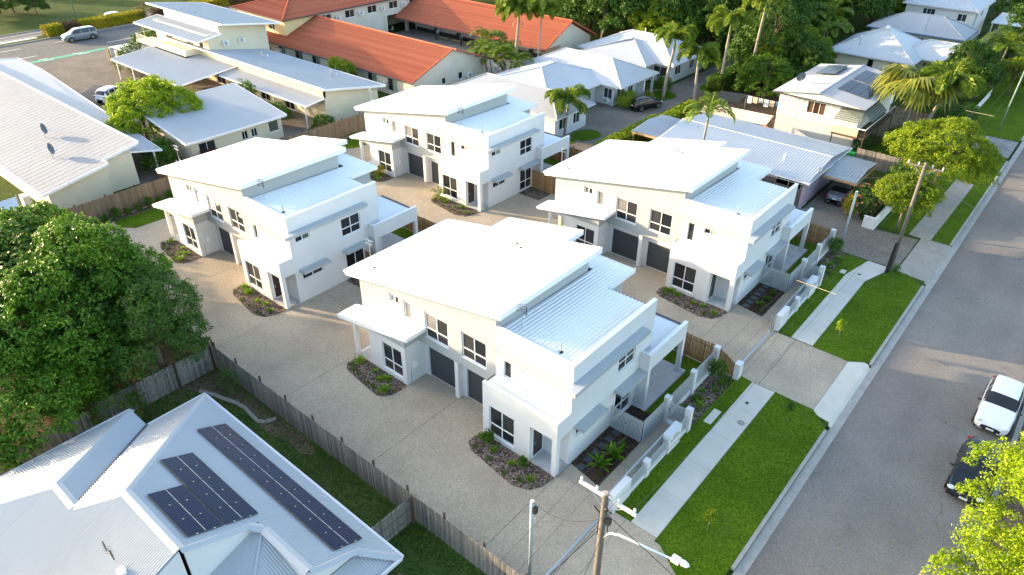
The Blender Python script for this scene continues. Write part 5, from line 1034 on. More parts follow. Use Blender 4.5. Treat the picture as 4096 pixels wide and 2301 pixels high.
# ---- hip-roofed houses further along the street
MATW[0] = 'cream_wall'
n9 = thing('hip_house', 'cream weatherboard house with bright white pyramid roof and side gable', 'house')
hiproof(n9, -31.5, -20.4, 104.3, 116.0, 3.2, 6.0, 'y', mat='pale_roof', pitch=0.3); hiproof(n9, -24, -16.9, 108, 114.6, 3.2, 5.0, 'x', 'hip', 'gable', mat='pale_roof', pitch=0.3)
block(n9, -30.8, -21.0, 105, 115.4, 0, 3.1, 'cream_wall', (('S', -26.2, -25.4, 0.8, 2.8, 1), ('S', -23.4, -22.0, 1.0, 2.7, 2), ('E', 105.6, 106.8, 1.2, 2.6, 2)), gl=('glass', 'screen', 'brown_glass')); block(n9, -20.99, -17.6, 108.6, 114, 0, 3.1, 'cream_wall', (('S', -20.2, -18.6, 1.0, 2.7, 2),)); ac_unit(n9, -24.6, 105, 1.6, 'S'); antenna((-23.8, 106, 3.6), 1.7, 'antenna on the white pyramid roof', True); M().tube([(-28, 106, 3.7), (-28, 106, 5.4)], 0.05, 0.05, 6).obj('vent_pipe', 'galv', n9); M().ball((-25.9, 109.5, 6.1), 0.3, 0.3, 0.3).obj('whirly_vent', 'white_plastic', n9)
n10 = thing('hip_house', 'tan house with frosted grey hip roof edged by a dark blue gutter', 'house')
hiproof(n10, -32, -18.4, 122.5, 131, 3.2, 5.2, 'x', mat='mid_roof', pitch=0.3, gut='blue_tarp'); block(n10, -31.4, -19, 123.1, 130.4, 0, 3.1, 'brick_wall', (('S', -24.8, -23.8, 1.4, 2.6, 2), ('E', 124, 125.4, 1.0, 2.6, 2))); M().tube([(-24, 123.4, 3.4), (-24, 123.4, 5.6)], 0.06, 0.06, 6).obj('vent_pipe', 'galv', n10)
n11 = thing('highset_white_house', 'white highset house with outside stairs behind the tan house', 'house')
hiproof(n11, -30.5, -19.5, 134, 146, 5.2, 7.4, 'y', mat='pale_roof', pitch=0.3); block(n11, -30, -20, 134.6, 145.4, 0, 5.1, 'white_render', (('S', -27.4, -25.6, 3.2, 4.7, 3), ('S', -22.3, -21.0, 3.4, 4.5, 2), ('E', 136, 137, 2.6, 4.7, 1), ('E', 140, 141.4, 3.4, 4.5, 2)))
for i in range(10): M().box(-19.9, -18.9, 134.6+i*0.28, 134.9+i*0.28, 0.2*i+0.1, 0.2*i+0.16).obj('stair_tread', 'galv', n11)
dish((-22.5, 137, 6.1), 'satellite dish on the white highset house roof', 0.5)
c11 = thing('carport', 'flat white carport on slim posts beside the white highset house', 'carport')
M().ext([(-18.4, 141, 2.6), (-10, 141, 2.6), (-10, 150, 2.75), (-18.4, 150, 2.75)], (0, 0, 0.12)).obj('roof', 'white_roof', c11)
for x in (-18.2, -10.3):
    for y in (141.2, 149.7): M().box(x, x+0.12, y, y+0.12, 0, 2.62).obj('post', 'white_trim', c11)
sheet('driveway_far', 'old_concrete', rect(-18.6, -5.6, 134, 150.5), -0.02, 0.012)
n12 = thing('hip_house', 'white hip roof half hidden among the far garden trees', 'house')
hiproof(n12, -58, -42, 150, 160, 3.2, 5.6, 'x', mat='pale_roof', pitch=0.4); block(n12, -57.4, -42.6, 150.6, 159.4, 0, 3.1, 'cream_wall', (('S', -50, -48.5, 1, 2.5, 2),))
n13 = thing('garden_shed', 'small shed with green metal roof under the trees', 'shed', (-50, 130, 0)); hiproof(n13, -2, 2, -2, 2, 2.4, 3.1, 'x', 'gable', 'gable', 'green_lane', 0.3); block(n13, -1.8, 1.8, -1.8, 1.8, 0, 2.35, 'grey_wall')
# ---- low shed roofs by the huge tree
sh = thing('lean_to_shed', 'small shed with striped corrugated roof behind the huge tree', 'shed')
m = M(); ribs(m, [(-62.0, 5.0, 2.0), (-56.8, 5.0, 2.0), (-56.8, 11.5, 2.5), (-62.0, 11.5, 2.5)], (0, 1, 0.08), 0.3, 0.07, 'sin'); m.obj('roof', 'cream_board', sh); M().box(-61.8, -57, 5.2, 11.3, 0, 1.95).obj('wall', 'grey_wall', sh)
sa = thing('shade_sail', 'pale triangular shade sail stretched beside the cream building', 'shade sail'); g_ = []
m = M(); A, B, C_ = Vector((-68.5, 9.0, 1.4)), Vector((-62.6, 13.6, 1.7)), Vector((-66.0, 14.6, 2.6))
for i in range(7):
    for j in range(7-i):
        u, v = i/6, j/6; p = A+(B-A)*u+(C_-A)*v; p.z -= 0.5*u*v*3+0.4*u*(1-u-v); m.v.append(tuple(p)); g_.append((i, j))
ix = {q: n for n, q in enumerate(g_)}
for (i, j) in g_:
    if (i+1, j) in ix and (i, j+1) in ix: m.f.append((ix[(i, j)], ix[(i+1, j)], ix[(i, j+1)]))
    if (i+1, j) in ix and (i, j+1) in ix and (i+1, j+1) in ix: m.f.append((ix[(i+1, j)], ix[(i+1, j+1)], ix[(i, j+1)]))
m.obj('cloth', 'sail_cloth', sa); M().tube([(-66, 14.6, 0), (-66, 14.6, 2.7)], 0.04, 0.04, 6).tube([(-62.6, 13.6, 0), (-62.6, 13.6, 1.8)], 0.04, 0.04, 6).obj('post', 'steel', sa)
tp = thing('tarpaulin', 'crumpled blue tarpaulin under the shade sail', 'tarpaulin'); m = M(); g = random.Random(3); N_ = 8
for i in range(N_):
    for j in range(N_): m.v.append((-70+i*0.7, 10.0+j*0.42, 0.9+g.uniform(-0.12, 0.12)))
for i in range(N_-1):
    for j in range(N_-1): m.f.append((i*N_+j, (i+1)*N_+j, (i+1)*N_+j+1, i*N_+j+1))
m.obj('sheet', 'blue_tarp', tp); M().box(-69.9, -69.6, 10.2, 10.5, 0, 0.8).box(-65.6, -65.3, 12.4, 12.7, 0, 0.8).obj('trestle', 'dark_timber', tp)
# ================================================================ fences, gates, street furniture
def paling_fence(label, p0, p1, h=1.8, mat='paling_grey', single=True, side=1, pw=0.098, seed=0, name='paling_fence', posts=True, posth=0.12, rail=None):
    a, b = Vector((*p0, 0)), Vector((*p1, 0)); L = (b-a).length; t = thing(name, label, 'fence', a, math.atan2(b.y-a.y, b.x-a.x)); g = random.Random(seed)
    n = int(L/(pw+0.002)); d = L/n; mes = [M().ext([(0, 0, 0.02), (pw-0.002, 0, 0.02), (pw-0.002, 0, h-0.0), (0.012*k, 0, h-0.006*k)], (0, -0.018*side, 0)).mesh('paling', mat) for k in range(3)]
    if single:
        for i in range(n): link('paling', mes[g.randrange(3)], t, (i*d, g.uniform(-0.006, 0.006), 0), rot=(0, g.uniform(-0.008, 0.008), 0), scale=(1, 1, g.uniform(0.975, 1.012)))
    else:
        m = M()
        for i in range(n): o = g.uniform(-0.006, 0.006); m.box(i*d, i*d+pw-0.004, min(o, o-0.018*side), max(o, o-0.018*side), 0.02, h*g.uniform(0.98, 1.01))
        stuff(m.obj('paling', mat, t))
    for z in (0.35, h*0.5+0.1, h-0.3): M().box(0.02, L-0.02, min(0.012*side, 0.055*side), max(0.012*side, 0.055*side), z, z+0.075).obj('rail', rail or mat, t)
    if posts:
        k = max(1, round(L/2.5)); me = M().tube([(0, 0, -0.1), (0, 0, h+posth)], 0.065, 0.06, 8).mesh('post', 'dark_timber')
        for i in range(k+1): link('post', me, t, (min(max(i*L/k, 0.07), L-0.07), 0.125*side, 0))
    return t
paling_fence('weathered grey paling fence between the aggregate driveway and the solar house lawn', (-36.5, 14.82), (-11.55, 14.82), 1.8, seed=1)
paling_fence('short grey paling fence running from the boundary fence to the huge tree', (-36.45, 7.6), (-36.45, 14.7), 1.8, side=-1, seed=2)
paling_fence('short grey paling fence between the two back lawns', (-18.55, 11.9), (-18.55, 14.7), 1.75, side=-1, seed=3)
paling_fence('grey paling fence under the huge tree along the driveway', (-62.0, 14.82), (-36.6, 14.82), 1.8, single=False, seed=4)
paling_fence('tall brown paling fence behind the garden shrubs at the back of the complex', (-62.0, 55.2), (-62.0, 14.9), 1.95, 'paling_brown', False, -1, 0.12, seed=5)
paling_fence('dark grey paling fence beside the shade sail', (-62.2, 5), (-62.2, 14.6), 1.7, single=False, seed=6)
paling_fence('grey paling fence behind the duplexes along the villa driveway', (-61.8, 55.35), (-31.0, 55.35), 1.8, single=False, seed=7)
paling_fence('grey paling fence by the flowering hedge in front of the highset house lawn', (-17.2, 74.2), (-13.0, 74.2), 1.8, single=False, seed=8); paling_fence('grey paling fence beside the timber-edged carport', (-13.0, 66.5), (-13.0, 74.1), 1.7, single=False, seed=9)
paling_fence('dark grey paling fence behind the solar house under the huge tree', (-36.3, 2.5), (-36.3, 7.4), 1.7, single=False, seed=10)
FL = {'A': 'of the streetlight duplex', 'B': 'of the purple-wall-side duplex', 'C': 'of the huge-tree duplex', 'D': 'of the cream-building duplex'}
def brown(label, p0, p1, seed, side=1, slope=0):
    return paling_fence(label, p0, p1, 1.75, 'paling_new', True, side, seed=seed, posts=False, rail='paling_new')
for i, (k, (ox, oy)) in enumerate(HOUSES.items()):
    xe = ox+(2.0 if k in 'AB' else 2.6)
    brown('new brown paling fence across the rear '+FL[k], (ox-3.6, oy+13.72), (xe, oy+13.72), 20+i, -1)
    if k in 'CD':
        brown('new brown paling fence with side gate '+FL[k], (ox+0.05, oy+7.15), (xe, oy+7.15), 30+i); brown('new brown paling fence along the yard side '+FL[k], (xe, oy+7.2), (xe, oy+13.7), 40+i, -1)
    else: pass
# raked fence end at the street corner of duplex A
t = thing('paling_fence', 'short new brown paling fence end sloping down to the white corner post', 'fence', (-12.85, 35.14, 0))
for i in range(14): hh = 1.75-0.06*i; M().box(i*0.1, i*0.1+0.097, 0, 0.018, 0.02, hh).obj('paling', 'paling_new', t)
M().ext([(0, 0.02, 1.45), (1.38, 0.02, 0.62), (1.38, 0.02, 0.72), (0, 0.02, 1.55)], (0, 0.04, 0)).obj('rail', 'paling_new', t)
def street_fence(k, ox, oy, who):
    t = thing('street_fence', 'white masonry post fence with grey slat panels '+who, 'fence', (ox, oy, 0))
    def post(x, y, w_, d, h, name='post'): o = M().box(x-w_/2, x+w_/2, y-d/2, y+d/2, 0, h).obj(name, 'white_render', t); M().box(x-w_/2-0.012, x+w_/2+0.012, y-d/2-0.012, y+d/2+0.012, h, h+0.03).obj('cap', 'white_render', o)
    post(2.15, 7.6, 0.34, 0.34, 1.72); post(3.5, 7.6, 0.34, 0.34, 1.62); post(2.15, 10.6, 0.32, 0.32, 1.72); post(2.15, 13.55, 0.32, 0.32, 1.8); post(3.45, 0.78, 0.34, 1.45, 1.22); post(3.5, 3.2, 0.30, 0.34, 1.12); post(3.45, 5.9, 0.42, 1.3, 1.3, 'letterbox_pier')
    if k == 'A': post(3.62, 13.75, 0.36, 0.5, 1.15)
    for q in ((3.42, 3.58, 1.52, 3.02, 0, 0.35), (3.42, 3.58, 3.38, 5.24, 0, 0.35), (3.42, 3.58, 6.56, 7.42, 0, 0.35), (2.08, 2.24, 7.78, 10.43, 0, 0.38), (2.08, 2.24, 10.77, 13.38, 0, 0.38)): M().box(*q).obj('low_wall', 'white_render', t)
    for y0, y1, x, z0, z1 in ((1.54, 3.0, 3.5, 0.37, 1.02), (3.4, 5.22, 3.5, 0.37, 1.02), (6.58, 7.4, 3.5, 0.37, 1.2), (7.8, 10.42, 2.16, 0.4, 1.6), (10.78, 13.37, 2.16, 0.4, 1.65), (5.1, 7.4, 2.12, 0.05, 1.6)):
        p = M().box(x-0.02, x+0.02, y0, y1, z0, z0+0.05).box(x-0.02, x+0.02, y0, y1, z1-0.05, z1).obj('panel_frame', 'slat_grey', t); n = int((y1-y0)/0.065); m = M()
        for i in range(n): yy = y0+0.01+i*(y1-y0-0.04)/n; m.ext([(x-0.03, yy, z0+0.03), (x+0.02, yy+0.045, z0+0.03), (x+0.028, yy+0.04, z0+0.03), (x-0.022, yy-0.005, z0+0.03)], (0, 0, z1-z0+0.02))
        stuff(m.obj('slat', 'slat_grey', p))
    # letterbox slots and number plate on the pier
    lb = M()
    for i in range(4): M().box(3.662, 3.668, 5.4+i*0.27, 5.6+i*0.27, 0.82, 0.9).obj('letter_slot', 'dark_metal', t)
    M().box(3.662, 3.667, 5.6, 6.1, 1.02, 1.14).obj('number_plate', 'galv', t)
    return t
def slat_gate(label, loc, leaves_, h, name='slat_gate', ax='x'):
    t = thing(name, label, 'gate', loc)
    for u0, u1 in leaves_:
        f = M().box(u0, u0+0.05, -0.02, 0.02, 0.06, h).box(u1-0.05, u1, -0.02, 0.02, 0.06, h).box(u0+0.05, u1-0.05, -0.021, 0.021, 0.12, 0.17).box(u0+0.05, u1-0.05, -0.021, 0.021, h-0.2, h-0.15).obj('leaf_frame', 'slat_grey', t)
        n = int((u1-u0-0.1)/0.085); me = M().box(-0.029, 0.029, -0.035, -0.022, 0.06, h+0.02).mesh('slat', 'slat_grey')
        for i in range(n+1): link('slat', me, f, (u0+0.07+i*(u1-u0-0.14)/n, 0, 0))
        M().ext([(u0+0.06, 0.022, 0.2), (u0+0.12, 0.022, 0.2), (u1-0.06, 0.022, h-0.22), (u1-0.12, 0.022, h-0.22)], (0, 0.02, 0)).obj('brace', 'slat_grey', f)
    M().box(u0-0.04, u0+0.02, -0.06, -0.036, h*0.55, h*0.55+0.1).obj('latch', 'dark_metal', t); return t
for k, who in (('A', 'by the streetlight duplex'), ('B', 'by the purple-wall-side duplex')):
    ox, oy = HOUSES[k]; street_fence(k, ox, oy, who)
    slat_gate('grey slatted double gate '+who, (ox+0.06, oy+5.06, 0), ((0.0, 1.0), (1.02, 2.0)), 1.6); slat_gate('grey slatted pedestrian gate between two white posts '+who, (ox+2.34, oy+7.6, 0.12), ((0.0, 0.98),), 1.4)
    M()
    st = thing('gate_step', 'white step under the pedestrian gate '+who, 'step', (ox+2.34, oy+7.35, 0)); M().box(0, 0.97, 0, 0.5, 0, 0.12).obj('slab', 'white_render', st)
    sg = thing('sliding_gate', 'grey sliding driveway gate parked behind the low fence '+who, 'gate', (ox+3.2, oy-0.1, 0))
    f = M().box(-0.025, 0.025, 0, 5.4, 0.08, 0.14).box(-0.025, 0.025, 0, 5.4, 1.12, 1.18).box(-0.025, 0.025, 0, 0.06, 0.14, 1.12).box(-0.025, 0.025, 5.34, 5.4, 0.14, 1.12).obj('frame', 'slat_grey', sg); m = M()
    for i in range(60): m.box(-0.04, -0.026, 0.08+i*0.088, 0.12+i*0.088, 0.1, 1.2)
    stuff(m.obj('slat', 'slat_grey', f)); M().tube([(-0.12, -0.15, 0), (-0.12, -0.15, 1.25)], 0.04, 0.04, 6).box(-0.2, 0.05, -0.25, -0.05, 0, 0.03).obj('guide_post', 'steel', sg)
    # slate stepping stones
    for i in range(6):
        p = thing('stepping_stone', 'square dark slate stepping stone in the mulch '+who, 'stepping stone', (ox+0.62, oy+1.5+i*0.67, 0.02), 0.05*(i % 3-1), 'slate stepping stones '+who); M().ext([(-0.22, -0.2, 0), (0.22, -0.22, 0), (0.21, 0.21, 0), (-0.2, 0.22, 0)], (0, 0, 0.035)).obj('stone', 'slate_paver', p)
# picket fence and other far fences
pf = thing('picket_fence', 'white picket fence at the far garden on the street', 'fence', (-11.4, 96.5, 0))
for i in range(58): M().ext([(0, i*0.2, 0.05), (0, i*0.2+0.11, 0.05), (0, i*0.2+0.11, 0.95), (0, i*0.2+0.055, 1.08), (0, i*0.2, 0.95)], (0.02, 0, 0)).obj('picket', 'white_trim', pf)
M().box(0.02, 0.06, 0, 11.6, 0.25, 0.33).box(0.02, 0.06, 0, 11.6, 0.72, 0.8).obj('rail', 'white_trim', pf)
rf = thing('red_fence', 'dark red timber fence with mounted white and round ornaments by the tan house', 'fence', (-18, 126, 0)); M().box(0, 9, 0, 0.06, 0, 1.7).obj('board', 'red_timber', rf); M().box(4.0, 5.4, -0.05, -0.01, 0.5, 1.6).obj('sun_plaque', 'white_trim', rf)
for i in range(8): a = i*math.pi/4; M().box(-0.04, 0.04, -0.02, 0, 0.1, 0.45).obj('plaque_ray', 'line_yellow', rf, (4.7, -0.05, 1.05)).rotation_euler = (0, a, 0)
for x in (1.6, 3.2): M().ball((x, -0.06, 0.7), 0.3, 0.06, 0.3).obj('round_ornament', 'galv', rf)
mw = thing('garden_wall', 'white rendered corner wall around the flowering bush at the shared driveway', 'wall', (-12.1, 60.9, 0)); M().box(0, 1.0, 0, 0.2, 0, 1.0).obj('short_wall', 'white_render', mw); M().box(0.8, 1.0, 0.2, 5.6, 0, 1.0).obj('long_wall', 'white_render', mw); M().box(-0.02, 1.02, -0.02, 0.18, 1.0, 1.05).obj('coping', 'white_trim', mw)
mb_ = thing('mailbox', 'small grey mailbox on a post beside the paver driveway', 'mailbox', (-11.0, 93.0, 0)); M().box(-0.03, 0.03, -0.03, 0.03, 0, 1.0).obj('post', 'dark_timber', mb_); M().box(-0.2, 0.2, -0.28, 0.28, 1.0, 1.3).obj('box', 'galv', mb_)
# poles
def arm_pole(name, label, loc, H, lamp=False, group=None, mat='pole_wood', guard=False):
    t = thing(name, label, 'power pole', loc, 0, group); M().tube([(0, 0, -0.2), (0, 0, H*0.5), (0, 0, H)], 0.16 if lamp else 0.15, 0.11, 12).obj('pole', mat, t, smooth=True)
    a = M().box(-1.2, 1.2, 0.1, 0.2, H-0.45, H-0.33).obj('crossarm', 'white_wood' if lamp else mat, t)
    for x in (-1.12, -0.45, 0.45, 1.12): M().tube([(x, 0.15, H-0.33), (x, 0.15, H-0.25), (x, 0.15, H-0.18)], 0.03, 0.06, 8).tube([(x, 0.15, H-0.18), (x, 0.15, H-0.1)], 0.055, 0.03, 8).obj('insulator', 'white_plastic', a)
    M().tube([(-0.7, 0.12, H-0.42), (-0.08, 0.1, H-1.0)], 0.02, 0.02, 5).tube([(0.7, 0.12, H-0.42), (0.08, 0.1, H-1.0)], 0.02, 0.02, 5).obj('brace', 'galv', a)
    if lamp:
        pts = [(0.12, 0, H-2.3), (0.3, 0.03, H-1.95), (0.65, 0.1, H-1.82), (1.3, 0.25, H-1.85), (2.65, 0.6, H-2.0)]
        o = M().tube(pts, 0.05, 0.04, 8).obj('lamp_arm', 'white_trim', t, smooth=True); M().box(2.55, 2.85, 0.52, 0.76, H-2.06, H-1.88).ball((2.98, 0.68, H-1.97), 0.24, 0.14, 0.09).obj('lamp_head', 'white_plastic', o)
        M().box(0.13, 0.33, -0.1, 0.08, H-1.45, H-1.2).tube([(0.2, 0, H-1.6), (0.25, 0, H-1.9)], 0.02, 0.02, 5).tube([(-0.14, 0.02, H-1.1), (-0.16, 0.02, H-2.4)], 0.035, 0.035, 6).tube([(-0.1, 0, H-1.2), (-0.45, 0.05, H-1.05)], 0.03, 0.03, 5).ball((0.16, -0.1, H-0.7), 0.08, 0.08, 0.12).obj('fuse_gear', 'black_plastic', t)
        M().tube([(0, 0, H-0.02), (0, 0, H+0.02)], 0.13, 0.1, 12).obj('pole_cap', 'old_concrete', t)
    if guard: M().tube([(-0.15, -0.22, -0.05), (-0.1, -0.2, 2.6)], 0.11, 0.1, 8).obj('cable_guard', 'black_plastic', t)
    return t
PA, PB = (-8.47, 15.29, 0), (-8.0, 54.6, 0)
arm_pole('power_pole', 'timber power pole with white crossarm and streetlight arm at the driveway', PA, 9.0, True); arm_pole('power_pole', 'timber power pole with black cable guard on the verge by the shared driveway', PB, 9.0, False, None, 'pole_wood', True)
def metal_pole(label, loc, H, mat='galv', box=False, lean=(0, 0)):
    t = thing('service_pole', label, 'pole', loc); M().tube([(0, 0, -0.1), (lean[0], lean[1], H)], 0.085, 0.085, 10).obj('pole', mat, t, smooth=True); M().tube([(lean[0], lean[1], H), (lean[0], lean[1], H+0.03)], 0.09, 0.07, 10).obj('cap', 'white_plastic', t)
    if box: M().box(0.08, 0.24, -0.08, 0.1, H-0.6, H-0.28).obj('junction_box', 'black_plastic', t)
    M().tube([(0.05, 0, H-1.0), (0.2, 0.02, H-0.95), (0.25, 0.02, H-1.1)], 0.012, 0.012, 5).obj('hook', 'steel', t); return t
metal_pole('galvanised service pole with black box near the paling fence end', (-12.02, 15.71, 0), 5.5, box=True); metal_pole('galvanised service pole at the flower bed by the shared driveway', (-11.9, 54.8, 0), 5.5); metal_pole('green-stained pole leaning over the far verge lawn', (-8.0, 95.0, 0), 7.5, 'grey_green', lean=(0.3, 0.2)); metal_pole('green-grey pole on the far side of the main road', (-142.5, 50.5, 0), 9, 'grey_green')
metal_pole('tall thin grey pole behind the palms', (-54, 120, 0), 11, 'galv')
def wire(label, pts, sag, r=0.013, group='overhead wires', mat='wire'):
    P = []
    for a, b in zip(pts, pts[1:]):
        a, b = Vector(a), Vector(b); n = 14
        for i in range(n+1):
            t = i/n; p = a.lerp(b, t); p.z -= sag*4*t*(1-t); P.append(p)
    o = M().tube(P, r, r, 5).obj('power_line', mat); return tag(o, label, 'wire', group)
for yy, lab in ((34.75, 'white spreader rod across the wires above the near verge lawn'), (71.45, 'white spreader rod across the wires above the wide street tree')): tag(M().tube([(-9.2 if yy < 50 else -8.9, yy, 8.22), (-7.1 if yy < 50 else -6.7, yy, 8.22)], 0.012, 0.012, 6).obj('wire_spreader', 'tan_cloth'), lab, 'rod', 'wire spreaders')
PC = (-8.9, -26.0, 0)
for x in (-1.12, -0.45, 0.45, 1.12): wire('bare overhead wire strung between the two timber power poles', [(PC[0]+x, PC[1]+0.15, 8.9), (PA[0]+x, PA[1]+0.15, 8.9), (PB[0]+x, PB[1]+0.15, 8.9), (-7.8+x, 97, 8.9)], 0.7, 0.006, 'bare wires between the power poles', 'wire')
wire('black service cable looping from the streetlight pole to the galvanised pole', [(PA[0]-0.15, PA[1], 7.5), (-12.0, 15.71, 5.45)], 0.55, 0.013); wire('thick black cable from the streetlight pole across the street', [(PA[0]+0.1, PA[1], 8.0), (9, 13.5, 6.6)], 0.5, 0.017); wire('black cable from the streetlight pole towards the near lots', [(PA[0], PA[1], 7.2), (-11.5, -3, 5.5)], 0.5, 0.014); wire('thin cable dropping from the streetlight pole beside the lamp arm', [(PA[0]+0.1, PA[1], 7.0), (-6.0, 4, 5)], 0.3, 0.012)
wire('cable from the guarded pole to the ribbed-roof house', [(PB[0]-0.1, PB[1], 8.2), (-16.9, 62, 3.6)], 0.6, 0.01); wire('cable from the guarded pole to the galvanised pole', [(PB[0]-0.1, PB[1], 7.8), (-11.9, 54.8, 5.4)], 0.35, 0.01); wire('cable from the guarded pole across the street', [(PB[0], PB[1], 8.2), (10, 66, 6.8)], 0.5, 0.01); wire('cable from the guarded pole over the street towards the parked cars', [(PB[0], PB[1], 8.0), (9, 50, 6.0)], 0.6, 0.014)
# ================================================================ vehicles
def car(name, label, loc, rz, mat, L=4.3, W=1.8, H=1.48, kind='hatch', cat='car', group=None):
    t = thing(name, label, cat, loc, rz, group)
    if kind == 'suv': top = [(0, .55), (.015, .80), (.05, 1.0), (.10, 1.32), (.16, 1.45), (.25, 1.49), (.48, 1.48), (.56, 1.42), (.70, 1.05), (.76, .99), (.95, .86), (.985, .70), (1, .5)]
    elif kind == 'van': top = [(0, .5), (.012, .9), (.03, 1.2), (.06, 1.42), (.12, 1.48), (.25, 1.5), (.56, 1.48), (.64, 1.40), (.78, 1.03), (.82, .98), (.95, .86), (.985, .7), (1, .5)]
    elif kind == 'sedan': top = [(0, .55), (.015, .85), (.05, .97), (.16, 1.02), (.19, 1.05), (.32, 1.40), (.40, 1.48), (.52, 1.48), (.60, 1.40), (.73, 1.02), (.78, .95), (.95, .80), (.985, .65), (1, .5)]
    else: top = [(0, .5), (.012, .85), (.04, 1.02), (.11, 1.36), (.17, 1.45), (.25, 1.48), (.48, 1.48), (.56, 1.41), (.71, 1.02), (.76, .96), (.95, .80), (.985, .65), (1, .5)]
    X = np.linspace(0, 1, 57); tz = np.interp(X, *zip(*top))*H/1.49; tz = np.convolve(np.pad(tz, 1, mode='edge'), [.2, .6, .2], 'valid')
    belt = np.minimum(tz, np.interp(X, [0, .02, .1, .7, .95, .985, 1], [.5, .82, .94, .96, .84, .68, .48])*H/1.49)
    hw = np.interp(X, [0, .01, .03, .1, .3, .75, .93, .975, .99, 1], [.66, .76, .86, .95, 1, .99, .93, .82, .7, .55])*W/2
    secs = []
    for i in range(57):
        b, tp_, w_ = belt[i], tz[i], hw[i]; cab = min(1, max(0, (tp_-b)/(0.4*H/1.49))); rw = w_*(0.93-0.19*cab); bot = 0.2+0.06*(abs(X[i]-.5) > .46)
        secs.append([(w_*0.86, bot), (w_*0.97, bot+0.12), (w_, (b+bot)/2), (w_*0.985, b-0.10), (w_*0.93, b), (w_*0.93+(rw-w_*0.93)*0.5, b+(tp_-b)*0.52-0.0), (rw, tp_-0.05*cab-0.005), (rw*0.88, tp_-0.005), (rw*0.45, tp_+0.012), (0, tp_+0.018)])
    n = 10; V = []
    for i in range(57):
        for y, z in secs[i]: V.append(((X[i]-.5)*L, y, z))
    for i in range(57):
        for y, z in secs[i]: V.append(((X[i]-.5)*L, -y, z))
    def F(i, j, s): o = 0 if s == 0 else 57*n; q = (o+i*n+j, o+(i+1)*n+j, o+(i+1)*n+j+1, o+i*n+j+1); return q if s == 1 else q[::-1]
    par = {}
    rs, rf, ws, wf = {'suv': (.05, .13, .55, .71), 'van': (.02, .07, .62, .785), 'sedan': (.19, .33, .585, .735), 'hatch': (.045, .13, .545, .715)}[kind]
    for i in range(56):
        xm = (X[i]+X[i+1])/2; c = tz[i]-belt[i]
        for j in range(n-1):
            for s in (0, 1):
                k = 'body'
                if j in (4, 5) and c > 0.22*H/1.49 and rf-0.02 < xm < wf-0.05 and not any(abs(xm-p) < 0.012 for p in {'van': (.24, .47), 'suv': (.22, .42), 'sedan': (.44,), 'hatch': (.22, .41)}[kind]): k = 'side_window_%d' % s
                if ws < xm < wf-0.012 and j in (6, 7, 8) : k = 'windscreen'
                if rs+0.008 < xm < rf-0.008 and j in (6, 7, 8): k = 'rear_window'
                par.setdefault(k, []).append(F(i, j, s))
    par['body'].append(tuple(range(0, n))); par['body'].append(tuple(57*n+q for q in range(n-1, -1, -1))); par['body'].append(tuple(56*n+q for q in range(n-1, -1, -1))); par['body'].append(tuple(57*n+56*n+q for q in range(n)))
    for k, fs in par.items():
        ids = sorted({q for f in fs for q in f}); mp = {q: r_ for r_, q in enumerate(ids)}; mm = M(); mm.v = [V[q] for q in ids]; mm.f = [tuple(mp[q] for q in f) for f in fs]
        o = mm.obj('side_window' if k.startswith('side') else k, mat if k == 'body' else 'car_glass', t, smooth=True)
        if k == 'body': body = o
    M().box(-L*0.46, L*0.46, -W*0.43, W*0.43, 0.16, 0.24).obj('underbody', 'black_plastic', t)
    wr = 0.33 if kind in ('sedan', 'hatch') else 0.37
    for xw in (-L*0.305, L*0.315):
        for s in (-1, 1):
            wme = t; M().disc((xw, s*(W/2-0.10), wr+0.02), (0, 1, 0), wr+0.06, 0.215, 20).obj('wheel_arch', 'black_plastic', t)
            o = M().disc((xw, s*(W/2-0.09), wr), (0, 1, 0), wr, 0.225, 20).obj('wheel', 'tyre', t); M().disc((xw, s*(W/2+0.02), wr), (0, 1, 0), wr*0.64, 0.02, 14).obj('rim', 'rim', o); M().disc((xw, s*(W/2+0.03), wr), (0, 1, 0), wr*0.2, 0.02, 8).obj('hub', 'dark_metal', o)
    hz = 0.70*H/1.49
    for s in (-1, 1):
        M().ball((L*0.465, s*W*0.36, hz), 0.16, 0.19, 0.09).obj('headlight', 'lamp_clear', t); M().ball((-L*0.478, s*W*0.385, hz+0.14), 0.09, 0.16, 0.10).obj('tail_light', 'tail_red', t)
        M().ball((L*0.175, s*(W/2+0.09), 1.0*H/1.49), 0.09, 0.11, 0.075).obj('mirror', mat if mat != 'car_white' else 'black_plastic', t)
    M().box(L*0.49, L*0.503, -W*0.26, W*0.26, 0.36, 0.55).obj('grille', 'black_plastic', t); M().box(-L*0.507, -L*0.497, -0.19, 0.19, 0.62, 0.74).obj('number_plate', 'line_white', t); M().box(L*0.5, L*0.508, -0.19, 0.19, 0.38, 0.49).obj('number_plate', 'line_white', t)
    return t
car('parked_suv', 'white parked car with black windscreen on the far kerb, in front of the black one', (1.62, 42.3, -0.125), -math.pi/2, 'car_white', 4.75, 1.86, 1.62, 'suv'); car('parked_car', 'black parked car half hidden under the lime-green tree', (1.66, 35.8, -0.125), -math.pi/2, 'car_black', 4.6, 1.84, 1.46, 'hatch')
car('hatchback', 'black hatchback parked on the villa driveway by the round shrub', (-42.3, 75.2, 0), 1.25, 'car_black', 4.2, 1.78, 1.48, 'hatch'); car('sedan', 'grey sedan parked nose-in under the timber-edged carport', (-15.5, 65.5, 0), math.pi/2+0.05, 'car_charcoal', 4.5, 1.78, 1.45, 'sedan')
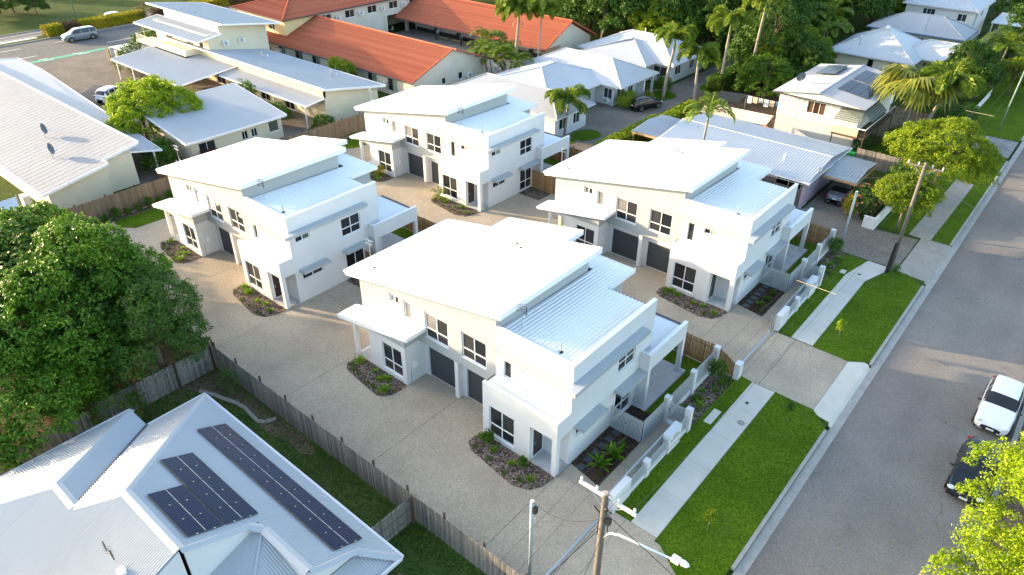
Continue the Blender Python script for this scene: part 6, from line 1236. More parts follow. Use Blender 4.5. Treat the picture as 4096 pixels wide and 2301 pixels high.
car('people_mover', 'grey people mover driving along the near lane of the main road', (-126.6, 44.6, -0.08), -math.pi/2-0.05, 'car_grey', 5.1, 1.98, 1.78, 'van'); car('hatchback', 'white hatchback driving beyond the clipped hedge on the main road', (-135.6, 54.6, -0.08), math.pi/2, 'car_white', 4.3, 1.8, 1.46, 'hatch')
car('parked_suv', 'white station wagon parked in the car park beside the lime tree', (-93.4, 34.6, 0), 2.0, 'car_white', 4.7, 1.86, 1.65, 'suv'); car('parked_car', 'dark car under the verandah roof of the long cream building', (-79.5, 29.3, 0), 0.1, 'car_black', 4.4, 1.8, 1.46, 'hatch'); car('hatchback', 'red hatchback on the main road behind the motel corner', (-122.5, 66.5, -0.08), -math.pi/2, 'car_red', 4.1, 1.75, 1.46, 'hatch'); car('parked_suv', 'dark four-wheel drive under the highset house awning', (-14.2, 82.8, 0), 0.2, 'car_black', 4.6, 1.86, 1.7, 'suv')
car('parked_car', 'white car under the carport roof of the clerestory building', (-82.5, 41.3, 0), 1.57, 'car_white', 4.4, 1.8, 1.46, 'hatch')
# ================================================================ small things in yards
def boxthing(name, label, cat, loc, parts, rz=0, group=None):
    t = thing(name, label, cat, loc, rz, group)
    for n, mt, m in parts: m.obj(n, mt, t)
    return t
boxthing('garden_umbrella', 'closed black garden umbrella standing on the streetlight duplex patio', 'umbrella', (-16.0, 31.2, 0.06), [('pole', 'dark_metal', M().tube([(0, 0, 0), (0, 0, 2.0)], 0.02, 0.02, 6)), ('canopy', 'black_plastic', M().tube([(0, 0, 0.9), (0, 0, 1.4), (0, 0, 2.1)], 0.16, 0.03, 8)), ('base', 'dark_metal', M().disc((0, 0, 0.03), (0, 0, 1), 0.22, 0.06, 14))])
boxthing('wheelie_bin', 'yellow-lidded bin standing in the porch of the duplex by the purple-wall house', 'bin', (-14.95-15.2, 41.48+1.1, 0.06), [('body', 'green_plastic', M().ext([(-0.2, -0.22, 0), (0.2, -0.22, 0), (0.26, -0.22, 0.9), (-0.26, -0.22, 0.9)], (0, 0.5, 0))), ('lid', 'yellow_plastic', M().box(-0.28, 0.28, -0.24, 0.32, 0.9, 0.97))])
for i, (x, y, c) in enumerate(((-66.2, 26.6, 'terracotta'), (-65.6, 27.4, 'blue_glaze'))): boxthing('plant_pot', 'terracotta pot by the verandah post of the long cream building' if i == 0 else 'blue glazed pot by the verandah post of the long cream building', 'pot', (x, y, 0), [('pot', c, M().tube([(0, 0, 0), (0, 0, 0.3), (0, 0, 0.55)], 0.2, 0.34, 10)), ('soil', 'dark_mulch', M().disc((0, 0, 0.54), (0, 0, 1), 0.3, 0.04, 10))])
ss = thing('shade_cloth', 'tan shade cloth strung over the yard behind the ribbed-roof house', 'shade cloth'); m = M()
for i in range(9):
    for j in range(5): u, v = i/8, j/4; m.v.append((-33.6+u*7.6, 71.8+v*1.7, 2.4+0.6*v-0.35*math.sin(u*3.14)*math.sin(v*3.14)+0.25*u))
for i in range(8):
    for j in range(4): m.f.append((i*5+j, (i+1)*5+j, (i+1)*5+j+1, i*5+j+1))
m.obj('cloth', 'tan_cloth', ss)
for x, y, z in ((-33.6, 71.8, 2.4), (-26, 71.8, 2.65), (-33.6, 73.5, 3.0), (-26, 73.5, 3.2), (-29.8, 71.8, 2.3)): M().tube([(x, y, 0), (x, y, z)], 0.05, 0.05, 6).obj('post', 'pine', ss)
boxthing('above_ground_pool', 'round blue-rimmed above-ground pool in the yard behind the shade cloth', 'pool', (-31.2, 77.2, 0), [('wall', 'pool_blue', M().disc((0, 0, 0.5), (0, 0, 1), 2.6, 1.0, 28)), ('water', 'pool_blue', M().disc((0, 0, 1.0), (0, 0, 1), 2.45, 0.04, 28))])
sk2 = thing('shade_umbrella', 'black square shade cover on a post in the poolside yard', 'umbrella', (-33.4, 78.4, 0)); M().ext([(-1.7, -1.5, 2.3), (1.8, -1.3, 2.5), (1.6, 1.6, 2.7), (-1.6, 1.5, 2.5)], (0, 0, 0.04)).obj('cloth', 'black_plastic', sk2); M().tube([(0, 0, 0), (0, 0, 2.45)], 0.04, 0.04, 6).obj('post', 'steel', sk2)
cl = thing('clothes_line', 'washing line hung with coloured clothes beside the highset house', 'clothes line', (-29.5, 81.5, 0)); M().tube([(-3, 0, 0), (-3, 0, 2.2)], 0.03, 0.03, 6).tube([(2, 0, 0), (2, 0, 2.2)], 0.03, 0.03, 6).tube([(-3, 0, 2.15), (2, 0, 2.15)], 0.01, 0.01, 4).obj('frame', 'steel', cl)
for i, c in enumerate(('sail_cloth', 'tan_cloth', 'awning_grey', 'sail_cloth', 'tan_cloth', 'blue_tarp', 'awning_green')): M().box(-2.8+i*0.68, -2.25+i*0.68, -0.012-0.01*(i % 2), 0.012, 1.3+0.15*(i % 3), 2.14).obj('garment', c, cl)
boxthing('chair', 'orange plastic chair in the yard beside the highset house', 'chair', (-27.6, 75.9, 0), [('seat', 'orange_plastic', M().box(-0.3, 0.3, -0.3, 0.3, 0.4, 0.46)), ('backrest', 'orange_plastic', M().box(-0.3, 0.3, 0.25, 0.31, 0.46, 1.0))]+[('leg', 'white_plastic', M().box(a-0.03, a+0.03, b-0.03, b+0.03, 0, 0.4)) for a in (-0.26, 0.26) for b in (-0.26, 0.26)])
boxthing('wheelie_bin', 'green bin beside the stumps of the highset house', 'bin', (-17.9, 74.9, 0), [('body', 'green_plastic', M().ext([(-0.3, -0.3, 0), (0.3, -0.3, 0), (0.38, -0.3, 0.85), (-0.38, -0.3, 0.85)], (0, 0.6, 0))), ('lid', 'green_plastic', M().box(-0.42, 0.42, -0.36, 0.36, 0.85, 0.92))])
g = random.Random(8)
lt = M()
for i in range(90):
    x, y = (g.uniform(-4.4, 2.2), g.uniform(16, 45)) if i > 60 else (g.gauss(1.2, 0.9), g.gauss(29, 3))
    if -4.8 < x < 2.7: s = g.uniform(0.03, 0.07); a = g.uniform(0, 3); lt.add([(x-s*math.cos(a), y-s*math.sin(a), -0.118), (x+s*math.sin(a)*0.4, y-s*math.cos(a)*0.4, -0.105), (x+s*math.cos(a), y+s*math.sin(a), -0.11), (x-s*math.sin(a)*0.4, y+s*math.cos(a)*0.4, -0.117)], [(0, 1, 2, 3)])
for i in range(60):
    x, y = g.uniform(-30, -13), g.uniform(15.2, 21); s = g.uniform(0.03, 0.07); a = g.uniform(0, 3); lt.add([(x-s*math.cos(a), y-s*math.sin(a), 0.006), (x+s*math.sin(a)*0.4, y-s*math.cos(a)*0.4, 0.015), (x+s*math.cos(a), y+s*math.sin(a), 0.012), (x-s*math.sin(a)*0.4, y+s*math.cos(a)*0.4, 0.006)], [(0, 1, 2, 3)])
o = stuff(lt.obj('fallen_leaves', 'leaf_yellow')); tag(o, 'scattered dry fallen leaves on the asphalt and driveway', 'leaves')
# litter and debris in the gutters
dm = M()
for i in range(420):
    x = -5.1+g.gauss(0, 0.12) if i % 3 else 2.62-abs(g.gauss(0, 0.25)); y = g.uniform(14, 90); x = max(-5.3, min(2.72, x)); s = g.uniform(0.012, 0.04); a = g.uniform(0, 3.14)
    zz = -0.098 if x < -4.9 else -0.122
    dm.add([(x-s*math.cos(a), y-s*math.sin(a), zz), (x+s*math.sin(a)*0.5, y-s*math.cos(a)*0.5, zz+0.012), (x+s*math.cos(a), y+s*math.sin(a), zz+0.006), (x-s*math.sin(a)*0.5, y+s*math.cos(a)*0.5, zz+0.002)], [(0, 1, 2, 3)])
tag(stuff(dm.obj('gutter_litter', 'leaf_brown')), 'dry leaf litter and debris lying along both gutters', 'litter')
# ================================================================ vegetation
index_kids()
# huge dark tree on the left, two crowns
big = tree('mango_tree', 'huge dense dark green tree filling the corner behind the solar house', (-46, 9, 0), 6.5, 'leaf_mango', [(0, 0, 3.6, 7.8, 5.2, 4.6), (-5, -2, 2.8, 6, 5, 4.2), (3.6, 1.6, 3.8, 4.6, 3.8, 4.7), (3.5, -3.0, 2.8, 5, 4, 4.0), (-7.5, 2.0, 1.4, 5, 3.2, 3.4), (8, -4.5, 1.4, 4, 3, 3.0)], 7000, 26, 0.27, 0.22, 0.10, 5, r=0.45, inner=0.85, droop=0.35, low=-0.3, nl=9, lump=(170, 1.12))
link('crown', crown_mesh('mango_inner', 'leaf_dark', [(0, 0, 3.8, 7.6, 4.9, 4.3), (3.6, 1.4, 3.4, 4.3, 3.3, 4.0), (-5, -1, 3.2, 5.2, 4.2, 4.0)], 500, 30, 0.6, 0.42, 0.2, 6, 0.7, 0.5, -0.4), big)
tree('mango_tree', 'smaller dark tree with visible branches beside the huge one, over the driveway fence', (-38.0, 12.2, 0), 5.6, 'leaf_dark', [(0, 0, 3.9, 3.0, 2.4, 2.9), (1.1, 0.5, 3.2, 1.5, 1.3, 1.8), (-1.8, 0.4, 4.2, 2.2, 1.9, 2.4)], 1100, 22, 0.24, 0.2, 0.06, 7, r=0.22, inner=0.8, droop=0.5, low=-0.4, lump=(46, 0.8))
shrub('shrub', 'dark leafy shrub under the huge tree against the short paling fence', (-38.3, 10.0, 0), 'leaf_mid', [(0, 0, 1.0, 1.6, 1.4, 1.1), (-1.6, -1, 0.9, 1.4, 1.2, 1.0)], 220, 22, 0.25, 0.14, 0.06, 8)
shrub('shrub', 'sprawling green shrub behind the ridge of the solar house', (-36.0, 8.6, 0), 'leaf_mid', [(0, 0, 1.2, 1.8, 1.4, 1.3), (-2.2, -0.6, 1.1, 1.6, 1.3, 1.2)], 260, 22, 0.25, 0.14, 0.06, 9)
shrub('shrub', 'thin weedy bush against the boundary fence in the bare earth', (-33.4, 14.0, 0), 'leaf_dark', [(0, 0, 1.0, 0.8, 0.5, 0.9)], 60, 16, 0.2, 0.14, 0.03, 10)
fb = shrub('flowering_bush', 'bush with pink flowers at the picture-edge fence of the solar house', (-37.6, 2.6, 0), 'leaf_mid', [(0, 0, 1.2, 1.5, 1.5, 1.3), (-2, -1.5, 1.1, 1.5, 1.5, 1.2)], 240, 20, 0.25, 0.13, 0.06, 11)
stuff(link('flowers', crown_mesh('flowers', 'flower_pink', [(0, 0, 1.3, 1.55, 1.55, 1.35)], 26, 6, 0.12, 0.09, 0.09, 12), fb))
# lime street tree over the parked cars
tree('lime_tree', 'bright lime-green tree overhanging the parked cars on the far kerb', (5.2, 26.6, 0), 7.2, 'leaf_lime', [(0.0, 0, 6.6, 3.5, 3.3, 2.9), (-0.3, 2.8, 6.4, 2.4, 2.3, 2.3), (-0.6, -3.4, 4.6, 3.1, 2.6, 2.3), (2.8, 0.5, 6.6, 3, 3, 2.6), (1.3, 4.4, 7.0, 2.1, 2.0, 2.0)], 3800, 34, 0.22, 0.115, 0.06, 13, r=0.22, inner=0.7, droop=0.0, low=-0.55, lump=(90, 0.95))
# street trees by the shared driveway
tree('street_tree', 'yellow-green round street tree beside the guarded pole', (-9.6, 62.2, 0), 3.8, 'leaf_street', [(0, 0, 3.1, 1.8, 1.8, 1.4), (-0.8, 0.5, 2.9, 1.4, 1.4, 1.2), (0.8, -0.3, 2.8, 1.3, 1.3, 1.2)], 900, 28, 0.21, 0.15, 0.075, 14, r=0.12, inner=0.7, droop=0.0, lump=(34, 0.75))
tree('street_tree', 'wide yellow-green street tree spreading over the verge lawn', (-9.0, 69.6, 0), 5.8, 'leaf_street', [(0, 0, 4.4, 2.8, 2.8, 1.9), (-1.9, 0.8, 4.4, 2.2, 2.2, 1.7), (1.7, 0.4, 4.0, 1.9, 2.1, 1.7), (-0.2, 2.6, 4.8, 2.3, 2.2, 1.7)], 1700, 28, 0.23, 0.16, 0.08, 15, r=0.2, inner=0.72, droop=0.0, lump=(70, 0.9))
cx = shrub('croton_bush', 'bushy shrub with salmon flowers behind the white corner wall', (-13.0, 63.6, 0), 'leaf_dark', [(0, 0, 1.2, 1.3, 1.9, 1.2), (0.3, 1.8, 1.1, 1.2, 1.4, 1.1)], 300, 20, 0.26, 0.16, 0.07, 16)
stuff(link('flowers', crown_mesh('flowers', 'flower_pink', [(0, 0, 1.25, 1.35, 1.95, 1.25)], 60, 6, 0.12, 0.11, 0.11, 17, 0.95), cx))
shrub('croton_bush', 'golden bush at the carport post', (-13.6, 62.0, 0), 'leaf_yellow', [(0, 0, 1.0, 0.6, 0.7, 1.0)], 70, 18, 0.2, 0.12, 0.06, 18)
shrub('shrub', 'dark green shrub with orange bloom by the wide street tree', (-11.6, 69.2, 0), 'leaf_dark', [(0, 0, 1.6, 1.5, 1.8, 1.5)], 200, 22, 0.28, 0.18, 0.08, 19)
# the bright tree in the car park
tree('lime_tree', 'bright yellow-green tree between the two cream buildings and the car park', (-75.8, 30.2, 0), 4.9, 'leaf_lime', [(0, 0, 3.4, 2.5, 2.2, 1.7), (-1.8, 1.9, 3.9, 2.2, 2.0, 1.6), (1.2, 2.2, 3.7, 2.0, 2.0, 1.5), (0.6, -1.4, 2.6, 2.0, 1.7, 1.6)], 1200, 24, 0.32, 0.24, 0.11, 20, r=0.2, inner=0.72, droop=0.0, lump=(52, 1.0))
shrub('shrub', 'round green bush at the corner of the small cream building', (-68.2, 27.6, 0), 'leaf_mid', [(0, 0, 1.2, 1.6, 1.6, 1.3), (-1.8, 1.2, 1.2, 1.5, 1.4, 1.2)], 260, 20, 0.3, 0.2, 0.09, 21)
shrub('shrub', 'sunlit yellow-green tree top beside the solar building corner', (-67.5, 9.8, 0), 'leaf_street', [(0, 0, 2.6, 3.0, 2.4, 1.9), (-1.8, 2.0, 2.4, 2.2, 2, 1.6)], 380, 22, 0.36, 0.2, 0.09, 22)
shrub('cordyline', 'dark red leafed plants at the wall of the small cream building', (-65.4, 31.4, 0), 'leaf_red', [(0, 0, 0.9, 0.7, 1.2, 0.7)], 60, 12, 0.3, 0.4, 0.06, 23)
shrub('shrub', 'clipped green shrub at the end of the clerestory building verandah', (-64.9, 44.6, 0), 'leaf_mid', [(0, 0, 0.9, 1.0, 1.5, 0.95)], 170, 22, 0.25, 0.14, 0.07, 24); shrub('shrub', 'loose green shrub showing above the skillion cottage roof', (-77.0, 42.8, 0), 'leaf_mid', [(0, 0, 2.2, 1.4, 1.4, 1.5)], 130, 20, 0.3, 0.2, 0.09, 25); shrub('shrub', 'green creeper along the verandah edge of the clerestory building', (-70.5, 42.8, 0), 'leaf_mid', [(0, 0, 1.6, 2.2, 0.7, 0.9)], 130, 20, 0.3, 0.18, 0.08, 26)
shrub('shrub', 'bright green bush between the motel wall and the clerestory roof', (-77.0, 56.4, 0), 'leaf_street', [(0, 0, 2.6, 1.8, 0.9, 1.0), (1.6, 0.2, 2.4, 1.4, 0.9, 0.9)], 170, 20, 0.3, 0.22, 0.1, 27)
shrub('shrub', 'dark shrubs beside the bin enclosure', (-102.8, 41.2, 0), 'leaf_dark', [(0, 0, 1.3, 2.4, 1.8, 1.4), (-2.2, 1.8, 1.5, 2.2, 2.0, 1.5), (-5.2, 5, 1.8, 2.4, 2.2, 1.8)], 420, 20, 0.38, 0.25, 0.1, 28); shrub('shrub', 'green shrub mass beside the balcony of the clerestory building', (-110.5, 49.5, 0), 'leaf_mid', [(0, 0, 1.6, 3.4, 3.0, 1.9)], 300, 20, 0.4, 0.26, 0.1, 29)
# hedges on the median
def hedge(label, loc, parts, seed, mat='leaf_yellow', group=None):
    t = thing('hedge', label, 'hedge', loc, 0, group); g = rng(seed)
    for nm, mt, (x0, x1, y0, y1, z1), n in parts:
        P = np.stack([g.uniform(x0, x1, n), g.uniform(y0, y1, n), g.uniform(0.05, z1, n)], 1); f = g.integers(0, 5, n)
        P[f == 0, 0] = x0; P[f == 1, 0] = x1; P[f > 2, 2] = z1; P[f == 2, 1] = np.where(g.uniform(0, 1, (f == 2).sum()) < .5, y0, y1); P += g.normal(0, 0.06, (n, 3))
        N = np.zeros((n, 3)); N[:, 2] = 0.5; N[f == 0, 0] = -1; N[f == 1, 0] = 1; V = leaves(P, N, 0.24, 0.12, g, 0.0, 0.7); link(nm, npmesh(nm, V, n, mt), t)
    m = M()
    for nm, mt, (x0, x1, y0, y1, z1), n in parts: m.box(x0+0.15, x1-0.15, y0+0.15, y1-0.15, 0, z1-0.15)
    m.obj('branches', 'leaf_brown', t); return t
hedge('clipped golden hedge with a brown patch on the main road median', (-132.1, 41.5, 0), [('foliage', 'leaf_yellow', (-1.0, 1.0, 0, 2.6, 1.5), 2600), ('dry_patch', 'leaf_brown', (-1.0, 1.0, 2.6, 5.4, 1.45), 2200), ('foliage', 'leaf_yellow', (-1.0, 1.0, 5.4, 16, 1.5), 8500)], 30)
hedge('long golden hedge on the median behind the two-storey building', (-132.1, 59.5, 0), [('dry_patch', 'leaf_brown', (-1.0, 1.0, 0, 5, 1.3), 2600), ('foliage', 'leaf_yellow', (-1.0, 1.0, 5, 14, 1.4), 6000), ('dry_patch', 'leaf_brown', (-1.0, 1.0, 14, 20, 1.3), 3000), ('foliage', 'leaf_mid', (-1.0, 1.0, 20, 34, 1.5), 7000)], 31)
shrub('bare_shrub', 'grey leafless shrub at the end of the golden hedge', (-131.6, 57.9, 0), 'leaf_brown', [(0, 0, 1.4, 1.5, 1.5, 1.5)], 160, 16, 0.3, 0.3, 0.02, 32)
hedge('clipped bright green hedge between the villa driveway and the ribbed-roof house', (-37.0, 57.5, 0), [('foliage', 'leaf_street', (-0.6, 0.9, 0, 11.5, 1.8), 9000)], 33); hedge('clipped bright green hedge bending round behind the small carport', (-37.0, 69.2, 0), [('foliage', 'leaf_street', (0.0, 1.4, 0, 7, 1.8), 6000)], 34)
hedge('clipped green hedge at the back of the poolside yard', (-38.2, 84, 0), [('foliage', 'leaf_mid', (-0.7, 0.9, 0, 12, 2.4), 8000)], 35)
shrub('shrub', 'round bright shrub beside the black hatchback', (-44.0, 72.2+1.5, 0), 'leaf_street', [(0, 0, 1.0, 1.1, 1.6, 1.0)], 220, 22, 0.26, 0.14, 0.07, 36); shrub('shrub', 'round dark shrub at the villa porch', (-43.6, 81.6, 0), 'leaf_mid', [(0, 0, 1.1, 1.0, 1.1, 1.1)], 150, 22, 0.26, 0.16, 0.07, 37); shrub('shrub', 'pale grey-green shrub at the villa porch step', (-43.6, 77.9, 0), 'leaf_fan', [(0, 0, 0.6, 0.7, 0.9, 0.6)], 70, 18, 0.2, 0.12, 0.05, 38)
# palms
palm('foxtail_palm', 'tall foxtail palm on the oval lawn in front of the villa pair', (-42.4, 79.6, 0), 7.4, 19, 'fox', (0.5, 0.4), 0.19, seed=1, shaft=1.2, smin=1.0, smax=1.25)
palm('foxtail_palm', 'foxtail palm with drooping fronds beside the duplex by the cream building', (-43.6, 60.6, 0), 4.0, 17, 'fox', (0.1, 0.2), 0.16, seed=2, smin=0.95, smax=1.15)
palm('feather_palm', 'slender feather palm rising in front of the ribbed-roof house, with a bent old frond', (-26.5, 58.0, 0), 7.5, 11, 'alex', (0.25, 0.1), 0.12, seed=3, smin=0.8, smax=1.05, dead=1)
for i, (x, y, h, s, lab) in enumerate(((-38.6, 80.5, 5.6, 1.15, 'foxtail palm in the clump by the villa driveway, lowest of its clump'), (-38.0, 86.0, 8.6, 1.2, 'foxtail palm behind the clump by the villa driveway, in the middle'), (-36.6, 91.5, 10.5, 1.25, 'tall foxtail palm at the back of the clump by the villa driveway'), (-44.5, 103.5, 11.0, 1.3, 'tall golden foxtail palm behind the half-hidden villa'), (-38.5, 102, 12.5, 1.3, 'tallest foxtail palm above the villa driveway'))):
    palm('foxtail_palm', lab, (x, y, 0), h, 20, 'fox', (0.3*(i % 3-1), 0.3), 0.17, seed=10+i, smin=0.95*s, smax=1.15*s, shaft=1.1, dead=i % 2)
palm('foxtail_palm', 'tall foxtail palm pair at the motel wing end, the thicker one', (-62.8, 75.0, 0), 8.2, 22, 'fox', (0.2, 0.5), 0.22, seed=20, smin=1.2, smax=1.5, shaft=1.0, dead=3); palm('foxtail_palm', 'tall foxtail palm pair at the motel wing end, the slimmer one', (-60.2, 76.6, 0), 8.6, 18, 'fox', (0.4, 0.2), 0.15, seed=21, smin=1.05, smax=1.3, shaft=1.0, dead=1)
palm('fan_palm', 'fan palm with a skirt of dead leaves in front of the highset house', (-15.6, 84.2, 0), 6.2, 46, 'fan', (0.2, -0.2), 0.2, seed=22, smin=1.7, smax=2.3, shaft=0, spear=False, dead=7)
palm('foxtail_palm', 'leaning foxtail palm next to the fan palm on the street', (-14.0, 83.6, 0), 7.0, 20, 'fox', (1.4, 0.3), 0.2, seed=23, smin=1.25, smax=1.6, shaft=1.0)
g = random.Random(4)
for i, (x, y) in enumerate(((-66.5, 73.5), (-64.2, 72.0), (-62.0, 70.6), (-65.6, 76.2), (-60.2, 72.2), (-68.4, 75.2))): palm('golden_cane_palm', 'leafy golden cane palm in the clump behind the villa pair', (x, y, 0), 2.4+g.random()*1.6, 14, 'gold', (g.uniform(-0.4, 0.4), g.uniform(-0.3, 0.3)), 0.08, seed=30+i, smin=0.8, smax=1.15, shaft=0.5, spear=False, group='golden cane palms behind the villa pair')
for i, (x, y, h) in enumerate(((-38.0, 112, 5.5), (-35.5, 116, 5.0), (-40.5, 115, 6.0), (-34.0, 110.5, 4.2), (-37, 119, 6))): palm('golden_cane_palm', 'feathery garden palm beside the pyramid-roofed house', (x, y, 0), h, 13, 'gold', (g.uniform(-0.4, 0.4), 0.2), 0.1, seed=40+i, smin=1.0, smax=1.4, shaft=0.6, spear=False, group='feathery palms beside the pyramid-roofed house')
palm('feather_palm', 'golden feather palm in the street garden beyond the fan palm', (-12.2, 113, 0), 5.2, 15, 'gold', (0.2, 0.2), 0.16, seed=50, smin=1.1, smax=1.4, shaft=0.5, spear=False)
palm('golden_cane_palm', 'small bright palm under the fan palm', (-14.4, 80.8, 0), 1.6, 10, 'gold', (0, 0), 0.08, seed=51, smin=0.7, smax=0.95, shaft=0.3, spear=False)
# background wood of garden trees
index_kids()
T1 = tree('garden_tree', 'dense green tree in the belt behind the half-hidden villa', (-62, 104, 0), 9, 'leaf_mid', [(0, 0, 5.6, 4.6, 4.4, 4.2), (2.8, 1, 3.6, 3.2, 3.2, 3.2), (-2.8, 0.6, 3.8, 3.2, 3.4, 3.4), (0.4, -2.6, 3.2, 3.2, 2.8, 3.0)], 900, 26, 0.45, 0.36, 0.17, 60, r=0.3, inner=0.7, lump=(60, 1.35), group='green trees of the belt behind the villas')
T2 = tree('garden_tree', 'dense dark tree in the belt behind the half-hidden villa', (-54, 102, 0), 10, 'leaf_dark', [(0, 0, 5.8, 4.8, 4.6, 5.0), (2.6, -1.6, 3.6, 3.4, 3.2, 3.4), (-3.0, -0.6, 3.8, 3.4, 3.4, 3.6)], 900, 26, 0.45, 0.36, 0.17, 61, r=0.3, inner=0.7, lump=(60, 1.35), group='dark trees of the belt behind the villas')
T3 = tree('garden_tree', 'sunlit yellowish tree in the belt behind the half-hidden villa', (-47, 112, 0), 8, 'leaf_street', [(0, 0, 4.8, 4.0, 4.0, 3.8), (2.4, 1.2, 3.4, 2.8, 2.8, 2.8), (-2.2, -1, 3.2, 3.0, 2.8, 2.8)], 850, 26, 0.42, 0.34, 0.16, 62, r=0.25, inner=0.7, lump=(50, 1.25), group='yellowish trees of the belt behind the villas')
index_kids()
spots = [(-70, 103, 1), (-78, 108, 2), (-67, 112, 0), (-58, 113, 1), (-50, 120, 1), (-44, 118, 0), (-57, 124, 2), (-66, 124, 1), (-76, 122, 0), (-86, 118, 1), (-49, 104, 1), (-41, 108, 1), (-33.5, 98, 0), (-37, 97, 1), (-43, 128, 0), (-38, 132, 1), (-48, 138, 1), (-58, 138, 0), (-70, 138, 1), (-36, 140, 2), (-34, 150, 0), (-94, 128, 0), (-84, 134, 1), (-62, 148, 1), (-100, 118, 1), (-108, 112, 0), (-40, 152, 1), (-30, 160, 0), (-74, 150, 0), (-88, 148, 1), (-55, 100, 2), (-64, 98, 1), (-33, 88, 0), (-35, 93.5, 2), (-31, 96, 1), (-14, 105, 1), (-11.5, 118, 1), (-13, 122, 0), (-9.8, 110, 2), (-33.8, 103, 2), (-16.5, 98, 1), (-104, 100, 0), (-10, 130, 1), (-9.5, 124, 0), (-12, 155, 1), (-20, 158, 0), (-48, 165, 1), (-68, 165, 0), (-25, 165, 1)]
TL = {0: 'green', 1: 'dark', 2: 'yellowish'}
for i, (x, y, k) in enumerate(spots):
    s = g.uniform(0.75, 1.15) if not (-36 < x < -8 and y < 125) else g.uniform(0.42, 0.6)
    src = (T1, T2, T3)[k]
    if x > -34: lab, grp = 'leafy %s garden tree along the street houses' % TL[k], '%s garden trees along the street houses' % TL[k]
    else:
        wh = 'behind the far motel wing' if x < -72 else 'behind the half-hidden villa' if y < 110 and x < -46 else 'at the end of the villa driveway' if y < 112 else 'around the green-roofed shed' if y < 135 and x > -60 else 'beside the far hidden white roof' if x > -64 else 'deep in the belt past the motel gable'
        lab = '%s %s tree %s' % ('tall' if s > 1.02 else 'low' if s < 0.86 else 'middling', TL[k], wh); grp = '%s trees %s' % (TL[k], wh)
    retree(src, lab, (x, y, 0), g.uniform(0, 6.28), (s*g.uniform(0.9, 1.1), s*g.uniform(0.9, 1.1), s*g.uniform(0.85, 1.15)), grp)
for i, (x, y, s, k) in enumerate(((-151, 40, 0.5, 1), (-155, 45, 0.55, 0), (-158, 40, 0.6, 1), (-150, 47, 0.3, 1), (-168, 62, 0.5, 1), (-176, 50, 0.6, 1), (-190, 80, 0.7, 0), (-160, 100, 0.7, 1))): retree((T1, T2, T3)[k], 'tree standing on the grass across the main road', (x, y, 0), i*1.3, s, 'trees across the main road')
shrub('flowering_bush', 'large bush with pink blossom beside the pyramid-roofed house', (-14.6, 101.5, 0), 'leaf_street', [(0, 0, 2.0, 1.8, 2.2, 1.8)], 200, 20, 0.4, 0.25, 0.1, 63)
shrub('shrub', 'low bush hiding the picket fence end', (-11.6, 95.2, 0), 'leaf_mid', [(0, 0, 1.0, 1.2, 2.4, 1.0)], 160, 20, 0.35, 0.22, 0.09, 64); shrub('shrub', 'leafy bush beside the mailbox', (-13.4, 94.0, 0), 'leaf_dark', [(0, 0, 1.2, 1.4, 1.8, 1.2)], 160, 20, 0.35, 0.22, 0.09, 65); shrub('shrub', 'dark plants along the highset house path', (-18.4, 79.6, 0), 'leaf_dark', [(0, 0, 0.8, 0.8, 2.6, 0.9)], 150, 18, 0.3, 0.2, 0.06, 66)
for i, (x, y) in enumerate(((-26.6, 93), (-29.6, 97), (-24, 97.5), (-30.8, 92.2))): shrub('shrub', 'rounded garden shrub behind the highset house', (x, y, 0), 'leaf_mid', [(0, 0, 1.6, 1.9, 1.9, 1.6)], 180, 20, 0.4, 0.26, 0.11, 70+i, 'shrubs behind the highset house')
# small planting around the duplexes
def tuft_mesh(name, mat, n, L, w_, seed, up_=1.0):
    g = rng(seed); a = g.uniform(0, 6.283, n); t = g.uniform(0.15, 1.1, n); d = np.stack([np.cos(a)*np.sin(t), np.sin(a)*np.sin(t), np.cos(t)*up_], 1); P = np.zeros((n, 3)); P[:, :2] = g.normal(0, 0.05, (n, 2))
    l = L*g.uniform(0.6, 1.1, (n, 1)); s = np.stack([-np.sin(a), np.cos(a), np.zeros(n)], 1)*w_; V = np.empty((n, 4, 3)); V[:, 0] = P; V[:, 1] = P+d*l*0.55+s; V[:, 2] = P+d*l*np.array([1.15, 1.15, 0.75]); V[:, 3] = P+d*l*0.55-s
    return npmesh(name, V.reshape(-1, 3), n, mat)
TU = [tuft_mesh('tuft', 'leaf_fern', 70, 0.42, 0.018, i) for i in range(3)]; FE = [tuft_mesh('fern', 'leaf_fern', 34, 0.85, 0.085, 5), tuft_mesh('fern', 'leaf_mid', 30, 0.6, 0.04, 6)]
SB = crown_mesh('bush', 'leaf_mid', [(0, 0, 0.38, 0.22, 0.22, 0.36)], 40, 16, 0.12, 0.1, 0.055, 7, 0.5, 0.0, -0.8); LO = crown_mesh('low', 'leaf_mid', [(0, 0, 0.07, 0.13, 0.13, 0.09)], 10, 14, 0.07, 0.06, 0.03, 8, 0.4, 0.0, -0.2); HB = crown_mesh('hb', 'leaf_mid', [(0, 0, 0.5, 0.36, 0.36, 0.5)], 60, 16, 0.16, 0.12, 0.06, 9, 0.5, 0.0, -0.8)
WHO = {'A': 'streetlight duplex', 'B': 'purple-wall-side duplex', 'C': 'huge-tree duplex', 'D': 'cream-building duplex'}
def plant(name, me, lab, x, y, s, grp, stem=False):
    t = thing(name, lab, 'plant', (x, y, 0.02), g.uniform(0, 6.28), grp); t.scale = (s, s, s); link('foliage', me, t)
    if stem: M().tube([(0, 0, -0.03), (0, 0, 0.35)], 0.012, 0.008, 5).obj('stem', 'bark', t)
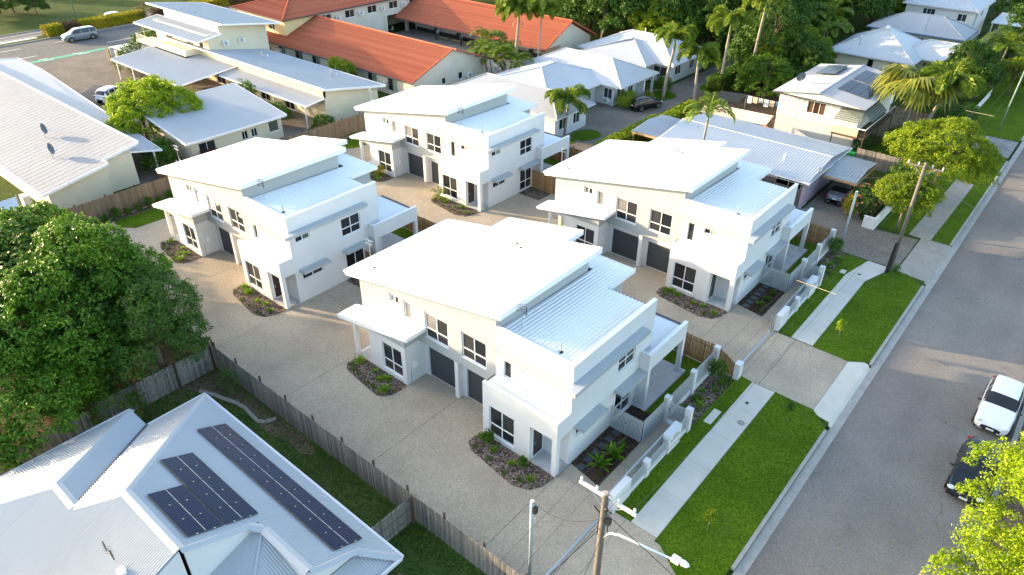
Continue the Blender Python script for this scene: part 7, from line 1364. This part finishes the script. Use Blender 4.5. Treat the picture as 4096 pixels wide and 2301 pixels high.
for k, (ox, oy) in HOUSES.items():
    for bedn, lay in (('porch', [(-15.2, -0.5, 0, 1.3), (-13.6, -0.5, 0, 0.8), (-12.9, -0.9, 0, 1.0), (-12.5, -0.6, 0, 1.1), (-12.0, -1.35, 0, 1.2), (-15.4, -1.0, 3, 1.1), (-14.8, -1.2, 3, 1.1), (-14.3, -1.35, 3, 1.1), (-13.3, -1.45, 3, 1.0), (-12.7, -1.5, 3, 1.1)]),
                      ('entry', [(-4.85, -0.35, 0, 1.0), (-4.3, -0.45, 2 if k == 'A' else 0, 1.05), (-3.7, -0.6, 0, 1.15), (-2.4, -0.8, 0, 0.9), (-1.7, -0.6, 2 if k == 'A' else 0, 1.0), (-0.75, -0.95, 0, 1.05), (-4.6, -1.1, 3, 1.1), (-3.4, -1.3, 3, 1.0), (-2.3, -1.45, 3, 1.0), (-1.2, -1.5, 3, 1.1)])):
        for x, y, ty, s in lay: plant(('grass_tuft', 'fern', 'leafy_shrub', 'ground_cover')[ty], (TU[g.randrange(3)], FE[0], SB, LO)[ty], ('grassy tuft', 'fern', 'leafy young shrub', 'low green ground cover')[ty]+' in the mulch beside the %s of the %s' % (bedn, WHO[k]), ox+x+g.uniform(-0.12, 0.12), oy+y+g.uniform(-0.1, 0.1), s*g.uniform(0.85, 1.2), '%s plants of the %s' % (bedn, WHO[k]), ty == 2)
    if k in 'AB':
        for i, (x, y, ty, s) in enumerate(((1.35, 2.2, 1, 1.15 if k == 'A' else 0.6), (1.5, 3.2, 1, 1.2 if k == 'A' else 0.6), (1.5, 4.1, 4, 0.8), (1.7, 1.6, 3, 1), (1.3, 4.6, 3, 1.0))): plant('broadleaf_fern' if ty == 1 else 'garden_plant', (None, FE[0], None, LO, FE[1])[ty], ('broad bright green fern' if ty == 1 else 'small strappy plant' if ty == 4 else 'tiny ground cover plant')+' beside the slate stepping stones of the '+WHO[k], ox+x, oy+y, s, 'stepping stone bed plants of the '+WHO[k])
        for i in range(12): plant('garden_plant', (LO, TU[0], FE[1])[i % 3], ('tiny ground cover plant', 'grassy tuft', 'strappy plant')[i % 3]+' in the street bed of the '+WHO[k], ox+2.5+g.random()*0.9, oy+8.2+i*0.43, g.uniform(0.7, 1.1), ('ground cover', 'tufts', 'strappy plants')[i % 3]+' in the street bed of the '+WHO[k])
        t = thing('young_tree', 'young shrub tree in the street bed of the '+WHO[k], 'tree', (ox+2.9, oy+12.3, 0.02)); link('crown', HB, t, (0, 0, 0.55), scale=1.25); M().tube([(0, 0, -0.03), (0.02, 0, 0.9)], 0.025, 0.015, 6).obj('trunk', 'bark', t)
        for x, y, s in ((2.6, 8.8, 0.9), (2.7, 10.2, 0.7)): plant('leafy_shrub', SB, 'leafy young shrub in the street bed of the '+WHO[k], ox+x, oy+y, s, 'shrubs in the street bed of the '+WHO[k], True)
for i in range(11):
    y = 17.2+i*0.95; t = thing('leafy_shrub', 'young green shrub along the tall brown fence behind the lawn of the huge-tree duplex', 'shrub', (-61.2, y, 0.02), i, 'shrubs along the tall brown fence'); link('foliage', HB, t, scale=g.uniform(0.7, 1.05)); M().tube([(0, 0, -0.03), (0, 0, 0.4)], 0.02, 0.01, 5).obj('stem', 'bark', t)
for i, (x, y) in enumerate(((-60.9, 43.4), (-61.1, 46), (-61.1, 48))): plant('fern', FE[1], 'arching fern along the tall brown fence behind the cream-building duplex', x, y, 1.1, 'ferns along the tall brown fence')
shrub('croton_bush', 'orange-gold bush at the window of the duplex by the cream building', (-38.53-12.6, 41.48-0.6, 0.02), 'leaf_yellow', [(0, 0, 0.5, 0.38, 0.38, 0.5)], 60, 16, 0.14, 0.12, 0.06, 80, cat='plant', stem=True)
palm('golden_cane_palm', 'small potted-size palm at the entry of the duplex by the cream building', (-38.53-4.6, 41.48-0.5, 0.02), 0.5, 7, 'gold', (0, 0), 0.04, seed=81, smin=0.28, smax=0.36, shaft=0.1, spear=False, cat='plant')
for i, (x, y, m_, s, lab) in enumerate(((-7.3, 52.7, 'leaf_mid', 1.0, 'dark green sapling on the verge lawn beside the guarded pole'), (-7.9, 42.9, 'leaf_lime', 1.0, 'yellow-leaved sapling on the verge lawn'), (-7.4, 33.4, 'leaf_mid', 0.85, 'small green sapling near the shared crossover on the verge lawn'), (-7.3, 23.5, 'leaf_street', 0.85, 'light green sapling on the verge lawn by the streetlight'))):
    t = thing('sapling', lab, 'tree', (x, y, 0.03), 0, 'saplings on the verge lawns'); link('crown', crown_mesh('sapling', m_, [(0, 0, 1.3*s, 0.24*s, 0.24*s, 0.5*s)], 34, 12, 0.13, 0.12, 0.055, 90+i, 0.4, 0.0, -0.9), t); M().tube([(0, 0, -0.05), (0.02, 0.01, 1.3*s)], 0.025, 0.012, 6).obj('trunk', 'bark', t)
# weeds and tufts along the back fences
tm = M(); o = None; P = []
gg = rng(77); n = 2600; X = gg.uniform(-36, -12, n); Y = 14.7-np.abs(gg.normal(0, 0.55, n)); Pn = np.stack([X, Y, np.zeros(n)], 1); Nn = np.zeros((n, 3)); Nn[:, 2] = 1.4
o = stuff(link('weeds', npmesh('weeds', leaves(Pn, Nn, 0.16, 0.035, gg, 0.0, 0.5), n, 'leaf_mid'))); tag(o, 'rough grass and weeds along the foot of the grey paling fence', 'weeds')
n = 1500; X = gg.normal(-14.6, 1.6, n); Y = gg.normal(12.2, 1.3, n); Pn = np.stack([X, Y, np.zeros(n)], 1); Nn = np.zeros((n, 3)); Nn[:, 2] = 1.4
o = stuff(link('weeds', npmesh('weeds', leaves(Pn, Nn, 0.16, 0.035, gg, 0.0, 0.5), n, 'leaf_mid'))); tag(o, 'patchy long grass in the small back lawn beyond the short grey fence', 'weeds')
